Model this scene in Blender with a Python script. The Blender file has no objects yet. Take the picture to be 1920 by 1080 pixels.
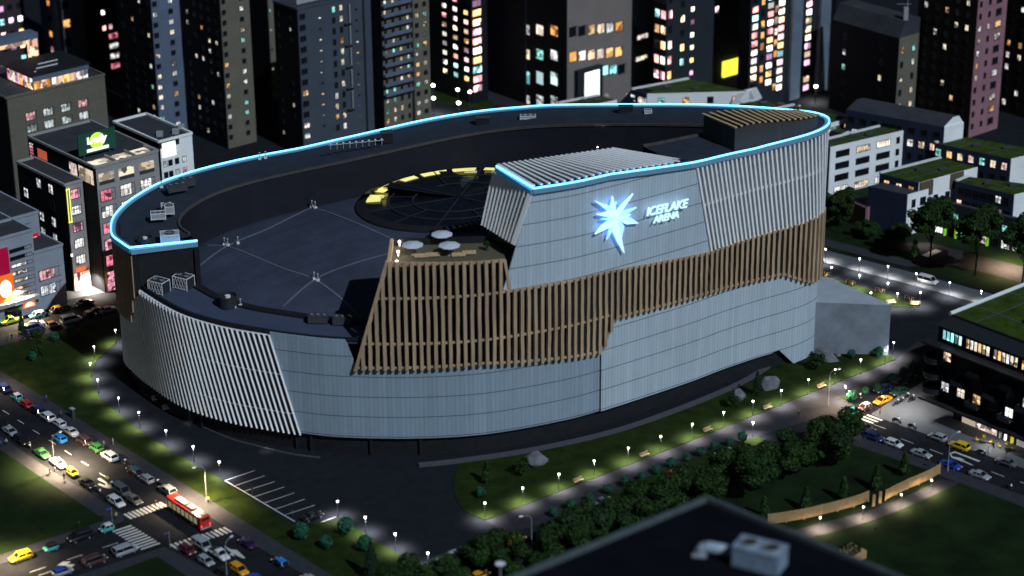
import bpy, bmesh, math, random
from mathutils import Vector, Matrix
random.seed(7)
R = math.radians
scn = bpy.context.scene
COL = scn.collection
# ---------------------------------------------------------------- camera geometry
CF, CTH, CROLL, CH = 4450.0, R(24), -0.008, 236.0
_c, _s = math.cos(CTH), math.sin(CTH)
_r0, _u0, FW = Vector((1, 0, 0)), Vector((0, _s, _c)), Vector((0, _c, -_s))
RT = _r0 * math.cos(CROLL) + _u0 * math.sin(CROLL)
UP = _u0 * math.cos(CROLL) - _r0 * math.sin(CROLL)
CAM = Vector((0, 0, CH))
def ray(px, py): return FW + RT * ((px - 960) / CF) - UP * ((py - 540) / CF)
def G(px, py, z=0.0):
    d = ray(px, py); return CAM + d * ((z - CH) / d.z)
def GY(px, py, Y):
    d = ray(px, py); return CAM + d * (Y / d.y)
def PX(p):
    q = Vector(p) - CAM; w = q.dot(FW); return (960 + CF * q.dot(RT) / w, 540 - CF * q.dot(UP) / w)
cam = bpy.data.objects.new('camera', bpy.data.cameras.new('camera')); COL.objects.link(cam)
cam.matrix_world = Matrix(((RT.x, UP.x, -FW.x, 0), (RT.y, UP.y, -FW.y, 0), (RT.z, UP.z, -FW.z, CH), (0, 0, 0, 1)))
cam.data.sensor_width = 36; cam.data.lens = 36 * CF / 1920; cam.data.clip_start = 1; cam.data.clip_end = 4000
cam.data.dof.use_dof = True; cam.data.dof.focus_distance = 545
cam.data.dof.aperture_fstop = (cam.data.lens / 1000) / 2.4
scn.camera = cam
A1, A2 = R(-47.5), R(38.5)
D1 = Vector((math.cos(A1), math.sin(A1), 0)); D2 = Vector((math.cos(A2), math.sin(A2), 0))
# ---------------------------------------------------------------- world + moon
w = bpy.data.worlds.new('World'); scn.world = w; w.use_nodes = True
nt = w.node_tree; sky = nt.nodes.new('ShaderNodeTexSky'); sky.sky_type = 'NISHITA'; sky.sun_disc = False
SUN_AZ, SUN_EL = R(-53), R(43)
sky.sun_elevation = SUN_EL; sky.sun_rotation = math.pi / 2 - SUN_AZ
bgn = nt.nodes['Background']; bgn.inputs[1].default_value = 0.012
nt.links.new(sky.outputs[0], bgn.inputs[0])
sl = bpy.data.lights.new('moon', 'SUN'); sl.energy = 2.5; sl.angle = R(0.5); sl.color = (0.74, 0.87, 1.0)
so = bpy.data.objects.new('moon', sl); COL.objects.link(so)
so.rotation_euler = Vector((math.cos(SUN_EL) * math.cos(SUN_AZ), math.cos(SUN_EL) * math.sin(SUN_AZ), math.sin(SUN_EL))).to_track_quat('Z', 'Y').to_euler()
so.location = (200, 300, 300)
scn.view_settings.view_transform = 'Standard'; scn.view_settings.look = 'None'
scn.view_settings.exposure = 0; scn.view_settings.gamma = 1
scn.cycles.use_denoising = True; scn.cycles.max_bounces = 4; scn.cycles.diffuse_bounces = 2; scn.cycles.glossy_bounces = 2
scn.cycles.transmission_bounces = 2; scn.cycles.transparent_max_bounces = 4; scn.cycles.sample_clamp_indirect = 3
scn.cycles.use_light_tree = True
# ---------------------------------------------------------------- materials
def newmat(name):
    m = bpy.data.materials.new(name); m.use_nodes = True
    return m, m.node_tree, m.node_tree.nodes['Principled BSDF'], m.node_tree.links
def nd(nt, t, **k):
    n = nt.nodes.new(t)
    for a, b in k.items():
        if a == 'i':
            for x, y in b.items(): n.inputs[x].default_value = y
        else: setattr(n, a, b)
    return n
def c4(c): return (c[0], c[1], c[2], 1)
def mat(name, col, rough=0.7, var=0.25, scale=0.6, metal=0.0, bump=0.0, detail=4, stretch=None, col2=None, spec=0.4):
    m, t, b, L = newmat(name)
    tc = nd(t, 'ShaderNodeTexCoord'); mp = nd(t, 'ShaderNodeMapping')
    if stretch: mp.inputs['Scale'].default_value = stretch
    n = nd(t, 'ShaderNodeTexNoise', i={'Scale': scale, 'Detail': detail, 'Roughness': 0.6})
    cr = nd(t, 'ShaderNodeValToRGB')
    a = c4([x * (1 - var) for x in col]); c = c4(col2 if col2 else [min(1, x * (1 + var)) for x in col])
    cr.color_ramp.elements[0].color = a; cr.color_ramp.elements[1].color = c
    cr.color_ramp.elements[0].position = 0.3; cr.color_ramp.elements[1].position = 0.7
    L.new(tc.outputs['Object'], mp.inputs[0]); L.new(mp.outputs[0], n.inputs['Vector']); L.new(n.outputs[0], cr.inputs[0])
    L.new(cr.outputs[0], b.inputs['Base Color'])
    b.inputs['Roughness'].default_value = rough; b.inputs['Metallic'].default_value = metal
    b.inputs['Specular IOR Level'].default_value = spec
    if bump:
        bn = nd(t, 'ShaderNodeBump', i={'Strength': bump, 'Distance': 0.1}); L.new(n.outputs[0], bn.inputs['Height']); L.new(bn.outputs[0], b.inputs['Normal'])
    return m
def emit(name, col, st, base=None):
    m, t, b, L = newmat(name)
    b.inputs['Base Color'].default_value = c4(base or col); b.inputs['Emission Color'].default_value = c4(col)
    b.inputs['Emission Strength'].default_value = st; b.inputs['Roughness'].default_value = 0.5
    return m
def litmat(name, cols, st, scale=1.3, curtain=True):
    """room seen through a pane: each window has its own colour, blocky light and dark patches inside"""
    m, t, b, L = newmat(name)
    oi = nd(t, 'ShaderNodeObjectInfo'); ge = nd(t, 'ShaderNodeNewGeometry')
    ad = nd(t, 'ShaderNodeMath', operation='ADD'); L.new(oi.outputs['Random'], ad.inputs[0]); L.new(ge.outputs['Random Per Island'], ad.inputs[1])
    fr = nd(t, 'ShaderNodeMath', operation='FRACT'); L.new(ad.outputs[0], fr.inputs[0])
    cr = nd(t, 'ShaderNodeValToRGB'); cr.color_ramp.interpolation = 'CONSTANT'
    while len(cr.color_ramp.elements) < len(cols): cr.color_ramp.elements.new(0.5)
    for i, c in enumerate(cols):
        cr.color_ramp.elements[i].position = i / len(cols); cr.color_ramp.elements[i].color = c4(c)
    L.new(fr.outputs[0], cr.inputs[0])
    sc = nd(t, 'ShaderNodeVectorMath', operation='SCALE', i={'Scale': 37.0})
    cb = nd(t, 'ShaderNodeCombineXYZ'); L.new(fr.outputs[0], cb.inputs[0]); L.new(fr.outputs[0], cb.inputs[1]); L.new(cb.outputs[0], sc.inputs[0])
    av = nd(t, 'ShaderNodeVectorMath', operation='ADD'); L.new(ge.outputs['Position'], av.inputs[0]); L.new(sc.outputs[0], av.inputs[1])
    vo = nd(t, 'ShaderNodeTexVoronoi', i={'Scale': scale}); vo.distance = 'CHEBYCHEV'; L.new(av.outputs[0], vo.inputs['Vector'])
    bw = nd(t, 'ShaderNodeRGBToBW'); L.new(vo.outputs['Color'], bw.inputs[0])
    mr = nd(t, 'ShaderNodeMapRange', i={'From Min': 0.2, 'From Max': 0.75, 'To Min': 0.12, 'To Max': 1.35}); L.new(bw.outputs[0], mr.inputs[0])
    mx = nd(t, 'ShaderNodeMix', data_type='RGBA', i={'Factor': 0.07}); L.new(cr.outputs[0], mx.inputs[6]); L.new(vo.outputs['Color'], mx.inputs[7])
    L.new(mx.outputs[2], b.inputs['Emission Color'])
    ms = nd(t, 'ShaderNodeMath', operation='MULTIPLY', i={1: st}); L.new(mr.outputs[0], ms.inputs[0]); L.new(ms.outputs[0], b.inputs['Emission Strength'])
    b.inputs['Base Color'].default_value = (0.02, 0.02, 0.02, 1); b.inputs['Roughness'].default_value = 0.15
    return m
M = {}
M['asphalt'] = mat('asphalt', (0.013, 0.014, 0.017), 0.95, 0.18, 0.35, detail=8, bump=0.1, spec=.08)
M['road'] = mat('road', (0.013, 0.014, 0.018), 0.95, 0.35, 0.25, detail=10, bump=0.1, spec=.08)
M['plaza'] = mat('plaza_paving', (0.012, 0.014, 0.019), 0.95, 0.22, 0.35, detail=10, spec=.08)
M['path'] = mat('path_paving', (0.026, 0.026, 0.032), 0.95, 0.2, 0.8, detail=10, spec=.08)
M['walk'] = mat('pavement', (0.034, 0.035, 0.043), 0.95, 0.18, 0.6, detail=10, spec=.08)
M['walkway'] = mat('walkway', (0.085, 0.092, 0.105), 0.8, 0.12, 0.5, detail=6)
M['kerb'] = mat('kerb', (0.06, 0.06, 0.075), 0.8, 0.15, 1)
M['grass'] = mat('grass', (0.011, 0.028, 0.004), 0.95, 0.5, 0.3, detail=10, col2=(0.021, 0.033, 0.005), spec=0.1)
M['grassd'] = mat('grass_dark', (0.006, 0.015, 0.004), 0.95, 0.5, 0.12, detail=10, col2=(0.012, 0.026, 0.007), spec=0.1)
M['paint'] = mat('road_paint', (0.5, 0.5, 0.5), 0.7, 0.2, 3)
M['soil'] = mat('soil', (0.03, 0.025, 0.02), 0.9)
M['black'] = mat('black_cladding', (0.010, 0.011, 0.014), 0.6, 0.3)
M['dark'] = mat('dark_cladding', (0.022, 0.024, 0.03), 0.6, 0.25)
M['bowl'] = mat('bowl_cladding', (0.009, 0.010, 0.015), 0.7, 0.12, 0.1)
M['deck'] = mat('roof_membrane', (0.045, 0.058, 0.105), 0.75, 0.10, 0.15, detail=6)
M['roofm'] = mat('roof_sheet', (0.036, 0.046, 0.088), 0.7, 0.10, 0.1, detail=5, stretch=(1, 8, 1))
M['seam'] = mat('roof_seam', (0.12, 0.135, 0.18), 0.6, 0.1)
M['slat'] = mat('white_slat_metal', (0.86, 0.86, 0.86), 0.45, 0.06, 0.5)
M['wood'] = mat('wood_slat', (0.41, 0.285, 0.18), 0.7, 0.28, 0.35, stretch=(1, 1, 0.25), detail=6)
M['woodl'] = mat('wood_light', (0.5, 0.35, 0.2), 0.7, 0.2, 1.5)
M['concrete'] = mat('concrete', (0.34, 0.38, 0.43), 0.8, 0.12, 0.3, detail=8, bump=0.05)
M['metal'] = mat('grey_metal', (0.32, 0.33, 0.35), 0.45, 0.12, 2)
M['dmetal'] = mat('dark_metal', (0.05, 0.055, 0.06), 0.45, 0.2, 2)
M['white'] = mat('white_paint', (0.72, 0.73, 0.75), 0.5, 0.05, 1)
M['frame'] = mat('window_frame', (0.02, 0.022, 0.025), 0.5, 0.1)
M['glass'] = mat('dark_glass', (0.008, 0.010, 0.014), 0.12, 0.2, 0.5)
M['rock'] = mat('rock', (0.13, 0.135, 0.15), 0.9, 0.5, 0.9, detail=10, bump=0.8)
M['bark'] = mat('bark', (0.045, 0.032, 0.022), 0.9, 0.3, 4)
M['rubber'] = mat('rubber', (0.012, 0.012, 0.013), 0.8, 0.1)
M['chrome'] = mat('rim_metal', (0.4, 0.4, 0.42), 0.35, 0.1, metal=0.6)
M['neon'] = emit('neon_core', (0.10, 0.52, 1.0), 5.6)
M['neonb'] = emit('neon_bloom_glow', (0.02, 0.22, 0.5), 0.16, (0.16, 0.24, 0.32))  # weak glow of the housing stands in for bloom around the core
M['logo'] = emit('logo_glow', (0.50, 0.84, 1.0), 1.0)
M['halo'] = emit('halo_glow', (0.05, 0.22, 1.0), 2.4)
M['globe'] = emit('lamp_globe', (1.0, 0.97, 0.9), 14)
M['warm'] = emit('warm_lamp', (1.0, 0.8, 0.5), 8)
M['head'] = emit('headlight_glass', (1.0, 0.93, 0.8), 0.35, (0.5, 0.5, 0.5))
M['tail'] = emit('tail_light', (0.6, 0.02, 0.02), 0.10, (0.2, 0.01, 0.01))
M['tailon'] = emit('tail_light_on', (1.0, 0.05, 0.03), 2.0)
M['blind'] = litmat('lit_room', [(1, .82, .55), (1, 1, 1), (1, .62, .25), (.95, .97, 1), (1, .9, .7), (.9, .45, .15), (1, 1, .95), (1, .8, .6), (1, .9, .8), (.3, .85, .75)], 0.95, 0.9)
M['office'] = litmat('lit_office', [(.8, .85, .85), (1, .75, .7), (.6, .7, .72), (1, .95, .9), (.9, .45, .5), (.85, .9, 1), (.5, .6, .6)], 0.85, 1.1)
M['shop'] = litmat('lit_shop', [(1, .95, .9), (.95, .35, .5), (1, .8, .75), (1, .9, .8), (.9, .2, .3), (1, 1, 1)], 1.0, 0.9)
M['blur'] = litmat('lit_far', [(1, .75, .45), (1, 1, .95), (1, .55, .2), (1, .6, .65), (.9, .3, .3), (1, .95, .8), (.4, .9, .95), (.9, .5, .8)], 3.2, 0.25)
M['orange'] = litmat('lit_orange', [(1, .4, .08), (1, .5, .15), (1, .6, .4), (1, .85, .7)], 1.3, 0.5)
M['cyan'] = litmat('lit_cyan', [(.2, .95, 1), (.7, 1, 1), (.3, .9, .95)], 1.5, 0.1)
M['letter'] = emit('letter_glow', (0.5, 0.82, 1.0), 1.15)
M['logo2'] = emit('logo_facet', (0.36, 0.70, 1.0), 0.92)
M['terrace'] = litmat('lit_terrace', [(.95, .8, .6), (1, .86, .68), (.8, .62, .45)], .75, .6)
M['whitelit'] = emit('white_lit', (1, .98, .95), 1.4)
# wall materials: colour, panel joints by brick texture
def wallmat(name, col, bw=3.0, bh=3.2, var=0.08, joint=0.75, offset=0.0, rough=0.8):
    m, t, b, L = newmat(name)
    ge = nd(t, 'ShaderNodeNewGeometry'); se = nd(t, 'ShaderNodeSeparateXYZ'); L.new(ge.outputs['Position'], se.inputs[0])
    # distance along wall = position rotated onto the two city axes
    d1 = nd(t, 'ShaderNodeVectorMath', operation='DOT_PRODUCT', i={1: (D1.x + D2.x, D1.y + D2.y, 0)}); L.new(ge.outputs['Position'], d1.inputs[0])
    cb = nd(t, 'ShaderNodeCombineXYZ'); L.new(d1.outputs['Value'], cb.inputs[0]); L.new(se.outputs[2], cb.inputs[1])
    br = nd(t, 'ShaderNodeTexBrick', i={'Scale': 1.0, 'Mortar Size': 0.03, 'Brick Width': bw, 'Row Height': bh, 'Color1': c4([x * (1 - var) for x in col]), 'Color2': c4([x * (1 + var) for x in col]), 'Mortar': c4([x * joint for x in col])})
    br.offset = offset; L.new(cb.outputs[0], br.inputs['Vector'])
    n = nd(t, 'ShaderNodeTexNoise', i={'Scale': 0.15, 'Detail': 6.0}); L.new(ge.outputs['Position'], n.inputs['Vector'])
    mr = nd(t, 'ShaderNodeMapRange', i={'To Min': 0.8, 'To Max': 1.2}); L.new(n.outputs[0], mr.inputs[0])
    mx = nd(t, 'ShaderNodeVectorMath', operation='SCALE'); L.new(br.outputs['Color'], mx.inputs[0]); L.new(mr.outputs[0], mx.inputs['Scale'])
    L.new(mx.outputs[0], b.inputs['Base Color']); b.inputs['Roughness'].default_value = rough; b.inputs['Specular IOR Level'].default_value = 0.2
    return m
# ---------------------------------------------------------------- mesh helpers
class MB:
    """collects boxes, prisms, tubes for one mesh"""
    def __init__(s): s.v = []; s.f = []; s.m = []; s.cur = 0
    def add(s, vs, fs):
        o = len(s.v); s.v += [tuple(x) for x in vs]; s.f += [tuple(i + o for i in f) for f in fs]; s.m += [s.cur] * len(fs)
    def box(s, x0, x1, y0, y1, z0, z1, mtx=None):
        vs = [Vector((x, y, z)) for z in (z0, z1) for x, y in ((x0, y0), (x1, y0), (x1, y1), (x0, y1))]
        if mtx: vs = [mtx @ v for v in vs]
        s.add(vs, [(0, 3, 2, 1), (4, 5, 6, 7), (0, 1, 5, 4), (1, 2, 6, 5), (2, 3, 7, 6), (3, 0, 4, 7)])
    def prism(s, pts, z0, z1, bottom=True):
        """pts: xy list; z0/z1 number or function of (x,y)"""
        n = len(pts); a = sum(pts[i][0] * pts[(i + 1) % n][1] - pts[(i + 1) % n][0] * pts[i][1] for i in range(n))
        if a < 0: pts = pts[::-1]
        f0 = z0 if callable(z0) else (lambda x, y: z0); f1 = z1 if callable(z1) else (lambda x, y: z1)
        vs = [(p[0], p[1], f0(p[0], p[1])) for p in pts] + [(p[0], p[1], f1(p[0], p[1])) for p in pts]
        fs = [tuple(range(n, 2 * n))] + [(i, (i + 1) % n, n + (i + 1) % n, n + i) for i in range(n)]
        if bottom: fs.append(tuple(range(n))[::-1])
        s.add(vs, fs)
    def beam(s, a, b, w, h, up=Vector((0, 0, 1)), taper=1.0):
        a, b = Vector(a), Vector(b); d = (b - a)
        if d.length < 1e-6: return
        d.normalize(); sd = d.cross(up)
        if sd.length < 1e-4: sd = d.cross(Vector((1, 0, 0)))
        sd.normalize(); u = sd.cross(d)
        vs = []
        for p, k in ((a, 1), (b, taper)):
            for i, j in ((-1, -1), (1, -1), (1, 1), (-1, 1)): vs.append(p + sd * (i * w * k / 2) + u * (j * h * k / 2))
        s.add(vs, [(3, 2, 1, 0), (4, 5, 6, 7), (0, 1, 5, 4), (1, 2, 6, 5), (2, 3, 7, 6), (3, 0, 4, 7)])
    def tube(s, a, b, r, r2=None, n=8, caps=True):
        a, b = Vector(a), Vector(b); r2 = r if r2 is None else r2; d = (b - a).normalized()
        sd = d.cross(Vector((0, 0, 1)));
        if sd.length < 1e-3: sd = Vector((1, 0, 0))
        sd.normalize(); u = sd.cross(d)
        vs = [p + (sd * math.cos(6.28318 * i / n) + u * math.sin(6.28318 * i / n)) * q for p, q in ((a, r), (b, r2)) for i in range(n)]
        fs = [(i, (i + 1) % n, n + (i + 1) % n, n + i) for i in range(n)]
        if caps: fs += [tuple(range(n))[::-1], tuple(range(n, 2 * n))]
        s.add(vs, fs)
    def lathe(s, c, prof, n=12):
        vs = [(c[0] + r * math.cos(6.28318 * i / n), c[1] + r * math.sin(6.28318 * i / n), c[2] + z) for r, z in prof for i in range(n)]
        fs = []
        for k in range(len(prof) - 1): fs += [(k * n + i, k * n + (i + 1) % n, (k + 1) * n + (i + 1) % n, (k + 1) * n + i) for i in range(n)]
        fs += [tuple(range(n))[::-1], tuple((len(prof) - 1) * n + i for i in range(n))]
        s.add(vs, fs)
    def quad(s, a, b, c, d): s.add([a, b, c, d], [(0, 1, 2, 3)])
    def mesh(s, name, mats, smooth=False):
        me = bpy.data.meshes.new(name); me.from_pydata(s.v, [], s.f); me.update()
        for m in (mats if isinstance(mats, (list, tuple)) else [mats]): me.materials.append(m)
        if any(s.m): me.polygons.foreach_set('material_index', s.m)
        if smooth: me.polygons.foreach_set('use_smooth', [True] * len(me.polygons))
        return me
    def build(s, name, mats, parent=None, smooth=False):
        return link(name, s.mesh(name, mats, smooth), parent)
def link(name, me, parent=None, loc=None, rz=None):
    o = bpy.data.objects.new(name, me); COL.objects.link(o)
    if parent: o.parent = parent
    if loc is not None: o.location = loc
    if rz is not None: o.rotation_euler = (0, 0, rz)
    return o
def tag(o, label, cat, group=None, kind=None):
    if label: o['label'] = label
    if cat: o['category'] = cat
    if group: o['group'] = group
    if kind: o['kind'] = kind
    return o
def thing(name, label, cat, loc=(0, 0, 0), rz=0, group=None):
    o = bpy.data.objects.new(name, None); o.empty_display_size = 0.3; COL.objects.link(o)
    o.location = loc; o.rotation_euler = (0, 0, rz); return tag(o, label, cat, group)
def dup(root, loc, rz=0, label=None, group=None, scale=None):
    r = root.copy(); COL.objects.link(r); r.location = loc; r.rotation_euler = (0, 0, rz)
    if label: r['label'] = label
    if group: r['group'] = group
    if scale: r.scale = (scale,) * 3 if not isinstance(scale, (tuple, list)) else scale
    for ch in root.children:
        c = ch.copy(); COL.objects.link(c); c.parent = r
        for g in ch.children:
            d = g.copy(); COL.objects.link(d); d.parent = c
    return r
def local(root, p):
    """world point -> root local (rotation z only)"""
    return Matrix.Rotation(-root.rotation_euler.z, 4, 'Z') @ (Vector(p) - root.location)
# ================================================================ ARENA
CP = [(-88, 488), (-86.9, 481.5), (-84.6, 477.2), (-80.3, 470.5), (-71, 459.2), (-61, 452.2), (-50.4, 447.8), (-45, 446), (-36.2, 443.9), (-21.2, 443.0),
      (-6.2, 444.6), (8.9, 449.9), (18.5, 455.1), (37.4, 467.9), (46, 474.6), (54, 480.3), (60.5, 484.3), (65.4, 487.8), (68.6, 491.4), (69.6, 495.2), (67, 499.5), (61.3, 503.5),
      (56, 507), (48.9, 511), (39.5, 515.5), (26, 520.8), (10.4, 526.5), (2, 528.2), (-8, 529.2), (-19, 528.2), (-30, 525.3), (-40, 522.5), (-49, 520),
      (-57, 518.8), (-65, 517), (-73, 514), (-80, 509.5), (-84.5, 503.2), (-86.8, 498), (-88, 492.5)]
def closed_spline(pts, step=0.5):
    n = len(pts); out = []
    for i in range(n):
        p0, p1, p2, p3 = (Vector(pts[(i + k) % n]) for k in (-1, 0, 1, 2))
        m = max(2, int((p2 - p1).length / step))
        for j in range(m):
            t = j / m
            out.append(0.5 * (2 * p1 + (p2 - p0) * t + (2 * p0 - 5 * p1 + 4 * p2 - p3) * t * t + (3 * p1 - p0 - 3 * p2 + p3) * t ** 3))
    return out
RAW = closed_spline(CP)
for _ in range(8): RAW = [(RAW[i - 1] + RAW[i] * 2 + RAW[(i + 1) % len(RAW)]) / 4 for i in range(len(RAW))]
NP_ = len(RAW)
SL = [0.0]
for i in range(NP_): SL.append(SL[-1] + (RAW[(i + 1) % NP_] - RAW[i]).length)
STOT = SL[-1]
import bisect
def pt(s, off=0.0):
    s %= STOT; i = max(0, min(NP_ - 1, bisect.bisect_right(SL, s) - 1)); t = (s - SL[i]) / (SL[i + 1] - SL[i])
    a, b = RAW[i], RAW[(i + 1) % NP_]; p = a.lerp(b, t)
    tg = (RAW[(i + 2) % NP_] - RAW[i - 1]).normalized(); nrm = Vector((tg.y, -tg.x))
    q = p + nrm * off; return Vector((q.x, q.y, 0))
def tan(s):
    s %= STOT; i = max(0, min(NP_ - 1, bisect.bisect_right(SL, s) - 1)); tg = (RAW[(i + 2) % NP_] - RAW[i - 1]).normalized(); return Vector((tg.x, tg.y, 0))
# front half: arc length from X
FRI = [i for i in range(NP_)]
def sx(X):
    """arc length where the front of the plan passes X (extends round the ends)"""
    best = None
    for i in range(NP_):
        p = RAW[i]
        if SL[i] > STOT * 0.55: break
        q = RAW[(i + 1) % NP_]
        if p.x <= X <= q.x: return SL[i] + (X - p.x) / (q.x - p.x) * (SL[i + 1] - SL[i])
    return 0.0
S_END = sx(69.2)
def lerp(a, b, t): return a + (b - a) * t
def piece(tab, x):
    if x <= tab[0][0]: return tab[0][1]
    for (a, b), (c, d) in zip(tab, tab[1:]):
        if x <= c: return lerp(b, d, (x - a) / (c - a)) if c > a else d
    return tab[-1][1]
IN_N = 420
INP = [pt(STOT * i / IN_N, -13.0).xy for i in range(IN_N)]
for _ in range(260): INP = [INP[i - 1] * .25 + INP[i] * .5 + INP[(i + 1) % IN_N] * .25 for i in range(IN_N)]
def inn(s, extra=0.0):
    f = (s % STOT) / STOT * IN_N; i = int(f) % IN_N; p = INP[i].lerp(INP[(i + 1) % IN_N], f - int(f))
    if extra:
        tg = (INP[(i + 3) % IN_N] - INP[i - 3]).normalized(); p = p + Vector((-tg.y, tg.x)) * extra
    return Vector((p.x, p.y, 0))
def off_pt(s, o):
    return inn(s, -(o + 13.0)) if o <= -12.9 else pt(s, o)
arena = thing('arena', 'large oval ice arena with white panels, timber slats and a glowing blue roof edge', 'arena', (0, 480, 0))
def part(mb, name, mats, parent=None, smooth=False, label=None):
    o = mb.build(name, mats, parent or arena, smooth)
    if (parent or arena) is arena: o.matrix_parent_inverse = Matrix.Translation((0, -480, 0))
    if label: o['label'] = label
    return o
# rim height by arc length
S0, SC, SBX = 0.0, sx(-81.5), sx(4.0)          # left corner of the high ring, upper box corner
def zr_back(X): return 35.1 + (X + 88) * 20.7 / 157.0
def zrim(s):
    p = pt(s)
    if SBX - 60 < s < S_END + 1: return piece([(4, 58.8), (20, 58.6), (38, 56.3), (52, 55.3), (69.2, 55.6)], p.x)
    z = zr_back(p.x)
    if s < STOT * 0.5 and s > S_END: z = lerp(55.6, z, min(1, (s - S_END) / 25))
    return z
# panel material: facade cladding with fine vertical standing seams
def facade_mat(name, col, vw, hh):
    m, t, b, L = newmat(name)
    uv = nd(t, 'ShaderNodeUVMap', uv_map='wall'); 
    br = nd(t, 'ShaderNodeTexBrick', i={'Scale': 1.0, 'Mortar Size': 0.035, 'Mortar Smooth': 0.3, 'Brick Width': vw, 'Row Height': hh, 'Bias': 0.0, 'Color1': c4([x * 0.93 for x in col]), 'Color2': c4([min(1, x * 1.03) for x in col]), 'Mortar': c4([x * 0.45 for x in col])})
    br.offset = 0.0; L.new(uv.outputs[0], br.inputs['Vector'])
    br2 = nd(t, 'ShaderNodeTexBrick', i={'Scale': 1.0, 'Mortar Size': 0.085, 'Mortar Smooth': 0.1, 'Brick Width': 5000.0, 'Row Height': hh, 'Color1': (1, 1, 1, 1), 'Color2': (1, 1, 1, 1), 'Mortar': (0.16, 0.18, 0.2, 1)})
    br2.offset = 0.0; L.new(uv.outputs[0], br2.inputs['Vector'])
    br.inputs['Row Height'].default_value = 500.0; br.inputs['Mortar Size'].default_value = 0.04; br.inputs['Mortar'].default_value = c4([x * 0.55 for x in col])
    br.inputs['Color1'].default_value = c4([x * 0.92 for x in col]); br.inputs['Color2'].default_value = c4([min(1, x * 1.03) for x in col])
    mj = nd(t, 'ShaderNodeMix', data_type='RGBA', blend_type='MULTIPLY', i={'Factor': 1.0}); L.new(br.outputs['Color'], mj.inputs[6]); L.new(br2.outputs['Color'], mj.inputs[7])
    # wide weathering streaks
    mp = nd(t, 'ShaderNodeMapping', i={'Scale': (0.9, 0.06, 1)}); L.new(uv.outputs[0], mp.inputs[0])
    n = nd(t, 'ShaderNodeTexNoise', i={'Scale': 1.0, 'Detail': 8.0, 'Roughness': 0.7}); L.new(mp.outputs[0], n.inputs['Vector'])
    n2 = nd(t, 'ShaderNodeTexNoise', i={'Scale': 0.12, 'Detail': 4.0}); L.new(uv.outputs[0], n2.inputs['Vector'])
    mr = nd(t, 'ShaderNodeMapRange', i={'From Min': 0.3, 'From Max': 0.7, 'To Min': 0.88, 'To Max': 1.08}); L.new(n.outputs[0], mr.inputs[0])
    mr2 = nd(t, 'ShaderNodeMapRange', i={'To Min': 0.94, 'To Max': 1.06}); L.new(n2.outputs[0], mr2.inputs[0])
    mm = nd(t, 'ShaderNodeMath', operation='MULTIPLY'); L.new(mr.outputs[0], mm.inputs[0]); L.new(mr2.outputs[0], mm.inputs[1])
    mx = nd(t, 'ShaderNodeVectorMath', operation='SCALE'); L.new(mj.outputs[2], mx.inputs[0]); L.new(mm.outputs[0], mx.inputs['Scale'])
    L.new(mx.outputs[0], b.inputs['Base Color']); b.inputs['Roughness'].default_value = 0.5
    bu = nd(t, 'ShaderNodeBump', i={'Strength': 0.5, 'Distance': 0.1}); L.new(br.outputs['Fac'], bu.inputs['Height']); bu.invert = True; L.new(bu.outputs[0], b.inputs['Normal'])
    return m
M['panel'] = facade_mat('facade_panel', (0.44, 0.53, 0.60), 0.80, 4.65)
M['panel_shade'] = facade_mat('facade_panel_shaded', (0.27, 0.35, 0.42), 0.95, 4.65)  # darker copy of the panel, shade of the left wall put into its colour
def wall(name, s0, s1, zlo, zhi, off, m, step=0.9, thick=0.35, label=None, by='s'):
    """curved wall skin from s0 to s1; zlo/zhi functions of s"""
    n = max(2, int((s1 - s0) / step)); vs = []; fs = []; uv = []
    rows = []
    for i in range(n + 1):
        s = lerp(s0, s1, i / n); a = zlo(s); b = max(zhi(s), a + 0.01)
        p = pt(s, off); q = pt(s, off - thick)
        vs += [(p.x, p.y, a), (p.x, p.y, b), (q.x, q.y, b), (q.x, q.y, a)]; uv.append((s, a, b))
    uvs = []
    for i in range(n):
        k = 4 * i; l = k + 4
        for (a, b) in ((0, 1), (1, 2), (2, 3), (3, 0)):
            fs.append((k + a, l + a, l + b, k + b))
            def U(v): i_ = v // 4; return (uv[i_][0], uv[i_][1] if v % 4 in (0, 3) else uv[i_][2])
            uvs += [U(x) for x in (k + a, l + a, l + b, k + b)]
    fs += [(0, 1, 2, 3), (4 * n + 3, 4 * n + 2, 4 * n + 1, 4 * n)]; uvs += [(0, 0)] * 8
    me = bpy.data.meshes.new(name); me.from_pydata(vs, [], fs); me.update(); me.materials.append(m)
    ul = me.uv_layers.new(name='wall'); ul.data.foreach_set('uv', [c for u in uvs for c in u])
    o = link(name, me, arena); o.matrix_parent_inverse = Matrix.Translation((0, -480, 0))
    if label: o['label'] = label
    return o
SL_TL, SL_TR, SL_BR = sx(-82.7), sx(-50.6), sx(-45.0)
XJ = sx(18.65)
xs = lambda s: pt(s).x
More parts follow.
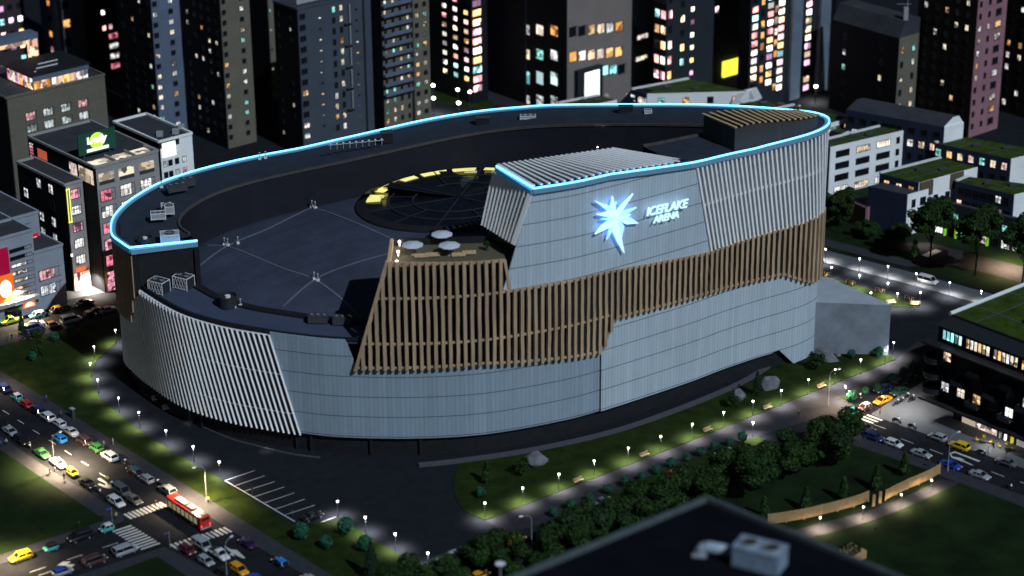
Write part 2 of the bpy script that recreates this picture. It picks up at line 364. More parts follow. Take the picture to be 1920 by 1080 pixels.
# --- lower left panel
top1 = [(-60, 27.0), (-31, 27.0), (-25, 46)]
def zlo_w(s):      # bottom of timber band / top of the panels, front
    x = xs(s)
    return piece([(-32.5, 20.6), (-7, 20.9), (18.6, 18.25)], x) if x < 18.65 else piece([(18.65, 18.3), (21.4, 25.25), (40, 24.5), (60, 23.25), (66.7, 19), (70, 18.7)], x)
wall('wall_panel', SL_TR, SL_BR, lambda s: 4.4, lambda s: lerp(27, 4.4, min(1, (s - SL_TR) / (SL_BR - SL_TR))) * 0 + 26.6, -0.45, M['black'], label='black backing behind the slats')
def z1lo(s): return lerp(27.0, 4.3, min(1, (s - SL_TR) / (SL_BR - SL_TR)))
def z1hi(s):
    x = xs(s)
    return piece([(-51, 27.0), (-34.5, 27.0), (-32.4, 20.6), (-7, 20.9), (18.65, 18.25)], x)
wall('wall_panel', SL_TR, XJ - 0.12, z1lo, z1hi, 0.0, M['panel_shade'], step=0.5, label='shaded lower panel wall, left of the joint')
# --- lower right panel with the downward spike
def z2lo(s): return piece([(18.6, 4.2), (58.2, 4.4), (60.0, 4.8), (60.1, 4.7), (63.9, 0.0), (66.5, 0.0), (70, 0.0)], xs(s))
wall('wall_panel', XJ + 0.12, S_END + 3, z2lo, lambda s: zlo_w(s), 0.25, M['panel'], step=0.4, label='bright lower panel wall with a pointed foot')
wall('joint_strip', XJ - 0.14, XJ + 0.14, lambda s: 4.2, lambda s: 18.3, 0.1, M['black'], step=0.1)
# --- upper panel (sign wall)
def zup_lo(s): return piece([(-1.9, 37.2), (20, 36.9), (42.4, 34.3)], xs(s))
def zup_hi(s): return piece([(-2.0, 37.3), (3.95, 57.9), (20, 57.7), (37.9, 55.4), (38.6, 55.3), (42.4, 34.4)], xs(s))
wall('wall_panel', sx(-2.0), sx(42.4), zup_lo, zup_hi, 0.55, M['panel'], step=0.4, label='bright upper panel wall carrying the sign')
# --- backing walls
wall('backing_wall', 0, SL_TR, lambda s: 4.2, lambda s: piece([(0, 35), (SC - 1, 35.0), (SC, 26), (SL_TR, 26.2)], s), -0.7, M['black'], step=0.8)
wall('backing_wall', SL_TR, sx(-25), lambda s: 18, lambda s: piece([(-34, 18.5), (-32, 20), (-25.1, 43.5)], xs(s)), -0.7, M['black'], step=0.5)
wall('backing_wall', sx(-25), sx(-1), lambda s: 17.5, lambda s: 43.4, -0.7, M['black'], step=0.8)
wall('backing_wall', sx(-1), S_END + 6, lambda s: 17.5, lambda s: piece([(-1, 37), (4.2, 50), (6.5, 54.5)], xs(s)), -0.7, M['dark'], step=0.8)
wall('backing_wall', sx(38.5), S_END + 5, lambda s: 34.6, lambda s: 54.8, -0.2, M['panel'], step=0.8, label='pale panel wall behind the white slats')
wall('rear_wall', S_END + 4, STOT, lambda s: 4.0, lambda s: zrim(s) - 1.0, 0.0, M['dark'], step=1.2)
# --- slat screens
def slats(name, s0, s1, pitch, zlo, zhi, off, w, d, m, lean=0.0, bands=(), label=None, jitter=0.0):
    mb = MB(); n = int((s1 - s0) / pitch); rnd = random.Random(3)
    for i in range(n + 1):
        s = s0 + i * pitch; a, b = zlo(s), zhi(s)
        if b - a < 0.6: continue
        # lean: the foot is shifted along the wall
        sa = s + lean * 0.5 * (b - a) / 22.0; sb = s - lean * 0.5 * (b - a) / 22.0
        if not lean: sa = sb = s
        seg = 6 if b - a > 8 else 3; prev = None
        for k in range(seg + 1):
            t = k / seg; ss = lerp(sa, sb, t); z = lerp(a, b, t)
            j = rnd.uniform(-jitter, jitter)
            p = pt(ss + j, off); T = tan(ss); N = Vector((T.y, -T.x, 0))
            ring = [p - T * w / 2 - N * d / 2, p + T * w / 2 - N * d / 2, p + T * w / 2 + N * d / 2, p - T * w / 2 + N * d / 2]
            ring = [Vector((q.x, q.y, z)) for q in ring]
            if prev: mb.add(prev + ring, [(0, 1, 5, 4), (1, 2, 6, 5), (2, 3, 7, 6), (3, 0, 4, 7)] + ([(0, 3, 2, 1)] if k == 1 else []) + ([(4, 5, 6, 7)] if k == seg else []))
            prev = ring
    for zb, hb in bands:
        k = int((s1 - s0) / 1.0)
        for i in range(k):
            sa, sb = s0 + i, s0 + i + 1.02; za = zb(sa) if callable(zb) else zb; zc = zb(sb) if callable(zb) else zb
            if za is None or zc is None or not (zlo(sa) - 0.2 <= za <= zhi(sa) + 0.2): continue
            pa, pb = pt(sa, off - d * 0.3), pt(sb, off - d * 0.3)
            mb.beam((pa.x, pa.y, za), (pb.x, pb.y, zc), 0.25, hb)
    return part(mb, name, m, label=label)
# lower-left white screen: leaning slats, foot shifted right
LEAN = SL_BR - SL_TR
mb = MB()
def slat_white(sb, zt, zbm, off=0.25, w=0.40, d=0.5):
    # sb: arc length at top reference z=26.5
    prev = None; seg = 8
    for k in range(seg + 1):
        z = lerp(zbm, zt, k / seg); ss = sb + LEAN * (26.5 - z) / 22.2
        p = pt(ss, off); T = tan(ss); N = Vector((T.y, -T.x, 0)); T = Matrix.Rotation(R(32), 3, 'Z') @ T; N = Vector((T.y, -T.x, 0))
        ring = [Vector((q.x, q.y, z)) for q in (p - T * w / 2 - N * d / 2, p + T * w / 2 - N * d / 2, p + T * w / 2 + N * d / 2, p - T * w / 2 + N * d / 2)]
        if prev: mb.add(prev + ring, [(0, 1, 5, 4), (1, 2, 6, 5), (2, 3, 7, 6), (3, 0, 4, 7)] + ([(0, 3, 2, 1)] if k == 1 else []) + ([(4, 5, 6, 7)] if k == seg else []))
        prev = ring
k = 0; s = SL_TR
while s > -14:
    xw = s
    zt = 26.4 if s > SL_TL - 1.0 else piece([(-14, 12.0), (-6, 15.0), (SL_TL - 6, 17.0), (SL_TL - 1, 25)], s)
    slat_white(s, zt, 4.0); s -= 1.25
for zb in (8.6, 17.5):
    for i in range(60):
        s = SL_TR - 1 - i * 1.0
        if s < 0: break
        ss = s + LEAN * (26.5 - zb) / 22.2
        pa, pb = pt(ss, -0.1), pt(ss + 1.02, -0.1); mb.beam((pa.x, pa.y, zb), (pb.x, pb.y, zb), 0.12, 0.14)
for i in range(int(SL_TR - SL_TL)):
    pa, pb = pt(SL_TL + i, 0.1), pt(SL_TL + i + 1.02, 0.1); mb.beam((pa.x, pa.y, 26.35), (pb.x, pb.y, 26.35), 0.35, 0.16)
part(mb, 'slat_screen', M['slat'], label='white leaning slat screen low on the left')
# left end timber screen (wraps the left end)
mbw = MB()
s = SC - 0.2
rnd = random.Random(5)
while s > -26:
    zt = 34.2 if s > 0 else zrim(s) - 1.9
    zb = piece([(-26, 9), (-12, 11), (-7, 14.5), (SC - 8, 17.0), (SC - 2.4, 17.6), (SC - 1.2, 21), (SC, 25)], s)
    prev = None
    for k in range(6):
        z = lerp(zb, zt, k / 5); p = pt(s + rnd.uniform(-.1, .1), 0.75); T = tan(s); N = Vector((T.y, -T.x, 0)); w_, d_ = 0.55, 0.6
        ring = [Vector((q.x, q.y, z)) for q in (p - T * w_ / 2 - N * d_ / 2, p + T * w_ / 2 - N * d_ / 2, p + T * w_ / 2 + N * d_ / 2, p - T * w_ / 2 + N * d_ / 2)]
        if prev: mbw.add(prev + ring, [(0, 1, 5, 4), (1, 2, 6, 5), (2, 3, 7, 6), (3, 0, 4, 7), (4, 5, 6, 7)])
        prev = ring
    s -= 1.25
part(mbw, 'timber_screen', M['wood'], label='timber slat screen wrapping the left end')
# main timber screen
def zt_w(s):
    x = xs(s)
    if x < -25.2: return piece([(-32.5, 20.7), (-25.2, 45.0)], x)
    if x < -1.4: return piece([(-25.2, 45.2), (-1.4, 44.3)], x)
    return piece([(-1.3, 37.3), (20, 37.1), (42.4, 34.5), (69, 35.1), (70, 35.1)], x)
slats('timber_screen', sx(-32.3), S_END + 12, 1.5, zlo_w, zt_w, 0.85, 0.70, 0.75, M['wood'], jitter=0.06,
      bands=[(lambda s: zlo_w(s) + 0.45, 0.5), (lambda s: zt_w(s) - 0.35, 0.6), (lambda s: 36.9 if xs(s) < -1.2 else None, 0.5), (lambda s: 26.6 if xs(s) < 21.5 else None, 0.5)],
      label='broad timber slat screen across the front')
mb = MB(); a, b = pt(sx(-32.6), 0.9), pt(sx(-25.3), 0.9); mb.beam((a.x, a.y, 20.4), (b.x, b.y, 45.3), 0.7, 0.6)
part(mb, 'timber_edge', M['wood'])
# right white slat screen
def zrs_lo(s): return piece([(38.6, 55), (42.4, 34.4), (69, 35.2), (70, 35.2)], xs(s))
def zrs_hi(s): return piece([(38.6, 55.3), (52, 54.2), (70, 54.4)], xs(s))
mb = MB(); s = sx(38.9); rnd = random.Random(1)
LR = sx(42.4) - sx(38.6)
while s < S_END + 16:
    prev = None; zt, zb = (54.4 if s > sx(45) else 55.0), 34.6
    for k in range(9):
        z = lerp(zb, zt, k / 8); ss = s + LR * (zt - z) / 20.6 * max(0.0, 1 - (s - sx(38.9)) / 60)
        p = pt(ss, 0.6); T = tan(ss); N = Vector((T.y, -T.x, 0)); w_, d_ = 0.50, 0.7
        ring = [Vector((q.x, q.y, z)) for q in (p - T * w_ / 2 - N * d_ / 2, p + T * w_ / 2 - N * d_ / 2, p + T * w_ / 2 + N * d_ / 2, p - T * w_ / 2 + N * d_ / 2)]
        if prev: mb.add(prev + ring, [(0, 1, 5, 4), (1, 2, 6, 5), (2, 3, 7, 6), (3, 0, 4, 7), (4, 5, 6, 7)] + ([(0, 3, 2, 1)] if k == 1 else []))
        prev = ring
    s += 1.24
s = sx(41)
while s < S_END + 4:
    pa, pb = pt(s, 0.3), pt(s + 1.03, 0.3); mb.beam((pa.x, pa.y, 45.6), (pb.x, pb.y, 45.6), 0.4, 0.45); s += 1.0
part(mb, 'slat_screen', M['slat'], label='white slat screen high on the right')
# dark ground floor, plinth and apron
wall('ground_floor_wall', 0, STOT, lambda s: 0.0, lambda s: 4.3, -1.0, M['black'], step=1.0)
wall('soffit', sx(-80), sx(60), lambda s: 4.0, lambda s: 4.18, -0.4, M['black'], thick=5.0, step=1.5)
wall('soffit', -20, sx(-80), lambda s: 4.0, lambda s: 4.18, -0.4, M['black'], thick=5.0, step=1.5)
mb = MB()
for a in (-46, -70, -30):
    for ds in ((0, 3.2) if a != -30 else (0, 10.5)):
        mb = MB(); p = pt(sx(a) + ds, -.6); mb.box(p.x - .25, p.x + .25, p.y - .25, p.y + .25, 0, 4.1); part(mb, 'entrance_column', M['black'])
mb = MB(); p = pt(-3, -1.2); mb.box(p.x - .7, p.x + .7, p.y - .7, p.y + .7, 0, 4.1)
part(mb, 'corner_column', M['black'])
# --- neon rim + housing (high ring)
def strip(name, s0, s1, off, dz, w, h, m, zf=zrim, parent=None):
    mb = MB(); n = max(2, int((s1 - s0) / 1.2)); prev = None
    for i in range(n + 1):
        s = lerp(s0, s1, i / n); T = tan(s); N = Vector((T.y, -T.x, 0)); p = off_pt(s, off); z = zf(s) + dz
        ring = [Vector((p.x, p.y, z)) + N * a + Vector((0, 0, b)) for a, b in ((-w / 2, 0), (w / 2, 0), (w / 2, h), (-w / 2, h))]
        if prev: mb.add(prev + ring, [(0, 1, 5, 4), (1, 2, 6, 5), (2, 3, 7, 6), (3, 0, 4, 7)] + ([(0, 3, 2, 1)] if i == 1 else []) + ([(4, 5, 6, 7)] if i == n else []))
        prev = ring
    return part(mb, name, m, parent)
s_r0, s_r1 = SBX, STOT + SC      # ring runs from upper-box corner round the right end and back to the left corner
strip('neon_strip', s_r0, s_r1, 0.95, 0.1, 0.25, 0.22, M['neon'])
strip('neon_housing', s_r0, s_r1, 0.62, -1.0, 1.3, 1.05, M['neonb'])
def line(name, a, b, w, h, m, up=Vector((0, 0, 1))):
    mb = MB(); mb.beam(a, b, w, h, up); return part(mb, name, m)
zc = zrim(SC); pc = pt(SC, 0.95); pe = G(370, 453, zc)
line('neon_strip', (pc.x, pc.y, zc + .35), (pe.x, pe.y, zc + .25), 0.3, 0.3, M['neon'])
line('neon_housing', (pc.x, pc.y, zc - .65), (pe.x, pe.y + 0.0, zc - .45), 1.1, 1.05, M['neonb'])
pb_ = pt(SBX, 0.95); pbb = G(931, 315, 58.6)
line('neon_strip', (pb_.x, pb_.y, 59.2), (pbb.x, pbb.y, 59.05), 0.3, 0.3, M['neon'])
line('neon_housing', (pb_.x, pb_.y, 58.1), (pbb.x, pbb.y, 58.3), 0.9, 1.05, M['neonb'])
# --- ring deck and bowl wall
def radial_strip(name, s0, s1, offa, za, offb, zb, m, step=1.2, smooth=True, label=None):
    mb = MB(); n = int((s1 - s0) / step); vs = []; fs = []
    for i in range(n + 1):
        s = lerp(s0, s1, i / n); a, b = off_pt(s, offa(s) if callable(offa) else offa), off_pt(s, offb(s) if callable(offb) else offb)
        vs += [(a.x, a.y, za(s)), (b.x, b.y, zb(s))]
    for i in range(n): fs.append((2 * i, 2 * i + 2, 2 * i + 3, 2 * i + 1))
    mb.add(vs, fs); return part(mb, name, m, smooth=smooth, label=label)
RW = -13.0; M['bowlw'] = wallmat('bowl_wall_panels', (.010, .011, .017), 4.0, 3.2, .12, .55); M['deckr'] = mat('ring_membrane', (0.026, 0.033, 0.05), 0.8, 0.18, 0.3, detail=10, spec=.15)
def zroof_edge(s):
    p = pt(s); 
    if s < STOT * 0.5: return 26.8
    return lerp(26.8, zr_back(p.x) - 8.8, min(1, max(0, (p.y - 470) / 50)))
s_b0 = sx(36)
radial_strip('ring_deck', s_b0, STOT + SC, 0.5, lambda s: zrim(s) - 0.25, RW, lambda s: zrim(s) - 0.25, M['deckr'], label='flat deck of the high ring')
radial_strip('bowl_wall', s_b0, STOT + SC, RW, lambda s: zrim(s) - 0.25, RW - 1.6, lambda s: min(zroof_edge(s), zrim(s) - 8) - 2.5, M['bowlw'], label='dark inner wall of the roof bowl')
strip('bowl_kerb', s_b0, STOT + SC - 2, RW, -0.3, 0.5, 0.55, mat('bowl_kerb_metal', (0.06, 0.055, 0.055), 0.6))
# end face of the ring at the left corner
pi = pt(SC, RW); mb = MB()
po = pt(SC, 0.3); pe2 = G(372, 454, zc)
mb.add([(po.x, po.y, 25), (pe2.x, pe2.y, 25), (pe2.x, pe2.y, zc - .3), (po.x, po.y, zc - .3), (po.x - 1, po.y + 3, 25), (pe2.x - 1, pe2.y + 3, 25), (pe2.x - 1, pe2.y + 3, zc - .3), (po.x - 1, po.y + 3, zc - .3)],
       [(0, 1, 2, 3), (1, 5, 6, 2), (5, 4, 7, 6), (4, 0, 3, 7), (3, 2, 6, 7)])
for t in (0.03, 0.97):
    a = po.lerp(pe2, t); mb.box(a.x - .45, a.x + .45, a.y - .9, a.y + .3, 25, zc - 1.2)
part(mb, 'ring_end_wall', M['black'])
# --- front terrace (low deck) and its parapet
radial_strip('terrace_deck', SC - 0.5, sx(-25), -0.3, lambda s: 26.1, lambda s: piece([(SC, -11.5), (SL_TR, -10.5), (sx(-25), -9)], s), lambda s: 26.1, M['deck'], label='low terrace deck above the leaning slats')
def tb(s): return 26.6
strip('terrace_parapet', SC, sx(-31.5), -0.9, 0, 0.5, 0.75, M['black'], zf=lambda s: 26.4)
strip('terrace_kerb', SC + 3, sx(-26), -11.0, 0, 1.9, 0.45, M['black'], zf=lambda s: 26.1)
# --- main domed roof
def roofz(u, v, p):    # u angle param not needed
    return 0
def roofmat():
    m, t, b, L = newmat('roof_sheeting'); tc = nd(t, 'ShaderNodeTexCoord'); mp = nd(t, 'ShaderNodeMapping', i={'Rotation': (0, 0, R(-20))}); L.new(tc.outputs['Object'], mp.inputs[0])
    br = nd(t, 'ShaderNodeTexBrick', i={'Scale': 1.0, 'Mortar Size': 0.05, 'Brick Width': 14.0, 'Row Height': 2.0, 'Color1': (.033, .041, .070, 1), 'Color2': (.039, .048, .081, 1), 'Mortar': (.052, .062, .098, 1)}); L.new(mp.outputs[0], br.inputs['Vector'])
    n = nd(t, 'ShaderNodeTexNoise', i={'Scale': 0.12, 'Detail': 10.0, 'Roughness': .65}); L.new(tc.outputs['Object'], n.inputs['Vector']); mr = nd(t, 'ShaderNodeMapRange', i={'From Min': .3, 'From Max': .7, 'To Min': .72, 'To Max': 1.22}); L.new(n.outputs[0], mr.inputs[0])
    mx = nd(t, 'ShaderNodeVectorMath', operation='SCALE'); L.new(br.outputs['Color'], mx.inputs[0]); L.new(mr.outputs[0], mx.inputs['Scale']); L.new(mx.outputs[0], b.inputs['Base Color']); b.inputs['Roughness'].default_value = .65; return m
M['roofm'] = roofmat()
cen = Vector((-10, 486, 0))
def inner(s):
    if s < sx(-20) - 6: 
        k = min(1, max(0, (s - SC) / 8)) if s > SC else 0
        return inn(s, 0.4).lerp(pt(s, -11.6), k)
    k = min(1, (s - sx(-20) + 6) / 10)
    return pt(s, -11.6).lerp(inn(s, 0.4), k)
mb = MB(); n = 160; rings = 14; vs = []; fs = []
def zcen(p):
    t = (p.y - 455) / 60; return lerp(27, zr_back(p.x) - 8.8, max(0, min(1.0, t)))
for k in range(rings + 1):
    r = 1 - k / rings
    for i in range(n):
        s = STOT * i / n; e = inner(s); p = cen.lerp(e, r)
        ze = zroof_edge(s) if s > S_END else 26.8
        z = lerp(zcen(p), ze, r * r) + 4.6 * (1 - r * r)
        if k == 0: z -= 1.2
        vs.append((p.x, p.y, z))
for k in range(rings):
    for i in range(n): fs.append((k * n + i, k * n + (i + 1) % n, (k + 1) * n + (i + 1) % n, (k + 1) * n + i))
mb.add(vs, fs); roof = part(mb, 'roof', M['roofm'], smooth=True, label='domed dark blue membrane roof')
from mathutils.bvhtree import BVHTree
RB = BVHTree.FromPolygons(vs, fs)
def onroof(x, y, dz=0.0):
    h = RB.ray_cast(Vector((x, y, 120)), Vector((0, 0, -1)))
    return Vector((x, y, (h[0].z if h[0] else 28) + dz))
def roof_hit(px, py):
    h = RB.ray_cast(CAM, ray(px, py).normalized()); return h[0]
def ribbon(name, pts, w, dz, m, parent=None, closed=False, h=0.1):
    mb = MB(); q = [onroof(p[0], p[1], dz) for p in pts]
    for a, b in zip(q, q[1:] + (q[:1] if closed else [])): mb.beam(a, b, w, h)
    return part(mb, name, m, parent)
def smooth_px(pts, n=8):
    P_ = [pts[0]] + list(pts) + [pts[-1]]; out = []
    for i in range(1, len(P_) - 2):
        p0, p1, p2, p3 = P_[i - 1:i + 3]
        for j in range(n):
            t = j / n; out.append(tuple(0.5 * (2 * p1[k] + (p2[k] - p0[k]) * t + (2 * p0[k] - 5 * p1[k] + 4 * p2[k] - p3[k]) * t * t + (3 * p1[k] - p0[k] - 3 * p2[k] + p3[k]) * t ** 3) for k in (0, 1)))
    return out + [pts[-1]]
def pxline(pts, n=14):
    out = []
    for (a, b), (c, d) in zip(pts, pts[1:]):
        for i in range(n): 
            h = roof_hit(lerp(a, c, i / n), lerp(b, d, i / n))
            if h: out.append((h.x, h.y))
    return out
for L_ in ([(372, 460), (425, 462), (470, 478), (530, 503), (588, 523), (640, 560), (680, 600)], [(372, 500), (425, 462), (500, 430), (588, 388), (660, 367), (760, 345)],
           [(500, 385), (540, 385), (588, 390), (660, 415), (760, 460)], [(530, 575), (592, 523), (660, 495), (730, 475)], [(650, 367), (700, 358), (745, 362), (790, 372)],
           [(755, 335), (820, 318), (860, 325)]):
    P_ = pxline(smooth_px(L_), 3)
    if len(P_) > 2: ribbon('roof_seam', P_, 0.45, 0.04, M['seam'])
# --- skylight
SKC = roof_hit(858, 384); SKZ = SKC.z + 0.5
def skp(r, a, dz=0.0):
    px = 862 + r * (196 * math.cos(a) - 16 * math.sin(a)); py = 376 + r * (-20 * math.cos(a) - 58 * math.sin(a))
    h = roof_hit(px, py)
    if h is None: print('MISS', px, py, r, a); h = G(px, py, 37)
    return Vector((h.x, h.y, h.z + dz))
def ring_mesh(mb, r0, r1, dz0, dz1, a0=0, a1=2 * math.pi, n=72):
    vs = []; fs = []
    for i in range(n + 1):
        a = lerp(a0, a1, i / n); vs += [skp(r0, a, dz0), skp(r1, a, dz1)]
    for i in range(n): fs.append((2 * i, 2 * i + 1, 2 * i + 3, 2 * i + 2))
    mb.add(vs, fs)
mb = MB(); ring_mesh(mb, 1.0, 0.992, -0.1, 0.5); ring_mesh(mb, 0.992, 0.89, 0.5, 0.8)
SKY_ = part(mb, 'skylight', M['black'], label='round dark skylight with yellow light along its far rim')
mb = MB(); ring_mesh(mb, 0.90, 0.0, 0.75, 0.75)
g_ = mb.build('pane', mat('skylight_glass', (0.006, 0.008, 0.014), 0.2, 0.3), SKY_)
mb = MB()
for r in (0.68, 0.45):
    q = [skp(r, 6.28318 * i / 40, 0.85) for i in range(40)]
    for i in range(40): mb.beam(q[i], q[(i + 1) % 40], 0.3, 0.2)
for i in range(12):
    a = 6.28318 * i / 12 + 0.2; mb.beam(skp(0.9 if True else 1, a, 0.88), skp(0.45 if i % 2 else 0.05, a, 0.88), 0.26, 0.12)
mb.build('glazing_bar', mat('glazing_bar_metal', (.022, .025, .032), .6), SKY_)
mb = MB(); M['yel'] = emit('yellow_glow', (0.86, 0.78, 0.24), 0.75)
for i in range(7):
    mb = MB(); a0 = R(172) - i * R(20.5); ring_mesh(mb, 0.895, (0.76, .79, .80, .795, .80, .82, .84)[i], 0.92, 0.92, a0, a0 - R((15, 17, 16.5, 17, 15, 13, 8)[i]), 6); mb.build('lit_pane', M['yel'], SKY_)
mb = MB(); M['yel2'] = emit('yellow_glow_dim', (0.92, 0.88, 0.36), 0.3)
for i, (o_, l_) in enumerate(((0, 6), (1, 9), (2, 8), (3, 6), (4, 9), (5, 6))):
    mb = MB(); a0 = R(172) - o_ * R(20.5) - R(8); ring_mesh(mb, 0.785, 0.74, 0.93, 0.93, a0, a0 - R(l_), 4); mb.build('lit_pane', M['yel2'], SKY_)
# --- upper box: body, top slats, end slats
TZ = 57.9
fc = [pt(sx(4.0 + 2.0 * i), 0.4) for i in range(17)] + [pt(sx(37.5), 0.4)]
bk0, bk1 = G(934, 314, TZ), G(1147, 278, TZ)
mb = MB(); poly = [(p.x, p.y) for p in fc] + [(bk1.x, bk1.y), (bk0.x, bk0.y)]
# lower end of box: slanted left face goes from the top corner down to z 47
mb.prism(poly, lambda x, y: 47, TZ - 0.9)
mb = MB(); mb.prism(poly, TZ - 4, TZ - 0.9); pp_ = [(p.x, p.y) for p in fc[2:]] + [(bk1.x, bk1.y), (bk0.x + 3, bk0.y)]; mb.prism(pp_, 43.7, TZ - 4.1)
part(mb, 'upper_box', M['black'])
mb = MB(); poly2 = [(p.x - (2.2 if i == 0 else 0), p.y) for i, p in enumerate(fc)] + [(bk1.x, bk1.y), (bk0.x - 1.5, bk0.y - 1)]
N_ = 23; back = [bk0.lerp(bk1, i / (N_ - 1)) for i in range(N_)]; sA, sB = sx(4.6), sx(37.0)
mb = MB()
for i in range(N_):
    f = pt(lerp(sA, sB, i / (N_ - 1)), -0.1); b_ = back[i]
    mb.beam((f.x, f.y, zrim(lerp(sA, sB, i / (N_ - 1))) + .3), (b_.x, b_.y, lerp(58.6, 57.9, i / (N_ - 1))), 0.66, 0.3)
part(mb, 'slat_screen', M['slat'], label='white slats laid over the top of the raised box')
UPE = Vector((-0.6, -0.8, 0)); mb = MB(); f0, b0 = pt(sx(3.6), 0.5), bk0 + Vector((-0.6, -0.4, 0)); e0, e1 = G(962, 458, 46.9), G(906, 423, 46.9)
for i in range(11):
    t = i / 10; a = Vector((f0.x, f0.y, 57.6)).lerp(Vector((b0.x, b0.y, 57.4)), t); b_ = Vector((e0.x, e0.y, 46.9)).lerp(Vector((e1.x, e1.y, 46.9)), t)
    mb.beam(a, b_, 1.0, 0.4, up=UPE)
part(mb, 'slat_screen', M['slat'], label='white slanting slats on the end of the raised box')
mb = MB(); mb.add([(f0.x + .6, f0.y, 57.4), (b0.x + .6, b0.y, 57.4), (e1.x + .6, e1.y, 46.7), (e0.x + .6, e0.y, 46.7), (f0.x + 1.2, f0.y + .6, 57.4), (b0.x + 1.2, b0.y, 57.4), (e1.x + 1.2, e1.y, 46.7), (e0.x + 1.2, e0.y + .6, 46.7)],
      [(0, 1, 2, 3), (4, 7, 6, 5), (0, 3, 7, 4), (1, 5, 6, 2), (3, 2, 6, 7)])
pass
# --- timber topped block on the right end
mb = MB(); s1_, s2_ = sx(48.5), sx(68.3); fr_ = [pt(lerp(s1_, s2_, i / 10), -0.9) for i in range(11)]
bk_ = [pt(lerp(s1_, s2_, i / 10), -lerp(11.2, 6.0, i / 10)) for i in range(11)]
poly = [(p.x, p.y) for p in fr_] + [(p.x, p.y) for p in bk_[::-1]]
mb.prism(poly, 54.8, lambda x, y: 60.3 - 2.6 * max(0, (x - 52) / 16)); part(mb, 'roof_block', mat('block_cladding', (0.038, 0.033, 0.031), 0.8, 0.25, 0.4, stretch=(3, 3, 0.1)), label='brown clad block at the right end of the ring')
mb = MB()
def lerp3(t): return pt(lerp(s1_, s2_, t), -lerp(11.6, 6.2, t))
for i in range(16):
    f = pt(lerp(s1_, s2_, i / 15), -0.6); b_ = lerp3(i / 15)
    zz = 60.75 - 2.5 * max(0, (lerp(48.5, 68.3, i / 15) - 52) / 16); mb.beam((f.x, f.y, zz), (b_.x, b_.y, zz), 0.6, 0.28)
a_ = [pt(lerp(s1_, s2_, i / 10), -1.2) for i in range(11)]

part(mb, 'timber_screen', M['woodl'], label='timber slats laid over the brown block')
# --- upper terrace deck with parapet lights
tzz = 44.2
A_, B_ = pt(sx(-25.0), 0.3), pt(sx(-1.0), 0.0); C_, D_ = G(905, 449, tzz), G(735, 455, tzz)
mb = MB(); poly = [(p.x, p.y) for p in [pt(sx(-25.0 + 24 * i / 12), -0.2) for i in range(13)]] + [(C_.x + 3, C_.y), (D_.x, D_.y)]
mb.prism(poly, 42.6, tzz - 0.6); part(mb, 'upper_terrace', mat('terrace_boards', (0.10, 0.09, 0.055), 0.8, 0.35, 2.5, stretch=(4, 0.5, 1)), label='planked roof terrace behind the timber screen')
mb = MB(); mb.beam((A_.x, A_.y, tzz + .3), (D_.x, D_.y, tzz + .3), 0.7, 1.2); part(mb, 'terrace_parapet', M['woodl'], label='lit timber parapet at the left of the terrace')
mb = MB(); mb.beam((D_.x, D_.y, tzz - 1.5), (C_.x + 2, C_.y, tzz - 1.5), 0.7, 4.5); mb.prism([(p[0], p[1]) for p in (A_.xy, D_.xy, (C_ + Vector((3, 0, 0))).xy, B_.xy)], 26, 42.5)
part(mb, 'terrace_base', M['black'])
for i in range(3):
    p = A_.lerp(D_, 0.06 + 0.44 * i); mb = MB(); mb.lathe((p.x + 1.6, p.y + 0.1, tzz - 0.5), [(0.12, 0), (0.12, 0.7), (0.3, 0.75), (0.3, 1.1), (0.1, 1.2)], 8)
    o = part(mb, 'parapet_lamp', emit('parapet_lamp_glow', (1, .93, .8), 3.0)); 
    l = bpy.data.lights.new('parapet_lamp', 'POINT'); l.energy = 130; l.color = (1, .85, .65); l.shadow_soft_size = 0.2
    lo = bpy.data.objects.new('parapet_light', l); COL.objects.link(lo); lo.location = (p.x + 1.6, p.y + 0.1, tzz + 1.2)
# glass door front under the slanting slats
mb = MB(); mb.beam((e0.x + 2.0, e0.y + 1.0, 45.2), (e1.x + 1.0, e1.y, 45.2), 0.2, 3.4); part(mb, 'terrace_door', M['glass'])
# --- sign: star emblem and lettering
def fpx(px, py, X_guess=None, off=1.6):
    """point on the sign plane seen at this pixel"""
    return None
sg = sx(25.5); P0 = pt(sg, 1.7); TG = tan(sg); NG = Vector((TG.y, -TG.x, 0))
def on_sign(px, py):
    d = ray(px, py); t = (P0 - CAM).dot(NG) / d.dot(NG); return CAM + d * t
def flat(name, polys, m, depth, parent=None, out=0.0):
    mb = MB()
    for poly in polys:
        q = [on_sign(*p) + NG * out for p in poly]; n = len(q)
        mb.add([v for v in q] + [v - NG * depth for v in q], [tuple(range(n))[::-1], tuple(range(n, 2 * n))] + [(i, (i + 1) % n, n + (i + 1) % n, n + i) for i in range(n)])
    mats_ = m if isinstance(m, list) else [m]; o = part(mb, name, mats_, parent)
    if len(mats_) > 1:
        k = 0
        for i, poly in enumerate(polys):
            for _ in range(len(poly) + 2):
                o.data.polygons[k].material_index = i % 2; k += 1
    return o
def cpx(x, y): return (1100 + x / 6.75, 340 + y / 6.75)
C0 = (395, 460)
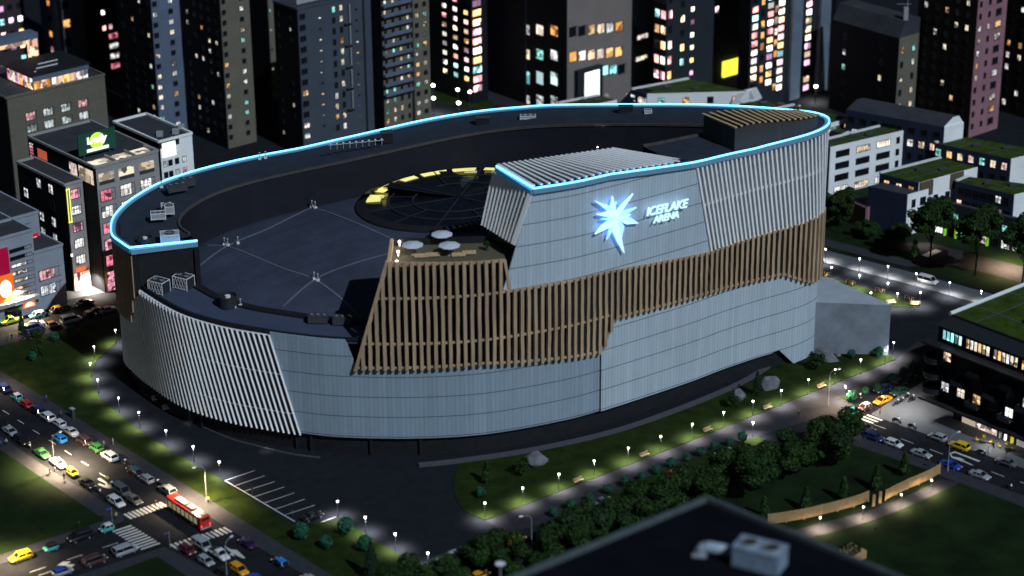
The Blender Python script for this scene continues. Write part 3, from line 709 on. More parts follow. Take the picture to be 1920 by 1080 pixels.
arms = [[(107, 248), (330, 330), (395, 460), (300, 400)], [(268, 300), (300, 330), (340, 400), (395, 470), (240, 330)], [(335, 188), (355, 290), (385, 440), (345, 440), (305, 340)], [(385, 255), (365, 330), (355, 400), (345, 370)],
        [(595, 160), (500, 300), (400, 450), (380, 400), (440, 310)], [(640, 332), (540, 400), (410, 480), (430, 420), (500, 370)], [(562, 420), (480, 480), (400, 480), (440, 440)],
        [(662, 532), (560, 460), (440, 460), (430, 500)], [(662, 532), (500, 545), (430, 500), (560, 480)], [(480, 570), (450, 710), (430, 690), (385, 480), (430, 500)],
        [(482, 912), (400, 780), (325, 620), (360, 500), (395, 460), (425, 620), (440, 700)], [(258, 742), (290, 640), (345, 520), (370, 540), (310, 660)], [(112, 672), (190, 570), (300, 500), (395, 480), (330, 570)],
        [(180, 482), (290, 478), (395, 470), (310, 505)], [(132, 425), (240, 400), (300, 380), (395, 465), (290, 460)]]
def fix(poly):
    a = sum(poly[i][0] * poly[(i + 1) % len(poly)][1] - poly[(i + 1) % len(poly)][0] * poly[i][1] for i in range(len(poly)))
    return poly if a > 0 else poly[::-1]
for k, a_ in enumerate(arms): pass
C0p = cpx(*C0)
star = flat('star_emblem', [[cpx(*p) for p in fix(a_)] for a_ in arms], [M['logo'], M['logo2']], 0.5)
halo_ = flat('added_halo_plate', [[(C0p[0] + (cpx(*p)[0] - C0p[0]) * .86, C0p[1] + (cpx(*p)[1] - C0p[1]) * .86) for p in fix(a_)] for a_ in arms], M['halo'], 0.15, star, -0.75)  # glowing plate added behind the star to throw a blue halo
star['label'] = 'glowing ice blue many pointed star emblem'
for k in range(1):
    pass
def text(name, s, p_left, p_right, hpx, m, depth=0.25, shear=0.25, normal=NG, tang=TG, onf=on_sign, parent=None, bold=0.02):
    cu = bpy.data.curves.new(name, 'FONT'); cu.body = s; cu.extrude = 0.15; cu.offset = bold; cu.shear = shear; cu.space_character = 0.95
    tmp = bpy.data.objects.new('tmp', cu); COL.objects.link(tmp); bpy.context.view_layer.update()
    me = bpy.data.meshes.new_from_object(tmp.evaluated_get(bpy.context.evaluated_depsgraph_get())); bpy.data.objects.remove(tmp)
    a, b = onf(*p_left), onf(*p_right); X = (b - a); L_ = X.length; X.normalize()
    xs_ = [v.co.x for v in me.vertices]; ys_ = [v.co.y for v in me.vertices]; x0, x1 = min(xs_), max(xs_); y0, y1 = min(ys_), max(ys_)
    Hh = hpx; Z = Vector((0, 0, 1)) if abs(normal.z) < 0.9 else X.cross(normal)
    for v in me.vertices:
        q = a + X * ((v.co.x - x0) / (x1 - x0) * L_) + Z * ((v.co.y - y0) / (y1 - y0) * Hh) + normal * (v.co.z * depth * 4); v.co = q
    me.materials.clear(); me.materials.append(m); o = link(name, me, parent or arena)
    if (parent or arena) is arena: o.matrix_parent_inverse = Matrix.Translation((0, -480, 0))
    me.polygons.foreach_set('material_index', [0] * len(me.polygons))
    return o
text('lettering', 'ICEFLAKE', (1212.5, 405.5), (1290.5, 388), 1.9, M['letter'], bold=0.004)['label'] = 'glowing word ICEFLAKE'
text('lettering', 'ARENA', (1224.5, 419), (1272, 407.5), 1.5, M['letter'], bold=0.004)['label'] = 'glowing word ARENA'
# --- concrete annex block on the right
zt = 12.8
q = [G(1523, 566, zt), G(1671, 571.5, zt), G(1531, 519, zt)]
q3 = G(1515, 535, zt)
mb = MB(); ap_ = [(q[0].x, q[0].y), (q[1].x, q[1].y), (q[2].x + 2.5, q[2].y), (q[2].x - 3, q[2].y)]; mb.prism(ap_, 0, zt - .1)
annex = mb.build('annex_block', mat('annex_wall_shaded', (.22, .245, .29), .9, .18, .3, detail=8, bump=.05, spec=.1)); mb = MB(); mb.prism(ap_, zt - .098, zt); mb.build('roof', M['concrete'], annex); tag(annex, 'plain concrete wedge block beside the right end of the arena', 'annex')  # wall colour kept darker than the roof to paint in the front's shade
print('ANNEX', [tuple(round(c, 1) for c in v) for v in q])
# wall light inside the bowl
h = Vector((0, 0, 0))
# ================================================================ GROUND
def sheet(name, px, z, m, label=None, world=False, slab=0.0, kind='structure'):
    pts = [Vector(p) if world else G(p[0], p[1], z) for p in px]
    mb = MB()
    if slab: mb.prism([(p.x, p.y) for p in pts], z - slab, z, bottom=False)
    else:
        a = sum(pts[i].x * pts[(i + 1) % len(pts)].y - pts[(i + 1) % len(pts)].x * pts[i].y for i in range(len(pts)))
        if a < 0: pts = pts[::-1]
        mb.add([(p.x, p.y, z) for p in pts], [tuple(range(len(pts)))])
    o = mb.build(name, m); tag(o, label, None, kind=kind); return o
mb = MB(); mb.box(-900, 900, 250, 1500, -1, 0); tag(mb.build('ground', M['plaza']), None, None, kind='structure')
def smooth(pts, n=6):
    out = []
    P_ = [pts[0]] + list(pts) + [pts[-1]]
    for i in range(1, len(P_) - 2):
        p0, p1, p2, p3 = P_[i - 1:i + 3]
        for j in range(n):
            t = j / n; out.append(tuple(0.5 * (2 * p1[k] + (p2[k] - p0[k]) * t + (2 * p0[k] - 5 * p1[k] + 4 * p2[k] - p3[k]) * t * t + (3 * p1[k] - p0[k] - 3 * p2[k] + p3[k]) * t ** 3) for k in (0, 1)))
    out.append(pts[-1]); return out
# avenue (lower left) and side street
sheet('road', [(-200, 600), (10, 722), (150, 816), (300, 912), (403, 976), (450, 1006), (567, 1076), (760, 1190), (560, 1190), (413, 1080), (320, 1030), (300, 1022), (222, 978), (213, 952), (93, 880), (0, 817), (-200, 690)], 0.006, M['road'], 'avenue with traffic in the lower left')
sheet('road', [(228, 975), (212, 984), (0, 1057), (-200, 1125), (-200, 1190), (143, 1080), (293, 1028), (325, 1027)], 0.010, M['road'], 'side street at the lower left')
# pavements of the avenue
sheet('pavement', [(-200, 690), (0, 817), (93, 880), (213, 952)] + smooth([(213, 952), (228, 965), (232, 975), (215, 983)], 5) + [(0, 1058), (-200, 1126), (-200, 1105), (0, 1040), (197, 975), (100, 910), (0, 843), (-200, 716)], 0.13, M['walk'], slab=0.2, label='pavement round the corner lawn')
sheet('pavement', [(-200, 580), (43, 720), (620, 1077), (800, 1190), (760, 1190), (567, 1076), (403, 976), (300, 912), (150, 816), (10, 722), (-200, 598)], 0.13, M['walk'], slab=0.2, label='pavement along the arena side of the avenue')
sheet('pavement', smooth([(143, 1080), (293, 1030), (306, 1027), (320, 1031), (413, 1081)], 3) + [(560, 1190), (470, 1190), (350, 1080), (295, 1043), (200, 1078), (0, 1150), (-100, 1170)], 0.13, M['walk'], slab=0.2, label='pavement at the bottom corner')
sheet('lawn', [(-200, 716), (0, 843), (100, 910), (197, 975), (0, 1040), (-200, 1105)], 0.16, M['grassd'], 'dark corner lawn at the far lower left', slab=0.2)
sheet('lawn', [(200, 1078), (295, 1043), (350, 1080), (470, 1190), (-100, 1180)], 0.16, M['grassd'], 'small lawn corner at the bottom edge', slab=0.2)
# long lawn between avenue and arena
LB = [(217, 643), (190, 668), (178, 682), (173, 712), (185, 742), (222, 775), (260, 805), (311, 838), (362, 868), (411, 896), (425, 905), (552, 985)]
sheet('lawn', [(-200, 560), (0, 648), (217, 593), (232, 620)] + smooth(LB, 4) + [(640, 975), (633, 968), (685, 1001), (741, 1035), (802, 1070), (1000, 1190), (800, 1190), (620, 1077), (43, 720), (-200, 580)], 0.14, M['grass'], 'long lawn along the avenue side of the arena', slab=0.2)
# upper left street
sheet('road', [(-200, 620), (-200, 560), (0, 575), (120, 553), (240, 530), (330, 560), (330, 640), (240, 568), (212, 577), (0, 632)], 0.008, M['road'], 'street beside the arena at the left')
sheet('pavement', [(-200, 690), (-200, 668), (0, 630), (212, 575), (235, 580), (230, 595), (217, 593), (0, 648)], 0.13, M['walk'], slab=0.2, label='pavement between the street and the long lawn')
sheet('pavement', [(-200, 610), (0, 596), (30, 590), (130, 562), (200, 548), (240, 535), (240, 500), (100, 500), (-200, 560)], 0.12, M['walk'], slab=0.2, label='forecourt in front of the shops at the left')
# front lawn
sheet('lawn', smooth([(910, 975), (867, 954), (853, 925), (852, 895), (860, 869)], 5) + smooth([(860, 869), (1010, 846), (1180, 805), (1370, 733), (1450, 690), (1475, 672), (1523, 662)], 5) + [(1600, 664), (1668, 664), (1680, 673), (1523, 735), (1280, 832)], 0.14, M['grass'], 'lawn with boulders in front of the arena', slab=0.2)
mbk = smooth([(785, 872), (860, 864), (1010, 841), (1180, 800), (1370, 727), (1455, 677)], 6)
mb = MB(); q = [G(a, b, 0.25) for a, b in mbk]
for a, b in zip(q, q[1:]): mb.beam(a, b, 1.3, 0.5)
tag(mb.build('plinth_kerb', M['kerb']), None, None, kind='structure')
mb = MB(); q = [G(a, b, 0.2) for a, b in smooth([(262, 730), (300, 760), (347, 783), (370, 796), (430, 822), (475, 834), (540, 850), (600, 858)], 5)]
for a, b in zip(q, q[1:]): mb.beam(a, b, 0.28, 0.3)
tag(mb.build('plinth_kerb', M['kerb']), None, None, kind='structure')
# paved promenade along the front lawn and out to the right
sheet('promenade', [(910, 976), (1280, 833), (1523, 736), (1680, 674), (1720, 640), (1760, 655), (1700, 690), (1640, 725), (1600, 745), (1600, 790), (1560, 775), (1390, 828), (1280, 866), (1173, 912), (1007, 985), (952, 999)], 0.012, M['path'], 'paved promenade lined with lamps and benches')
sheet('hedge_strip', [(1010, 985), (1173, 912), (1280, 866), (1390, 828), (1415, 818), (1440, 826), (1180, 930), (1010, 1003)], 0.14, M['grass'], 'narrow green strip planted with bushes', slab=0.2)
sheet('hedge_strip', [(1575, 745), (1590, 741), (1612, 745), (1598, 754), (1590, 752)], 0.14, M['grass'], 'small green island with a bush', slab=0.2)
sheet('hedge_strip', [(1640, 722), (1725, 683), (1745, 690), (1660, 730)], 0.14, M['grass'], 'green strip of bushes before the dark building', slab=0.2)
# street behind the tree row + big lawn
sheet('road', [(790, 1110), (1010, 1005), (1180, 932), (1440, 828), (1560, 775), (1600, 745), (1660, 728), (1760, 690), (1760, 770), (1645, 781), (1613, 818), (1480, 870), (1200, 980), (1000, 1080), (900, 1190), (700, 1190)], 0.010, M['road'], 'tree lined street in front of the promenade')
sheet('road', [(1600, 770), (1645, 781), (1920, 878), (2100, 940), (2100, 1000), (1913, 928), (1613, 818)], 0.014, M['road'], 'right hand street with parked cars')
sheet('pavement', smooth([(1640, 772), (1634, 776), (1645, 782)], 3) + [(1920, 878), (2100, 940), (2100, 740), (1920, 760), (1760, 700), (1680, 745)], 0.13, M['walkway'], slab=0.2, label='pale pavement in front of the dark apartment block')
sheet('pavement', [(1600, 812), (1613, 817), (1913, 927), (2100, 995), (2100, 1020), (1920, 951), (1797, 905), (1727, 877), (1600, 834)], 0.13, M['walk'], slab=0.2, label='pavement at the lawn side of the right hand street')
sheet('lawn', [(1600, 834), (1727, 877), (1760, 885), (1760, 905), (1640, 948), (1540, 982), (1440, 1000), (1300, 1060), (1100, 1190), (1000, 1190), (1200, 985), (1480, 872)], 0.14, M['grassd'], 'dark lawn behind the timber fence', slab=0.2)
sheet('park_path', smooth([(1450, 1010), (1520, 985), (1620, 960), (1700, 930), (1762, 898)], 4) + [(1800, 905)] + smooth([(1797, 907), (1735, 935), (1640, 975), (1560, 998), (1515, 1010), (1440, 1040)], 4), 0.15, M['path'], slab=0.2, label='pale path beside the timber fence')
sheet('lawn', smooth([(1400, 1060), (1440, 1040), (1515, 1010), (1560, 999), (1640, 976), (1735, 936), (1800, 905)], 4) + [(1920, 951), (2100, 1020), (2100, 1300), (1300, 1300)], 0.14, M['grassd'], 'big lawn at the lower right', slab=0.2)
# back right: walkway, grass, small road
sheet('lawn', [(1500, 430), (1540, 465), (1700, 500), (1900, 560), (2100, 620), (2100, 300), (1500, 250)], 0.13, M['grassd'], 'lawn beyond the walkway at the right', slab=0.2)
sheet('walkway', [(1500, 455), (1536, 466), (1700, 508), (1860, 551), (2100, 620), (2100, 680), (1840, 570), (1700, 531), (1536, 489), (1500, 480)], 0.14, M['walkway'], 'pale walkway crossing behind the arena', slab=0.2)
sheet('footpath', [(1500, 435), (1540, 446), (1620, 466), (1705, 488), (1720, 482), (1760, 470), (1775, 478), (1730, 497), (1700, 500), (1536, 458)], 0.145, M['walk'], 'narrow footpath through the grass', slab=0.2)
sheet('road', smooth([(1755, 494), (1700, 472), (1682, 462), (1700, 455), (1740, 455)], 5) + [(1920, 500), (2100, 545), (2100, 590), (1920, 532), (1850, 512)], 0.150, M['path'], 'service road in front of the row houses', slab=0.2)
for i in range(5):
    a = (1733 + i * 3.2, 477 - i * 0); 
sheet('crossing_mark', [(1728, 478), (1755, 467), (1766, 471), (1739, 482)], 0.156, M['paint'])
# curved lawn crescent beyond the annex
sheet('lawn', smooth([(1555, 520), (1600, 533), (1660, 550), (1700, 565), (1718, 572)], 4) + smooth([(1715, 576), (1660, 572), (1610, 555), (1560, 533)], 4), 0.14, M['grass'], 'thin crescent lawn beyond the annex', slab=0.2)
# far ground behind the towers
sheet('far_road', [(700, 230), (810, 195), (930, 196), (1060, 215), (1500, 160), (1560, 175), (1560, 130), (1300, 100), (900, 150), (700, 170)], 0.012, M['path'], 'street far behind the arena')
sheet('far_lawn', [(805, 190), (815, 172), (925, 190), (925, 205), (870, 200)], 0.13, M['grass'], 'grass verge far behind', slab=0.2)
# ---- painted marks
def mark(polys, z, label=None, kind='structure'):
    mb = MB()
    for px in polys:
        pts = [G(a, b, z) for a, b in px]
        ar = sum(pts[i].x * pts[(i + 1) % len(pts)].y - pts[(i + 1) % len(pts)].x * pts[i].y for i in range(len(pts)))
        if ar < 0: pts = pts[::-1]
        mb.add([(p.x, p.y, z) for p in pts], [tuple(range(len(pts)))])
    o = mb.build('road_marking', M['paint']); tag(o, label, None, kind=kind); return o
def dash(cx, cy, ln, D, z=0.016, w=0.17):
    c = G(cx, cy, z); N = Vector((-D.y, D.x, 0)); mb = MB()
    q = [c - D * ln / 2 - N * w / 2, c + D * ln / 2 - N * w / 2, c + D * ln / 2 + N * w / 2, c - D * ln / 2 + N * w / 2]
    mb.add([(p.x, p.y, z) for p in q], [(0, 1, 2, 3)])
    o = mb.build('road_marking', M['paint']); tag(o, None, None, kind='structure')
for x, y in ((11, 773), (39, 791), (68, 810), (98, 829), (128, 849), (159, 869), (193, 891)): dash(x, y, 2.6, D1)
DC = Vector((math.cos(R(35.5)), math.sin(R(35.5)), 0))
for x, y in ((207, 1022), (140, 1045), (71, 1068), (87, 1074)): dash(x, y, 3.4, DC)
for x, y in ((1650, 800), (1701, 827), (1756, 847), (1813, 868), (1871, 889), (1925, 908)): dash(x, y, 3.2, Vector((math.cos(R(-43)), math.sin(R(-43)), 0)), z=0.02)
def crosswalk(a, b, n, D, ln, w=0.55, z=0.018):
    A, B = G(*a, z), G(*b, z); mb = MB(); N = Vector((-D.y, D.x, 0))
    for i in range(n):
        c = A.lerp(B, i / (n - 1)); q = [c - D * ln / 2 - N * w / 2, c + D * ln / 2 - N * w / 2, c + D * ln / 2 + N * w / 2, c - D * ln / 2 + N * w / 2]
        mb.add([(p.x, p.y, z) for p in q], [(0, 1, 2, 3)])
    tag(mb.build('crosswalk_marking', M['paint']), None, None, kind='structure')
crosswalk((240, 968), (306, 946), 10, D1, 2.7)
crosswalk((229, 991), (282, 1024), 10, DC, 4.2)
crosswalk((327, 1025), (427, 993), 13, D1, 2.7)
crosswalk((1607, 794), (1640, 783), 5, Vector((math.cos(R(-43)), math.sin(R(-43)), 0)), 4.0, 0.6, 0.022)
# arrows
mark([[(182, 898), (187, 896), (208, 909), (214, 917), (195, 914), (183, 908), (186, 906), (196, 910), (199, 908)]], 0.02)
mark([[(421, 1023), (432, 1030), (444, 1031), (460, 1046), (456, 1047), (437, 1038), (440, 1043), (430, 1040), (434, 1036), (428, 1032)]], 0.02)
mark([[(107, 1060), (118, 1053), (133, 1053), (126, 1058), (141, 1058), (131, 1066), (133, 1062), (116, 1060)]], 0.02)
mark([[(1780, 850), (1790, 846), (1838, 864), (1835, 866), (1791, 849), (1783, 851), (1786, 856), (1800, 858), (1808, 862), (1805, 866), (1795, 862), (1784, 858)]], 0.026)
mark([[(1803, 864), (1806, 863), (1823, 871), (1820, 872)]], 0.026)
# parking bay
def pline(a, b, w=0.16, z=0.012):
    A, B = G(*a, z), G(*b, z); mb = MB(); mb.beam(A, B, w, 0.004); tag(mb.build('parking_line', M['paint']), None, None, kind='structure')
pline((422, 901), (553, 978), 0.24)
for a, b in (((422, 901), (478, 882)), ((440, 911), (496, 892)), ((458, 921), (515, 903)), ((475, 932), (533, 913)), ((496, 943), (552, 924)), ((515, 955), (571, 936)), ((533, 966), (590, 947)), ((580, 987), (630, 969))): pline(a, b)
# ================================================================ LAMPS
ORD = ['first', 'second', 'third', 'fourth', 'fifth', 'sixth', 'seventh', 'eighth', 'ninth', 'tenth', 'eleventh', 'twelfth', 'thirteenth', 'fourteenth', 'fifteenth', 'sixteenth', 'seventeenth', 'eighteenth', 'nineteenth', 'twentieth']
def spot(name, energy, col, size=150, blend=1.0, soft=0.15):
    l = bpy.data.lights.new(name, 'SPOT'); l.energy = energy; l.color = col; l.spot_size = R(size); l.spot_blend = blend; l.shadow_soft_size = soft; return l
def make_park_lamp():
    t = thing('park_lamp', 'lamp', 'park lamp')
    mb = MB(); mb.lathe((0, 0, 0), [(0.13, 0), (0.13, 0.1), (0.08, 0.16), (0.08, 0.9), (0.05, 1.0)], 8); mb.tube((0, 0, 1.0), (0, 0, 3.45), 0.045, 0.035, 6); mb.build('post', M['dmetal'], t)
    mb = MB(); mb.lathe((0, 0, 3.45), [(0.08, 0), (0.17, 0.08), (0.2, 0.22), (0.17, 0.36), (0.06, 0.42)], 10); mb.build('globe', M['globe'], t, True)
    mb = MB(); mb.lathe((0, 0, 3.87), [(0.14, 0), (0.05, 0.06), (0.02, 0.12)], 8); mb.build('cap', M['dmetal'], t)
    lo = bpy.data.objects.new('lamp_light', spot('lamp_light', 6500, (1, 0.93, 0.86), 128, 1.0)); COL.objects.link(lo); lo.parent = t; lo.location = (0, 0, 3.35)
    return t
lamp0 = make_park_lamp(); used = [False]
def place(first, flag, loc, rz=0, label=None, group=None, scale=None):
    if not flag[0]:
        flag[0] = True; first.location = loc; first.rotation_euler = (0, 0, rz)
        if label: first['label'] = label
        if group: first['group'] = group
        if scale: first.scale = (scale,) * 3 if not isinstance(scale, (tuple, list)) else scale
        return first
    return dup(first, loc, rz, label, group, scale)
def lampG(hx, hy, label, group, z=0.13):
    p = G(hx, hy, z + 3.65); place(lamp0, used, (p.x, p.y, z), 0, label, group)
rows = {
 'lamps round the left curve of the plaza': ([(216, 619), (176, 650), (169, 681), (183, 712), (222, 746), (260, 773), (311, 807), (362, 837), (411, 866)], 'round white park lamp, {o} from the top on the left lawn edge'),
 'lamps along the lower plaza edge': ([(633, 940), (685, 970), (741, 1001), (802, 1037)], 'round white park lamp, {o} below the parking bay'),
 'lamps along the promenade': ([(909, 943), (980, 915), (1048, 889), (1114, 864), (1178, 840), (1239, 818), (1298, 795), (1357, 773), (1412, 752), (1465, 732), (1516, 712), (1566, 693), (1614, 674), (1661, 657)], 'round white park lamp on the front lawn edge, {o} counted from the lawn tip'),
 'lamps on the pale walkway': ([(1548, 467), (1612, 485), (1665, 499), (1718, 513), (1781, 530), (1840, 546)], 'round white park lamp on the pale back walkway, {o} from the arena'),
 'lamps on the plaza beyond the annex': ([(1559, 501), (1612, 516), (1665, 531), (1633, 549), (1683, 550), (1726, 548)], 'round white park lamp on the back plaza by the bicycles, {o} of six'),
}
for g, (pts, lab) in rows.items():
    for i, (x, y) in enumerate(pts): lampG(x, y, lab.format(o=ORD[i]), g)
for (x, y, lab) in ((1412, 792, 'round white park lamp beyond the tree row, standing mid promenade'), (1585, 724, 'round white park lamp beside the bright green bush'), (1676, 642, 'round white park lamp past the annex corner')):
    lampG(x, y, lab, 'lamps along the promenade')
# lanterns by the fence
t = thing('lantern_post', 'lantern', 'lantern')
mb = MB(); mb.lathe((0, 0, 0), [(0.16, 0), (0.16, 0.25), (0.07, 0.4), (0.06, 2.6), (0.1, 2.7)], 8); mb.build('post', M['black'], t)
mb = MB(); mb.lathe((0, 0, 2.7), [(0.1, 0), (0.2, 0.4), (0.2, 0.42)], 6); mb.build('lantern_glass', M['globe'], t)
mb = MB(); mb.lathe((0, 0, 3.12), [(0.26, 0), (0.1, 0.18), (0.02, 0.3)], 6); mb.build('lantern_roof', M['black'], t)
lo = bpy.data.objects.new('lantern_light', spot('lantern_light', 11000, (1, 0.78, 0.5), 165, 1.0)); COL.objects.link(lo); lo.parent = t; lo.location = (0, 0, 2.65)
fl = [False]
for i, (x, y) in enumerate(((1538, 970), (1619, 950), (1690, 927), (1747, 900))):
    p = G(x, y, 3.05); place(t, fl, (p.x, p.y, 0.14), 0, 'black lantern post on the fence path, ' + ORD[i] + ' from the left', 'lantern posts by the timber fence')
# tall street lamps
def make_street_lamp():
    t = thing('street_lamp', 's', 'street lamp')
    mb = MB(); mb.lathe((0, 0, 0), [(0.16, 0), (0.16, 0.8), (0.09, 1.0), (0.06, 7.6)], 8); mb.build('pole', M['metal'], t)
    mb = MB(); pts = [Vector((0, 0, 7.5)), Vector((0.3, 0, 8.1)), Vector((1.0, 0, 8.4)), Vector((1.9, 0, 8.5))]
    for a, b in zip(pts, pts[1:]): mb.tube(a, b, 0.045, 0.04, 6)
    mb.build('arm', M['metal'], t)
    mb = MB(); mb.box(1.8, 2.6, -0.16, 0.16, 8.45, 8.6); mb.box(1.9, 2.5, -0.12, 0.12, 8.6, 8.66); mb.build('lamp_head', M['white'], t)
    return t
sl0 = make_street_lamp(); fl = [False]
DEF_ = []
def street_lamp(bx, by, rz, label, warm=None, e=2600, sc=1.0):
    p = G(bx, by, 0.13); o = place(sl0, fl, (p.x, p.y, 0.13), rz, label, 'tall street lamps', sc)
    if warm: DEF_.append((o, warm, e))
    return o
W_ = (1.0, 0.74, 0.42)
street_lamp(103, 884, R(45), 'tall street lamp on the avenue pavement beside the white taxi', W_, 130000)
street_lamp(388, 942, R(200), 'tall street lamp on the pavement behind the red bus', W_, 60000)
street_lamp(426, 1088, R(60), 'tall street lamp at the bottom edge by the orange taxi')
street_lamp(33, 592, R(-60), 'tall street lamp in front of the pizza shop', W_, 70000, 0.9)
street_lamp(997, 1036, R(200), 'tall street lamp among the trees near the dark green bus')
street_lamp(1777, 883, R(30), 'tall street lamp beside the blue car on the right street')
street_lamp(1553, 760, R(20), 'tall street lamp on the promenade near the bright bush', W_, 22000)
for o, warm, e in DEF_:
    mb = MB(); mb.box(1.9, 2.5, -0.12, 0.12, 8.40, 8.44); q = mb.build('lens', M['warm'], o)
    l = spot('street_light', e, warm, 135, 1.0, 0.3); lo = bpy.data.objects.new('street_light', l); COL.objects.link(lo); lo.parent = o; lo.location = (2.2, 0, 8.3)
def light_at(px, py, z, e, col, kind='SPOT', size=140, name='light'):
    p = G(px, py, 0); l = spot(name, e, col, size) if kind == 'SPOT' else bpy.data.lights.new(name, 'POINT'); l.energy = e; l.color = col; l.shadow_soft_size = 0.3
    lo = bpy.data.objects.new(name, l); COL.objects.link(lo); lo.location = (p.x, p.y, z); return lo
# extra lit lamps that stand just out of frame or under eaves in the photograph
light_at(10, 1062, 8, 40000, W_, name='street_light'); light_at(1895, 506, 7, 36000, (1, .7, .4), name='street_light'); light_at(1600, 778, 8, 9000, (1, .75, .5), name='street_light')
light_at(-8, 733, 8, 7000, (1, .7, .45), name='street_light')
light_at(172, 548, 5, 42000, (1, .85, .65), name='shop_light'); light_at(190, 552, 3, 500, (1, .4, .15), 'POINT', name='shop_light')
light_at(1697, 768, 8, 9000, (1, .93, .85), name='shop_light'); light_at(1860, 840, 4, 1500, (1, .95, .85), name='shop_light')
light_at(1735, 462, 4, 1500, (1, .8, .6), name='shop_light')
light_at(357, 793, 3.6, 500, (1, .9, .8), size=60, name='entrance_light'); light_at(499, 846, 3.6, 700, (1, .9, .8), size=60, name='entrance_light')
# ================================================================ TREES
import random as _r
def leaf_mesh(name, n, shape, rnd, size=0.35, cols=None):
    """many leaf clumps in a volume; shape(rnd) gives a point"""
    vs = []; fs = []
    for i in range(n):
        c, nrm = shape(rnd); a = rnd.uniform(0, 6.28); s = size * rnd.uniform(0.6, 1.4)
        nrm = (nrm + Vector((rnd.uniform(-1, 1), rnd.uniform(-1, 1), rnd.uniform(-0.6, 1))) * 0.8).normalized()
        u = nrm.orthogonal().normalized(); v = nrm.cross(u); u, v = u * math.cos(a) + v * math.sin(a), v * math.cos(a) - u * math.sin(a)
        k = len(vs); vs += [c - u * s, c - v * s * 0.55, c + u * s + nrm * s * 0.2, c + v * s * 0.55]; fs.append((k, k + 1, k + 2, k + 3))
    me = bpy.data.meshes.new(name); me.from_pydata(vs, [], fs); me.update(); return me
def leafmat(name, a, b, c):
    m, t, bs, L = newmat(name)
    ge = nd(t, 'ShaderNodeNewGeometry'); cr = nd(t, 'ShaderNodeValToRGB'); cr.color_ramp.elements[0].color = c4(a); cr.color_ramp.elements[1].color = c4(c)
    e = cr.color_ramp.elements.new(0.5); e.color = c4(b); L.new(ge.outputs['Random Per Island'], cr.inputs[0]); L.new(cr.outputs[0], bs.inputs['Base Color'])
    bs.inputs['Roughness'].default_value = 0.7; bs.inputs['Specular IOR Level'].default_value = 0.15
    return m
M['leaf'] = leafmat('leaf', (0.006, 0.018, 0.004), (0.014, 0.036, 0.007), (0.030, 0.066, 0.013))
M['leafb'] = leafmat('bush_leaf', (0.010, 0.06, 0.035), (0.015, 0.09, 0.05), (0.03, 0.12, 0.06))
M['leaff'] = leafmat('fir_leaf', (0.006, 0.016, 0.008), (0.010, 0.026, 0.012), (0.016, 0.036, 0.018))
def blobs(lst):
    def f(r):
        c, rad = r.choices(lst, weights=[b[1].x * b[1].y * b[1].z for b in lst])[0]
        while True:
            d = Vector((r.uniform(-1, 1), r.uniform(-1, 1), r.uniform(-1, 1)))
            if 0.2 < d.length < 1: break
        d2 = d.normalized() * (d.length ** 0.45)
        return c + Vector((d2.x * rad.x, d2.y * rad.y, d2.z * rad.z)), d.normalized()
    return f
def make_tree(seed, h, spread, name='broadleaf_tree', n=6500, leaf=0.42, low=0.22):
    r = _r.Random(seed); t = thing(name, 't', 'tree')
    mb = MB(); top = h * 0.62; mb.tube((0, 0, 0), (0.1, 0.05, h * 0.35), 0.26, 0.2, 8, False); mb.tube((0.1, 0.05, h * 0.35), (0, 0.1, top), 0.2, 0.08, 8)
    bl = []
    for i in range(21):
        a = i * 2.4 + r.uniform(-.4, .4); rr = spread * r.uniform(0.35, 0.8); z = h * r.uniform(low + 0.12, 0.86)
        if i < 2: rr *= 0.2; z = h * 0.8
        c = Vector((rr * math.cos(a), rr * math.sin(a), z)); s = spread * r.uniform(0.16, 0.40); bl.append((c, Vector((s, s, s * 0.72))))
        mb.tube((0.05, 0.05, h * r.uniform(.28, .5)), c, 0.09, 0.03, 5)
    mb.build('trunk', M['bark'], t)
    me = leaf_mesh('crown', n, blobs(bl), r, leaf); me.materials.append(M['leaf']); link('crown', me, t); return t
TR = [make_tree(1, 12.0, 7.6), make_tree(2, 11.2, 7.2), make_tree(3, 13.0, 8.0)]
TR.append(make_tree(8, 18.5, 6.6, n=6500, leaf=.4, low=.42)); TR[3].children[1].data.materials[0] = leafmat('leaf_dark', (0.004, 0.012, 0.006), (0.007, 0.019, 0.009), (0.011, 0.028, 0.013))
TF = [[False], [False], [False], [False]]
def tree(px, py, k, label, group, scale=1.0, z=0.13, rz=None):
    p = G(px, py, z); return place(TR[k], TF[k], (p.x, p.y, z), (px * 1.7) % 6.28 if rz is None else rz, label, group, scale)
TG_ = 'leafy trees lining the street'
row = [(600 + 10, 1120, 0, .8)]
for i, (x, y, k, sc, lab) in enumerate([
    (835, 1105, 0, .95, 'leafy tree at the bottom edge left of the dark green bus'), (925, 1058, 1, 1.0, 'leafy tree beside the green bus, in front of the orange taxi'),
    (1052, 1030, 2, .8, 'small leafy tree right of the street lamp among the trees'), (1100, 1012, 0, 1.0, 'leafy tree below the yellow sports car'), (1165, 992, 1, 1.05, 'leafy tree fourth along the street row'),
    (1235, 965, 2, 1.0, 'leafy tree below the red car roof'), (1310, 935, 0, 1.0, 'leafy tree above the peak of the dark roof'), (1395, 905, 2, 1.05, 'leafy tree left of the tallest tree pair'),
    (1480, 868, 1, 1.05, 'wide leafy tree second from the street corner'), (1555, 848, 2, 1.12, 'tallest leafy tree at the street corner by the crosswalk'), (1000, 1088, 1, .9, 'leafy tree behind the left edge of the dark roof'), (750, 1125, 2, .9, 'leafy tree cut by the bottom edge')]):
    tree(x, y + 17, k, lab, TG_, (sc * .80, sc * .80, sc * (.74 + .1 * math.sin(x))))
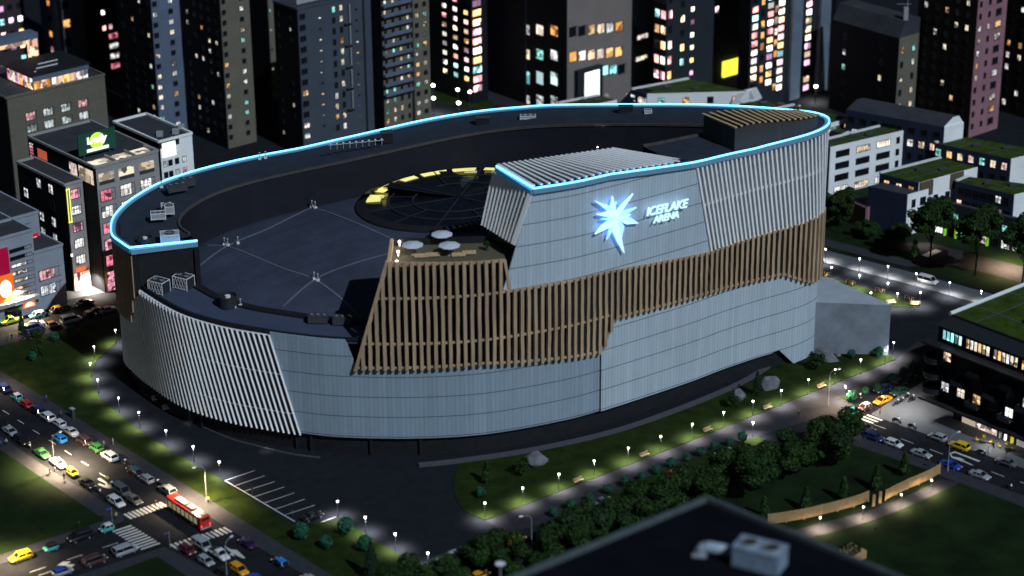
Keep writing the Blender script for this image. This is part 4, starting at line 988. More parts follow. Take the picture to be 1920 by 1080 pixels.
for i, (x, y, k, sc, lab) in enumerate([(1743, 494, 3, 1.0, 'tall dark tree in front of the row house shops, left one'), (1828, 517, 3, 1.05, 'tall dark tree in front of the row house shops, middle one'), (1917, 530, 3, 1.0, 'tall dark tree at the right edge of the picture'),
    (1573, 438, 3, .72, 'dark tree close behind the right end of the arena'), (1552, 425, 1, 1.0, 'dark bushy tree touching the arena edge'), (1625, 445, 1, .55, 'small dark tree before the blank navy wall'), (1688, 448, 1, .5, 'small dark tree at the corner of the navy wall')]):
    tree(x, y, k, lab, 'dark trees by the row houses', sc * (1.0 if k == 3 else .8))
# sapling / cone / bushes
def make_bush(seed, r0, h, name='round_bush'):
    r = _r.Random(seed); t = thing(name, 'b', 'bush'); mb = MB(); mb.tube((0, 0, 0), (0, 0, h * .4), 0.06, 0.04, 6); mb.build('stem', M['bark'], t)
    me = leaf_mesh('foliage', 420, blobs([(Vector((0, 0, h * .52)), Vector((r0, r0, h * .48))), (Vector((r0 * .2, 0, h * .6)), Vector((r0 * .8, r0 * .9, h * .4)))]), r, 0.2); me.materials.append(M['leafb']); link('foliage', me, t); return t
BU = make_bush(4, 0.95, 2.1); BF = [False]
bl = [(1038, 968), (1070, 955), (1105, 940), (1140, 925), (1173, 911), (1203, 900), (1230, 888), (1258, 876), (1287, 865), (1313, 855), (1340, 846), (1367, 836)]
for i, (x, y) in enumerate(bl):
    p = G(x, y, .14); place(BU, BF, (p.x, p.y, .14), i, 'round bush on the strip by the street, ' + ORD[i] + ' from the left', 'clipped bushes along the promenade', 1 + 0.12 * math.sin(i * 2.1))
for x, y, s, lab in ((902, 932, 1.1, 'round bush at the left tip of the front lawn'), (1392, 828, 1.15, 'brightly lit round bush beyond the tree row'), (1596, 752, 1.25, 'pale green bush on the small island'), (1645, 735, 1.0, 'dark bush left of the navy parked car'), (1672, 717, 1.05, 'green bush third from the dark building'),
                     (1694, 706, 1.1, 'green bush second from the dark building'), (1714, 697, 1.3, 'bright green bush beside the dark building'), (1622, 740, 0.9, 'dark bush just right of the small island'), (1596, 671, 1.0, 'small bush at the foot of the annex wall'), (1647, 669, 1.2, 'bright bush by the annex corner lamp'),
                     (62, 676, 1.1, 'small bush alone on the dark left lawn'), (103, 640, 1.1, 'teal green bush on the lawn below the white van'), (137, 630, 1.4, 'wide bush on the lawn near the pavement'), (565, 1010, 1.7, 'round bush left of the parked black car'), (612, 1028, 1.3, 'dark bush below the parking bay'), (648, 1000, 1.7, 'round lit bush right of the parked black car'), (684, 1032, 1.6, 'round lit bush between two plaza lamps')):
    p = G(x, y, .14); place(BU, BF, (p.x, p.y, .14), x, lab, 'scattered bushes', s)
def make_cone_tree(seed, h, r0, name, n=900, mtl='leaff', lo=0.1):
    r = _r.Random(seed); t = thing(name, 'c', 'tree'); mb = MB(); mb.tube((0, 0, 0), (0, 0, h * .8), 0.12, 0.03, 6); mb.build('trunk', M['bark'], t)
    def f(rr):
        z = rr.uniform(lo, 1) ; a = rr.uniform(0, 6.28); q = r0 * (1 - z) ** 0.8 * rr.uniform(.55, 1.05) + 0.08
        return Vector((q * math.cos(a), q * math.sin(a), z * h)), Vector((math.cos(a), math.sin(a), .3))
    me = leaf_mesh('crown', n, f, r, 0.28); me.materials.append(M[mtl]); link('crown', me, t); return t
CT = make_cone_tree(5, 7.5, 2.0, 'conifer'); CFg = [False]
for x, y, s, lab in ((697, 1085, 1.1, 'dark conifer at the bottom edge by the lit bushes'), (1419, 741, .8, 'slender dark conifer beside the boulder pair'), (43, 634, .8, 'dark conifer on the pavement before the blue car'), (1499, 963, .0, '')):
    if s: p = G(x, y, .14); place(CT, CFg, (p.x, p.y, .14), x, lab, 'conifers', (s * .8, s * .8, s))
ST = make_cone_tree(6, 4.2, .75, 'slender_sapling', 260, 'leaf', .2); SF = [False]
for x, y, s, lab in ((913, 906, 1.2, 'slender young tree on the front lawn left of the boulder'), (1510, 957, 1.25, 'dark sapling behind the fence, second from the left'), (1433, 972, 1.2, 'dark sapling behind the left end of the fence'), (1581, 938, 1.25, 'dark sapling behind the fence, third from the left'), (1642, 918, 1.3, 'dark sapling beside the gap in the fence'), (1695, 892, 1.3, 'dark sapling nearest the street end of the fence'), (1714, 488, 1.3, 'dark column shaped shrub by the footpath junction')):
    p = G(x, y, .14); place(ST, SF, (p.x, p.y, .14), x, lab, 'saplings', (s * 1.3, s * 1.3, s))
BT = make_tree(9, 3.6, 2.2, 'bushy_sapling', 700, 0.24, 0.1); bf = [False]
for x, y, s, lab in ((978, 890, 1.0, 'dark bushy shrub left of the big boulder'), (1530, 692, 1.1, 'loose lit shrub in front of the tilted boulder'), (1372, 763, .9, 'dark shrub beside the small boulder'), (75, 668, 0.8, 'dim shrub on the left lawn'), (70, 640, .9, 'dark shrub near the pavement of the left lawn')):
    p = G(x, y, .14); place(BT, bf, (p.x, p.y, .14), x, lab, 'shrubs on the lawns', s)
# ================================================================ ROCKS
def rock(px, py, sx_, sy_, sz_, rz, seed, label, tilt=0):
    bm = bmesh.new(); bmesh.ops.create_icosphere(bm, subdivisions=3, radius=1); r = _r.Random(seed)
    pl = [(Vector((r.uniform(-1, 1), r.uniform(-1, 1), r.uniform(-.4, 1))).normalized(), r.uniform(.62, .85)) for _ in range(11)]
    for v in bm.verts:
        for n_, d_ in pl:
            k = v.co.dot(n_) - d_
            if k > 0: v.co -= n_ * k
        v.co += Vector((r.uniform(-1, 1), r.uniform(-1, 1), r.uniform(-1, 1))) * 0.02
    me = bpy.data.meshes.new('boulder'); bm.to_mesh(me); bm.free(); me.materials.append(M['rock'])
    p = G(px, py, 0); o = link('boulder', me, None, (p.x, p.y, sz_ * .55), rz); o.rotation_euler = (0, tilt, rz); o.scale = (sx_, sy_, sz_); tag(o, label, 'boulder', 'boulders on the front lawn'); return o
rock(1003, 868, 3.0, 2.2, 1.9, .2, 1, 'big pale grey boulder at the edge of the front lawn')
rock(1443, 727, 2.6, 2.0, 2.1, .8, 2, 'grey boulder right of the slender conifer')
rock(1386, 748, 1.8, 1.6, 1.6, .3, 3, 'smaller boulder half in shade by a dark shrub')
rock(1552, 675, 3.4, 1.8, 1.6, -.4, 4, 'long tilted boulder beside the annex wall', .45)
rock(1572, 668, .8, .6, .5, .3, 5, 'small stone next to the tilted boulder')
# ================================================================ BENCHES
t = thing('park_bench', 'x', 'bench'); 
mb = MB(); [mb.box(-1.0, 1.0, -.25 + i * .13, -.15 + i * .13, .45, .5) for i in range(4)]; mb.build('seat', M['woodl'], t)
mb = MB(); [mb.box(-1.0, 1.0, .28 + i * .03, .32 + i * .03, .58 + i * .14, .68 + i * .14) for i in range(3)]; mb.build('backrest', M['woodl'], t)
for sx_ in (-.8, .8):
    mb = MB(); mb.box(sx_ - .04, sx_ + .04, -.22, .24, .38, .45); mb.box(sx_ - .04, sx_ + .04, -.22, -.14, 0, .4); mb.box(sx_ - .04, sx_ + .04, .22, .3, 0, .9); mb.build('leg', M['dmetal'], t)
bfg = [False]
for i, (x, y) in enumerate(((1085, 905), (1209, 857), (1328, 810), (1440, 768), (1541, 728))):
    p = G(x, y, .02); place(t, bfg, (p.x, p.y, .02), A2 + R(0), 'wooden park bench on the promenade, ' + ORD[i] + ' from the left', 'benches along the promenade', 1.15)
p = G(1671, 571, .13); place(t, bfg, (p.x, p.y, .13), R(20), 'wooden bench behind the annex roof corner', 'benches on the back plaza', 1.2)
p = G(1716, 574, .02); place(t, bfg, (p.x, p.y, .02), R(0), 'wooden bench by the bicycle stand on the back plaza', 'benches on the back plaza', 1.2)
# ================================================================ TIMBER FENCE
fence = thing('timber_fence', 'long curving slatted timber fence beside the path', 'fence')
FP = smooth([(1440, 985), (1500, 976), (1560, 962), (1605, 950), (1628, 941)], 3); FP2 = smooth([(1660, 939), (1700, 919), (1740, 902), (1762, 889)], 3)
M['fwood'] = mat('fence_wood', (0.42, 0.26, 0.12), 0.7, 0.2, 1.2)
def fence_run(pp):
    q = [G(a, b, .14) for a, b in pp]
    L_ = [0]
    for a, b in zip(q, q[1:]): L_.append(L_[-1] + (b - a).length)
    n = max(1, round(L_[-1] / 3.6)); P_ = []
    for i in range(n + 1):
        d = L_[-1] * i / n; k = max(0, min(len(q) - 2, bisect.bisect_right(L_, d) - 1)); P_.append(q[k].lerp(q[k + 1], (d - L_[k]) / (L_[k + 1] - L_[k])))
    for a, b in zip(P_, P_[1:]):
        mb = MB()
        for j in range(10): mb.beam(a + Vector((0, 0, .35 + j * .235)), b + Vector((0, 0, .35 + j * .235)), .07, .15)
        mb.build('slat_panel', M['fwood'], fence)
    for a in P_: mb = MB(); mb.box(a.x - .09, a.x + .09, a.y - .09, a.y + .09, 0, 2.75); mb.build('post', M['fwood'], fence)
fence_run(FP); fence_run(FP2)
for x, y in ((1638, 950), (1650, 944)):
    mb = MB(); a = G(x, y, .14); mb.beam(a + Vector((-.3, 0, 1.4)), a + Vector((.3, 0.15, 1.4)), .1, 2.7); mb.build('slat_panel', M['fwood'], fence)
# ================================================================ BUILDINGS
WIN = {}
def win_mesh(w, h, lit, mull=1, style='std', depth=0.10):
    """one window: outer frame, mullions and pane; local x along the wall, y outward"""
    key = (round(w, 2), round(h, 2), lit, mull, style)
    if key in WIN: return WIN[key]
    mb = MB(); f = min(0.12, w * .09)
    mb.cur = 0
    mb.box(-w / 2, w / 2, -.02, depth, -h / 2, -h / 2 + f); mb.box(-w / 2, w / 2, -.02, depth, h / 2 - f, h / 2)
    mb.box(-w / 2, -w / 2 + f, -.02, depth, -h / 2 + f, h / 2 - f); mb.box(w / 2 - f, w / 2, -.02, depth, -h / 2 + f, h / 2 - f)
    for i in range(mull):
        x = -w / 2 + w * (i + 1) / (mull + 1); mb.box(x - f * .4, x + f * .4, .03, depth * .9, -h / 2 + f, h / 2 - f)
    if style == 'cross': mb.box(-w / 2 + f, w / 2 - f, .03, depth * .85, h * .08, h * .08 + f * .7)
    if style == 'sill': mb.box(-w / 2 - .1, w / 2 + .1, 0, depth + .12, -h / 2 - .08, -h / 2)
    mb.cur = 1; mb.add([(-w / 2 + f, .035, -h / 2 + f), (w / 2 - f, .035, -h / 2 + f), (w / 2 - f, .035, h / 2 - f), (-w / 2 + f, .035, h / 2 - f)], [(0, 1, 2, 3)][::1])
    me = mb.mesh('window', [M['frame'], M[lit]]); WIN[key] = me; return me
class Bd:
    """box building with a front corner F, a left face (facing lower left) and a right face (facing lower right)"""
    def __init__(s, name, label, F, Lx=None, Rx=None, ytop=None, ztop=None, wl=None, wr=None, matL='dark', matR='dark', roof='roofd', cat='building', group=None, aL=None, aR=None, ground=True, parapet=True):
        s.uL = -D1 if aL is None else Vector((math.cos(aL), math.sin(aL), 0)); s.uR = D2 if aR is None else Vector((math.cos(aR), math.sin(aR), 0))
        if len(F) == 3: p = GY(*F); zr = p.z
        else: p = G(F[0], F[1], 0); zr = 0.0
        s.F = Vector((p.x, p.y, 0))
        def solve(u, X, z):
            a, b = 0.5, 160.0
            for _ in range(40):
                m = (a + b) / 2; x = PX(s.F + u * m + Vector((0, 0, z)))[0]
                if (x - X) * (1 if u is s.uR else -1) < 0: a = m
                else: b = m
            return a
        if ytop is not None:
            a, b = -5.0, 400.0
            for _ in range(40):
                m = (a + b) / 2
                if PX(s.F + Vector((0, 0, m)))[1] > ytop: a = m
                else: b = m
            ztop = a
        s.z = ztop; zz = zr if len(F) == 3 else ztop * .5
        s.wl = wl if wl else solve(s.uL, Lx, zz); s.wr = wr if wr else solve(s.uR, Rx, zz)
        s.root = thing(name, label, cat, (s.F.x, s.F.y, 0), 0, group); s.n = 0; s.extra = []
        s.rnd = random.Random(hash(name) % 1000 + int(F[0]))
        s.rnd = random.Random(int(F[0] * 7 + F[1]))
        mb = MB(); L, Rr = s.uL * s.wl, s.uR * s.wr; t = 0.3
        # two visible skins are separate wall parts; core is a prism slightly inside
        nL, nR = -s.uR, -s.uL
        def P_(a, b): return (a * s.uL.x + b * s.uR.x, a * s.uL.y + b * s.uR.y)
        mb.prism([P_(t, t), P_(s.wl, t), P_(s.wl, s.wr), P_(t, s.wr)], 0, s.z - .05); mb.build('core', M['dark'], s.root)
        mb = MB(); mb.prism([P_(0, 0), P_(s.wl, 0), P_(s.wl, t - .004), P_(0, t - .004)], 0, s.z); mb.build('wall', matL if not isinstance(matL, str) else M[matL], s.root)
        mb = MB(); mb.prism([P_(0.003, t), P_(t - .004, t), P_(t - .004, s.wr), P_(0.003, s.wr)], 0, s.z); mb.build('wall', matR if not isinstance(matR, str) else M[matR], s.root)
        # roof slab and parapet
        mb = MB(); mb.prism([P_(t + .01, t + .01), P_(s.wl - .01, t + .01), P_(s.wl - .01, s.wr - .01), P_(t + .01, s.wr - .01)], s.z - .04, s.z + .06); mb.build('roof', M[roof], s.root)
        if parapet:
            mb = MB(); c = [P_(0, 0), P_(s.wl, 0), P_(s.wl, s.wr), P_(0, s.wr)]
            for a, b in zip(c, c[1:] + c[:1]): mb.beam((a[0], a[1], s.z + .3), (b[0], b[1], s.z + .3), .45, .6)
            mb.build('parapet', matR if not isinstance(matR, str) else M[matR], s.root)
    def at(s, face, u, z, out=0.0):
        U = s.uL if face == 'L' else s.uR; N = -s.uR if face == 'L' else -s.uL
        W = s.wl if face == 'L' else s.wr
        return U * (u * W) + N * out + Vector((0, 0, z))
    def basis(s, face):
        U = -s.uL if face == 'L' else s.uR; N = -s.uR if face == 'L' else -s.uL
        return Matrix(((U.x, N.x, 0, 0), (U.y, N.y, 0, 0), (0, 0, 1, 0), (0, 0, 0, 1)))
    def vis(s, p, ymax):
        x, y = PX(s.F + p); return -15 < x < 1935 and -12 < y < ymax
    def window(s, face, u, z, w, h, lit, mull=1, style='std'):
        me = win_mesh(w, h, lit, mull, style); p = s.at(face, u, z, 0.0)
        if s.n < 100:
            o = bpy.data.objects.new('window', me); COL.objects.link(o); o.parent = s.root
            o.matrix_local = Matrix.Translation(p) @ s.basis(face); s.n += 1
        else: s.extra.append((me, Matrix.Translation(p) @ s.basis(face)))
    def grid(s, face, us, z0, z1, dz, w, h, p=0.5, lit='blind', dark='glass', mull=1, style='std', ymax=1090, keep=1.0):
        z = z1
        while z >= z0:
            for u in us:
                q = s.at(face, u, z)
                if s.vis(q, ymax) and s.rnd.random() < keep:
                    s.window(face, u, z, w, h, lit if s.rnd.random() < p else dark, mull, style)
            z -= dz
    def box(s, name, face, u0, u1, z0, z1, out0, out1, m, label=None):
        W = s.wl if face == 'L' else s.wr; B = s.basis(face)
        x0, x1 = (u0 * W, u1 * W) if face == 'R' else (-u1 * W, -u0 * W)
        mb = MB(); mb.box(x0, x1, out0, out1, z0, z1, B); o = mb.build(name, m if not isinstance(m, str) else M[m], s.root)
        if label: o['label'] = label
        return o
    def done(s):
        if s.extra:
            mats = []; mb = MB(); idx = {}
            for me, mt in s.extra:
                o = len(mb.v); mb.v += [tuple(mt @ v.co) for v in me.vertices]
                for pl in me.polygons:
                    m = me.materials[pl.material_index]
                    if m.name not in idx: idx[m.name] = len(mats); mats.append(m)
                    mb.f.append(tuple(i + o for i in pl.vertices)); mb.m.append(idx[m.name])
            q = mb.build('window', mats, s.root); q['kind'] = 'stuff'
        return s
M['roofd'] = mat('flat_roof', (0.03, 0.033, 0.042), 0.85, 0.2, 0.3)
M['roofg'] = mat('green_roof', (0.030, 0.055, 0.006), 0.95, 0.4, 0.4, detail=8, col2=(0.045, 0.08, 0.010), spec=0.1)
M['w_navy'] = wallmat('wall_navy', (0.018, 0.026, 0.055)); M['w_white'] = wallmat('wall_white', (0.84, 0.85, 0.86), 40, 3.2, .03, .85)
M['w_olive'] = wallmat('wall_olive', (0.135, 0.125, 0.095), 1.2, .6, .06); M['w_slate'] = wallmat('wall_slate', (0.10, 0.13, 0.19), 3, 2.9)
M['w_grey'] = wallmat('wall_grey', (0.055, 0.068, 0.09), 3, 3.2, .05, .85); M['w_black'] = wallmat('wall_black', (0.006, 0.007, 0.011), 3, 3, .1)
M['w_brown'] = wallmat('wall_brown', (0.022, 0.013, 0.013), 2, 3); M['w_pink'] = wallmat('wall_pink', (0.28, 0.14, 0.17), 2, 3.1, .05)
M['w_stone'] = wallmat('wall_stone', (0.30, 0.29, 0.29), 3.2, 3.2, .05, .88); M['w_pale'] = wallmat('wall_pale', (0.27, 0.30, 0.35), 2.4, 2.2, .04, .8)
M['w_taupe'] = wallmat('wall_taupe', (0.19, 0.165, 0.155), 6, 4.2, .02, .85); M['w_darkb'] = wallmat('wall_darkblue', (0.018, 0.024, 0.032), 3, 3)
M['w_bluegrey'] = wallmat('wall_bluegrey', (0.13, 0.16, 0.21), 3, 3); M['w_dusk'] = wallmat('wall_dusk', (0.04, 0.028, 0.035), 3, 3)
def fr(n, a=0.08, b=0.92): return [a + (b - a) * i / (n - 1) for i in range(n)]
# ---- towers at the upper left
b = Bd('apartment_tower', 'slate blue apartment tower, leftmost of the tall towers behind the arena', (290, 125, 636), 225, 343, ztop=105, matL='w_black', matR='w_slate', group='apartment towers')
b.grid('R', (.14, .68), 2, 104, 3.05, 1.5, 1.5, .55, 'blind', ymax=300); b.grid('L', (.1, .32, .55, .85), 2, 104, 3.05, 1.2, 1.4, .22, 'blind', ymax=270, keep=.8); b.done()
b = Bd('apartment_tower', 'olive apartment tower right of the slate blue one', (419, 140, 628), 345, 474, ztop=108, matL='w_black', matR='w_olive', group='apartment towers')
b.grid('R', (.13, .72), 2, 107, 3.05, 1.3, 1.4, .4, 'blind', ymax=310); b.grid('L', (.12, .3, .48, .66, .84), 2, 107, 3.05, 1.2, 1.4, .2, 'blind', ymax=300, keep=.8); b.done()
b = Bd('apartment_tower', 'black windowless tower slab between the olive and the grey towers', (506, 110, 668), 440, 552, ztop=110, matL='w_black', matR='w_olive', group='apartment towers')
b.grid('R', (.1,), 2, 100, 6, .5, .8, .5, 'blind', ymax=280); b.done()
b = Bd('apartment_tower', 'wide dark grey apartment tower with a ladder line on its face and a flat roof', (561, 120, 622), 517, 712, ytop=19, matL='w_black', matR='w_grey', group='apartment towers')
zt = b.z
for u, w_, h_, p_, mu in ((.06, 2.0, 1.7, .55, 1), (.27, .9, .5, .55, 0), (.44, 1.1, 1.8, .5, 1), (.53, 1.1, 1.8, .55, 1), (.72, .9, .5, .45, 0), (.965, 1.9, 1.7, .5, 1)):
    b.grid('R', (u,), 5, zt - 2.2 - (1.5 if w_ < 1 else 0), 3.15, w_, h_, p_, 'blind', ymax=292, mull=mu)
b.box('shaft', 'R', .795, .815, 0, zt, .02, .25, 'black'); b.grid('L', (.3, .8), 2, zt - 3, 3.15, .8, 1.2, .25, 'blind', ymax=300, keep=.5)
for k in range(12):
    z = zt - 7 - k * 6.3
    if z > 8: b.box('landing', 'R', .56, .65, z, z + .15, .02, 1.0, 'dmetal'); b.box('ladder', 'R', .615, .625, z, z + 5.5, .6, .75, 'metal')
for x0, y0, w_, d_, h_ in ((3, 4, 8, 6, 1.6), (12, 6, 5, 6, 1.1)):
    mb = MB(); c = b.uR * x0 + b.uL * y0; mb.prism([(c.x, c.y), (c.x + b.uR.x * w_, c.y + b.uR.y * w_), (c.x + b.uR.x * w_ + b.uL.x * d_, c.y + b.uR.y * w_ + b.uL.y * d_), (c.x + b.uL.x * d_, c.y + b.uL.y * d_)], zt + .06, zt + h_); mb.build('roof_plant', M['metal'], b.root)
b.done()
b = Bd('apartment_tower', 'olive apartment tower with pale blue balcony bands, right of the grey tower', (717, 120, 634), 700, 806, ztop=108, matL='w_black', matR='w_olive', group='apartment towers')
b.box('shaft', 'R', .60, .655, 0, 108, .02, .12, 'black')
b.grid('R', (.735, .90), 3, 107, 2.9, 1.3, 1.4, .55, 'blind', ymax=240)
z = 106
while z > 12:
    q = b.at('R', .3, z)
    if b.vis(q, 245):
        b.box('balcony', 'R', .01, .59, z, z + 1.05, .9, 1.1, 'w_slate'); b.box('balcony_floor', 'R', .01, .59, z - .2, z - .004, .02, 1.1, 'dark')
    z -= 2.9
b.grid('R', (.08, .24, .39, .54), 3, 107, 2.9, .9, 1.5, .4, 'blind', ymax=245, mull=0); b.done()
# ---- olive building with the glass roof pavilion, upper left
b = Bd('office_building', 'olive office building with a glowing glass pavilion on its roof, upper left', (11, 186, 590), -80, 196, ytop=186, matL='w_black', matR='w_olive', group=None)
zt = b.z
for r_ in range(4): b.grid('R', (.23, .405, .585, .76), zt - 6.2 - r_ * 3.45, zt - 6.2 - r_ * 3.45, 9, 3.3, 2.2, 1, 'office', mull=2, ymax=400)
b.box('pavilion', 'R', .30, .86, zt + .1, zt + 4.0, -14, -1.0, 'dark'); 
for i in range(9): b.box('pavilion_glass', 'R', .305 + i * .061, .36 + i * .061, zt + .3, zt + 2.5, -.99, -.9, 'orange' if i < 7 else 'shop')
b.box('pavilion_fascia', 'R', .295, .865, zt + 2.6, zt + 4.1, -.99, -.85, 'w_slate')
for i in range(10):
    B_ = b.basis('R'); mb = MB(); x = .295 * b.wr; mb.box(x - .1, x - .01, -2.2 - i * 1.25, -1.1 - i * 1.25, zt + .4, zt + 3.4, B_); mb.build('pavilion_glass', M['orange' if i % 3 == 1 else 'shop'], b.root)
b.box('pavilion_roof', 'R', .27, .88, zt + 4.1, zt + 4.4, -15, -.6, 'black'); b.box('pavilion_beam', 'R', .02, .72, zt + 8.2, zt + 9.8, -22, -18, 'w_slate'); b.box('lit_truss', 'R', .3, .72, zt + 6.4, zt + 7.6, -20.2, -20, 'orange')
for i in range(2): b.box('pavilion_column', 'R', (.05, .66)[i], (.12, .72)[i], zt, zt + 8.2, -21, -18.5, 'orange')
for u, v_, w_ in ((.42, 5, .22), (.5, 8, .2), (.36, 3, .02)): b.box('roof_rail', 'R', u, u + w_, zt + 4.42, zt + 4.6, -v_ - .3, -v_, 'white')
b.done()
# ---- corner shop building with the green sign
b = Bd('shop_building', 'grey framed shop building with lit bays and a green Leafy sign on its roof', (197, 549), 63, 305, ytop=316, matL='w_black', matR='w_stone')
zt = b.z; rows = 7; dz = 4.25
for r_ in range(rows):
    z = zt - 3.2 - r_ * dz
    for k, u in enumerate((.17, .48, .80)):
        if z < 1.5: continue
        if r_ == 0:
            b.box('terrace_opening', 'R', u - .12, u + .12, z - 1.4, z + 1.5, .01, .05, M['terrace'])
            b.box('terrace_rail', 'R', u - .12, u + .12, z - 1.4, z - .5, .06, .1, 'dmetal')
        else: b.window('R', u, z, b.wr * .24, 3.0, 'shop', 3, 'cross')
for k in range(3):
    mb = MB(); B_ = b.basis('R'); x0 = b.wr * (.05 + .31 * k); mb.box(x0, x0 + b.wr * .27, -4.6, -.6, zt + .07, zt + .2, B_); mb.build('terrace_floor', M['terrace'], b.root)
    mb = MB(); mb.box(x0 + b.wr * .28, x0 + b.wr * .30, -5, -.3, zt + .1, zt + .8, B_); mb.build('roof_beam', M['w_stone'], b.root)
b.box('terrace_opening', 'L', .03, .24, zt - 4.6, zt - 1.0, .01, .05, M['terrace']); b.box('lit_panel', 'L', .27, .38, zt - 5, zt - 1.2, .01, .06, 'office')
b.box('lit_panel', 'L', .72, .86, zt - 4.0, zt - 1.6, .01, .06, emit('red_sign_glow', (.7, .12, .06), .55))
for i in range(8): b.box('lit_panel', 'L', .93, .98, zt - 1.6 - i * .8, zt - 1.1 - i * .8, .01, .08, 'shop')
# roof sign
B_ = b.basis('R'); mb = MB(); mb.box(b.wr * .02, b.wr * .60, -7.3, -7.0, zt + 1.0, zt + 6.4, B_); sgn = mb.build('sign_board', mat('sign_green', (.006, .07, .045), .6, .05), b.root); sgn['label'] = 'dark green board with the word Leafy over a lime green disc'
mb = MB(); mb.box(b.wr * .1, b.wr * .12, -7.6, -7.35, zt, zt + 5, B_); mb.box(b.wr * .5, b.wr * .52, -7.6, -7.35, zt, zt + 5, B_); mb.build('sign_post', M['dmetal'], b.root)
mb = MB(); cx = b.wr * .31
vs = [B_ @ Vector((cx + 2.05 * math.cos(6.283 * i / 28), -6.93, zt + 4.0 + 2.05 * math.sin(6.283 * i / 28))) for i in range(28)]; mb.add(vs, [tuple(range(28))]); mb.build('sign_disc', emit('lime_glow', (.45, .85, .05), .9), sgn)
mb = MB(); mb.box(cx - 3.0, cx + 3.0, -6.88, -6.84, zt + 1.5, zt + 2.3, B_); mb.build('sign_ribbon', emit('ribbon_glow', (.95, .95, .85), .75), sgn)
def wtext(name, s_, bd, face, u0, u1, z, h, out, m, parent=None, shear=0.0):
    A = bd.F + bd.at(face, u0, z, out); Bp = bd.F + bd.at(face, u1, z, out); N = -bd.uR if face == 'L' else -bd.uL
    o = text(name, s_, (0, 0), (0, 0), h, m, 0.2, shear, N, None, lambda *a: A if a == (0, 0) else Bp, parent or bd.root, 0.01); return o
def text2(name, s_, A, Bp, h, N, m, parent, shear=0.0, bold=0.01):
    it = iter((A, Bp)); return text(name, s_, (0, 0), (0, 0), h, m, 0.1, shear, N, None, lambda *a: next(it), parent, bold)
def ontoroot(o, bd):
    for v in o.data.vertices: v.co -= bd.F
    return o
A = b.F + B_ @ Vector((cx - 2.7, -6.85, zt + 3.0)); Bp = b.F + B_ @ Vector((cx + 2.7, -6.85, zt + 3.0))
o = ontoroot(text2('lettering', 'Leafy', A, Bp, 2.3, -b.uL, emit('leafy_text', (1, 1, .95), 1.1), sgn, 0, .04), b); o['label'] = 'white word Leafy'
b.box('shopfront', 'R', .05, .27, 0, 3.2, .01, .06, 'shop'); b.box('shopfront', 'R', .6, .95, 0, 3.4, .01, .06, 'office'); b.done()
# small dark building in front
b = Bd('shop_building', 'small black shop building with a yellow outlined sign beside the green sign building', (139, 547), 41, 163, ytop=349, matL='w_black', matR='w_stone')
zt = b.z
for r_ in range(7):
    z = zt - 2.6 - r_ * 4.3
    if z < 2: break
    if r_ < 6: b.window('R', .55, z, b.wr * .6, 2.5, 'shop', 3, 'cross')
    for u in (.3, .55, .85):
        if b.rnd.random() < .8: b.window('L', u, z, 2.2, 2.6, 'office' if b.rnd.random() < .7 else 'glass', 1, 'cross')
z0 = zt - 9.5
for a_ in ((.02, .20, z0, z0 + .25), (.02, .20, zt - 1, zt - .75), (.02, .05, z0, zt - .75), (.17, .20, z0, zt - .75)): b.box('sign_tube', 'R', a_[0], a_[1], a_[2], a_[3], .3, .5, emit('yellow_tube', (.9, .9, .1), 1.1))
b.box('sign_board', 'R', .055, .165, z0 + .2, zt - 1, .2, .35, mat('sign_grey', (.3, .3, .3)))
b.box('entrance_glow', 'R', .08, .95, 0, 4.6, .01, .06, emit('entrance_glow_mat', (.9, .8, .65), .55)); b.box('entrance_sign', 'R', .2, .75, 4.9, 6.0, .05, .3, emit('entrance_red', (.8, .15, .05), .5))
p = b.F + b.at('R', .03, 21, .5); b.box('wall_lamp', 'R', .0, .06, zt - 18.3, zt - 17.7, .05, .4, emit('wall_lamp_glow', (1, .9, .75), 3.0))
for dz_ in (-.6, .9):
    l = spot('wall_light', 260, (1, .82, .62), 60, .8); lo = bpy.data.objects.new('wall_light', l); COL.objects.link(lo); lo.location = b.F + b.at('R', .03, zt - 18 + dz_, .7); 
    if dz_ > 0: lo.rotation_euler = (math.pi, 0, 0)
b.done()
# ---- pale building with billboards lower left (three stepped blocks)
def from_right(px, py, wr): return Vector(G(px, py, 0)) - D2 * wr
def pale(px, py, wr, ytop_px, label, name='department_store'):
    Fp = from_right(px, py, wr); q = PX(Fp); return Bd(name, label, (q[0], q[1]), wl=26, wr=wr, ytop=None, ztop=ytop_px, matL='w_pale', matR='w_pale')
def zat(px, py, ytop):
    g = G(px, py, 0); a, b_ = 0, 200
    for _ in range(40):
        m = (a + b_) / 2
        if PX((g.x, g.y, m))[1] > ytop: a = m
        else: b_ = m
    return a
c = pale(127, 568, 7.8, zat(127, 568, 461), 'pale panelled shop wing with two wide lit windows, right block at the left edge')
c.window('R', .52, c.z - 6.0, 6.4, 2.7, 'office', 5); c.window('R', .52, c.z - 10.0, 6.4, 2.7, 'office', 5); c.done()
c = pale(75, 583, 16, zat(75, 583, 433), 'pale shop block with narrow strip windows and red and orange billboards, left edge')
zt = c.z
for i in range(8): c.window('R', .78, zt - 3.6 - i * 1.95, 5.9, .95, ('glass', 'glass', 'blind', 'orange', 'blind', 'orange', 'glass', 'cyan')[i], 3)
c.box('canopy', 'R', .3, .98, 4.0, 4.9, .02, 1.6, 'metal'); c.box('shopfront', 'R', .42, .7, .2, 3.6, .02, .08, 'glass'); c.box('shopfront', 'R', .0, .3, .1, 3.2, .02, .08, 'cyan')
s_ = c.box('sign_board', 'R', .73, .93, 1.8, 3.7, .1, .25, emit('orange_sign', (.85, .16, .03), .8)); s_['label'] = 'orange shop sign with a cream arch'
mb = MB(); B_ = c.basis('R'); cx = c.wr * .83
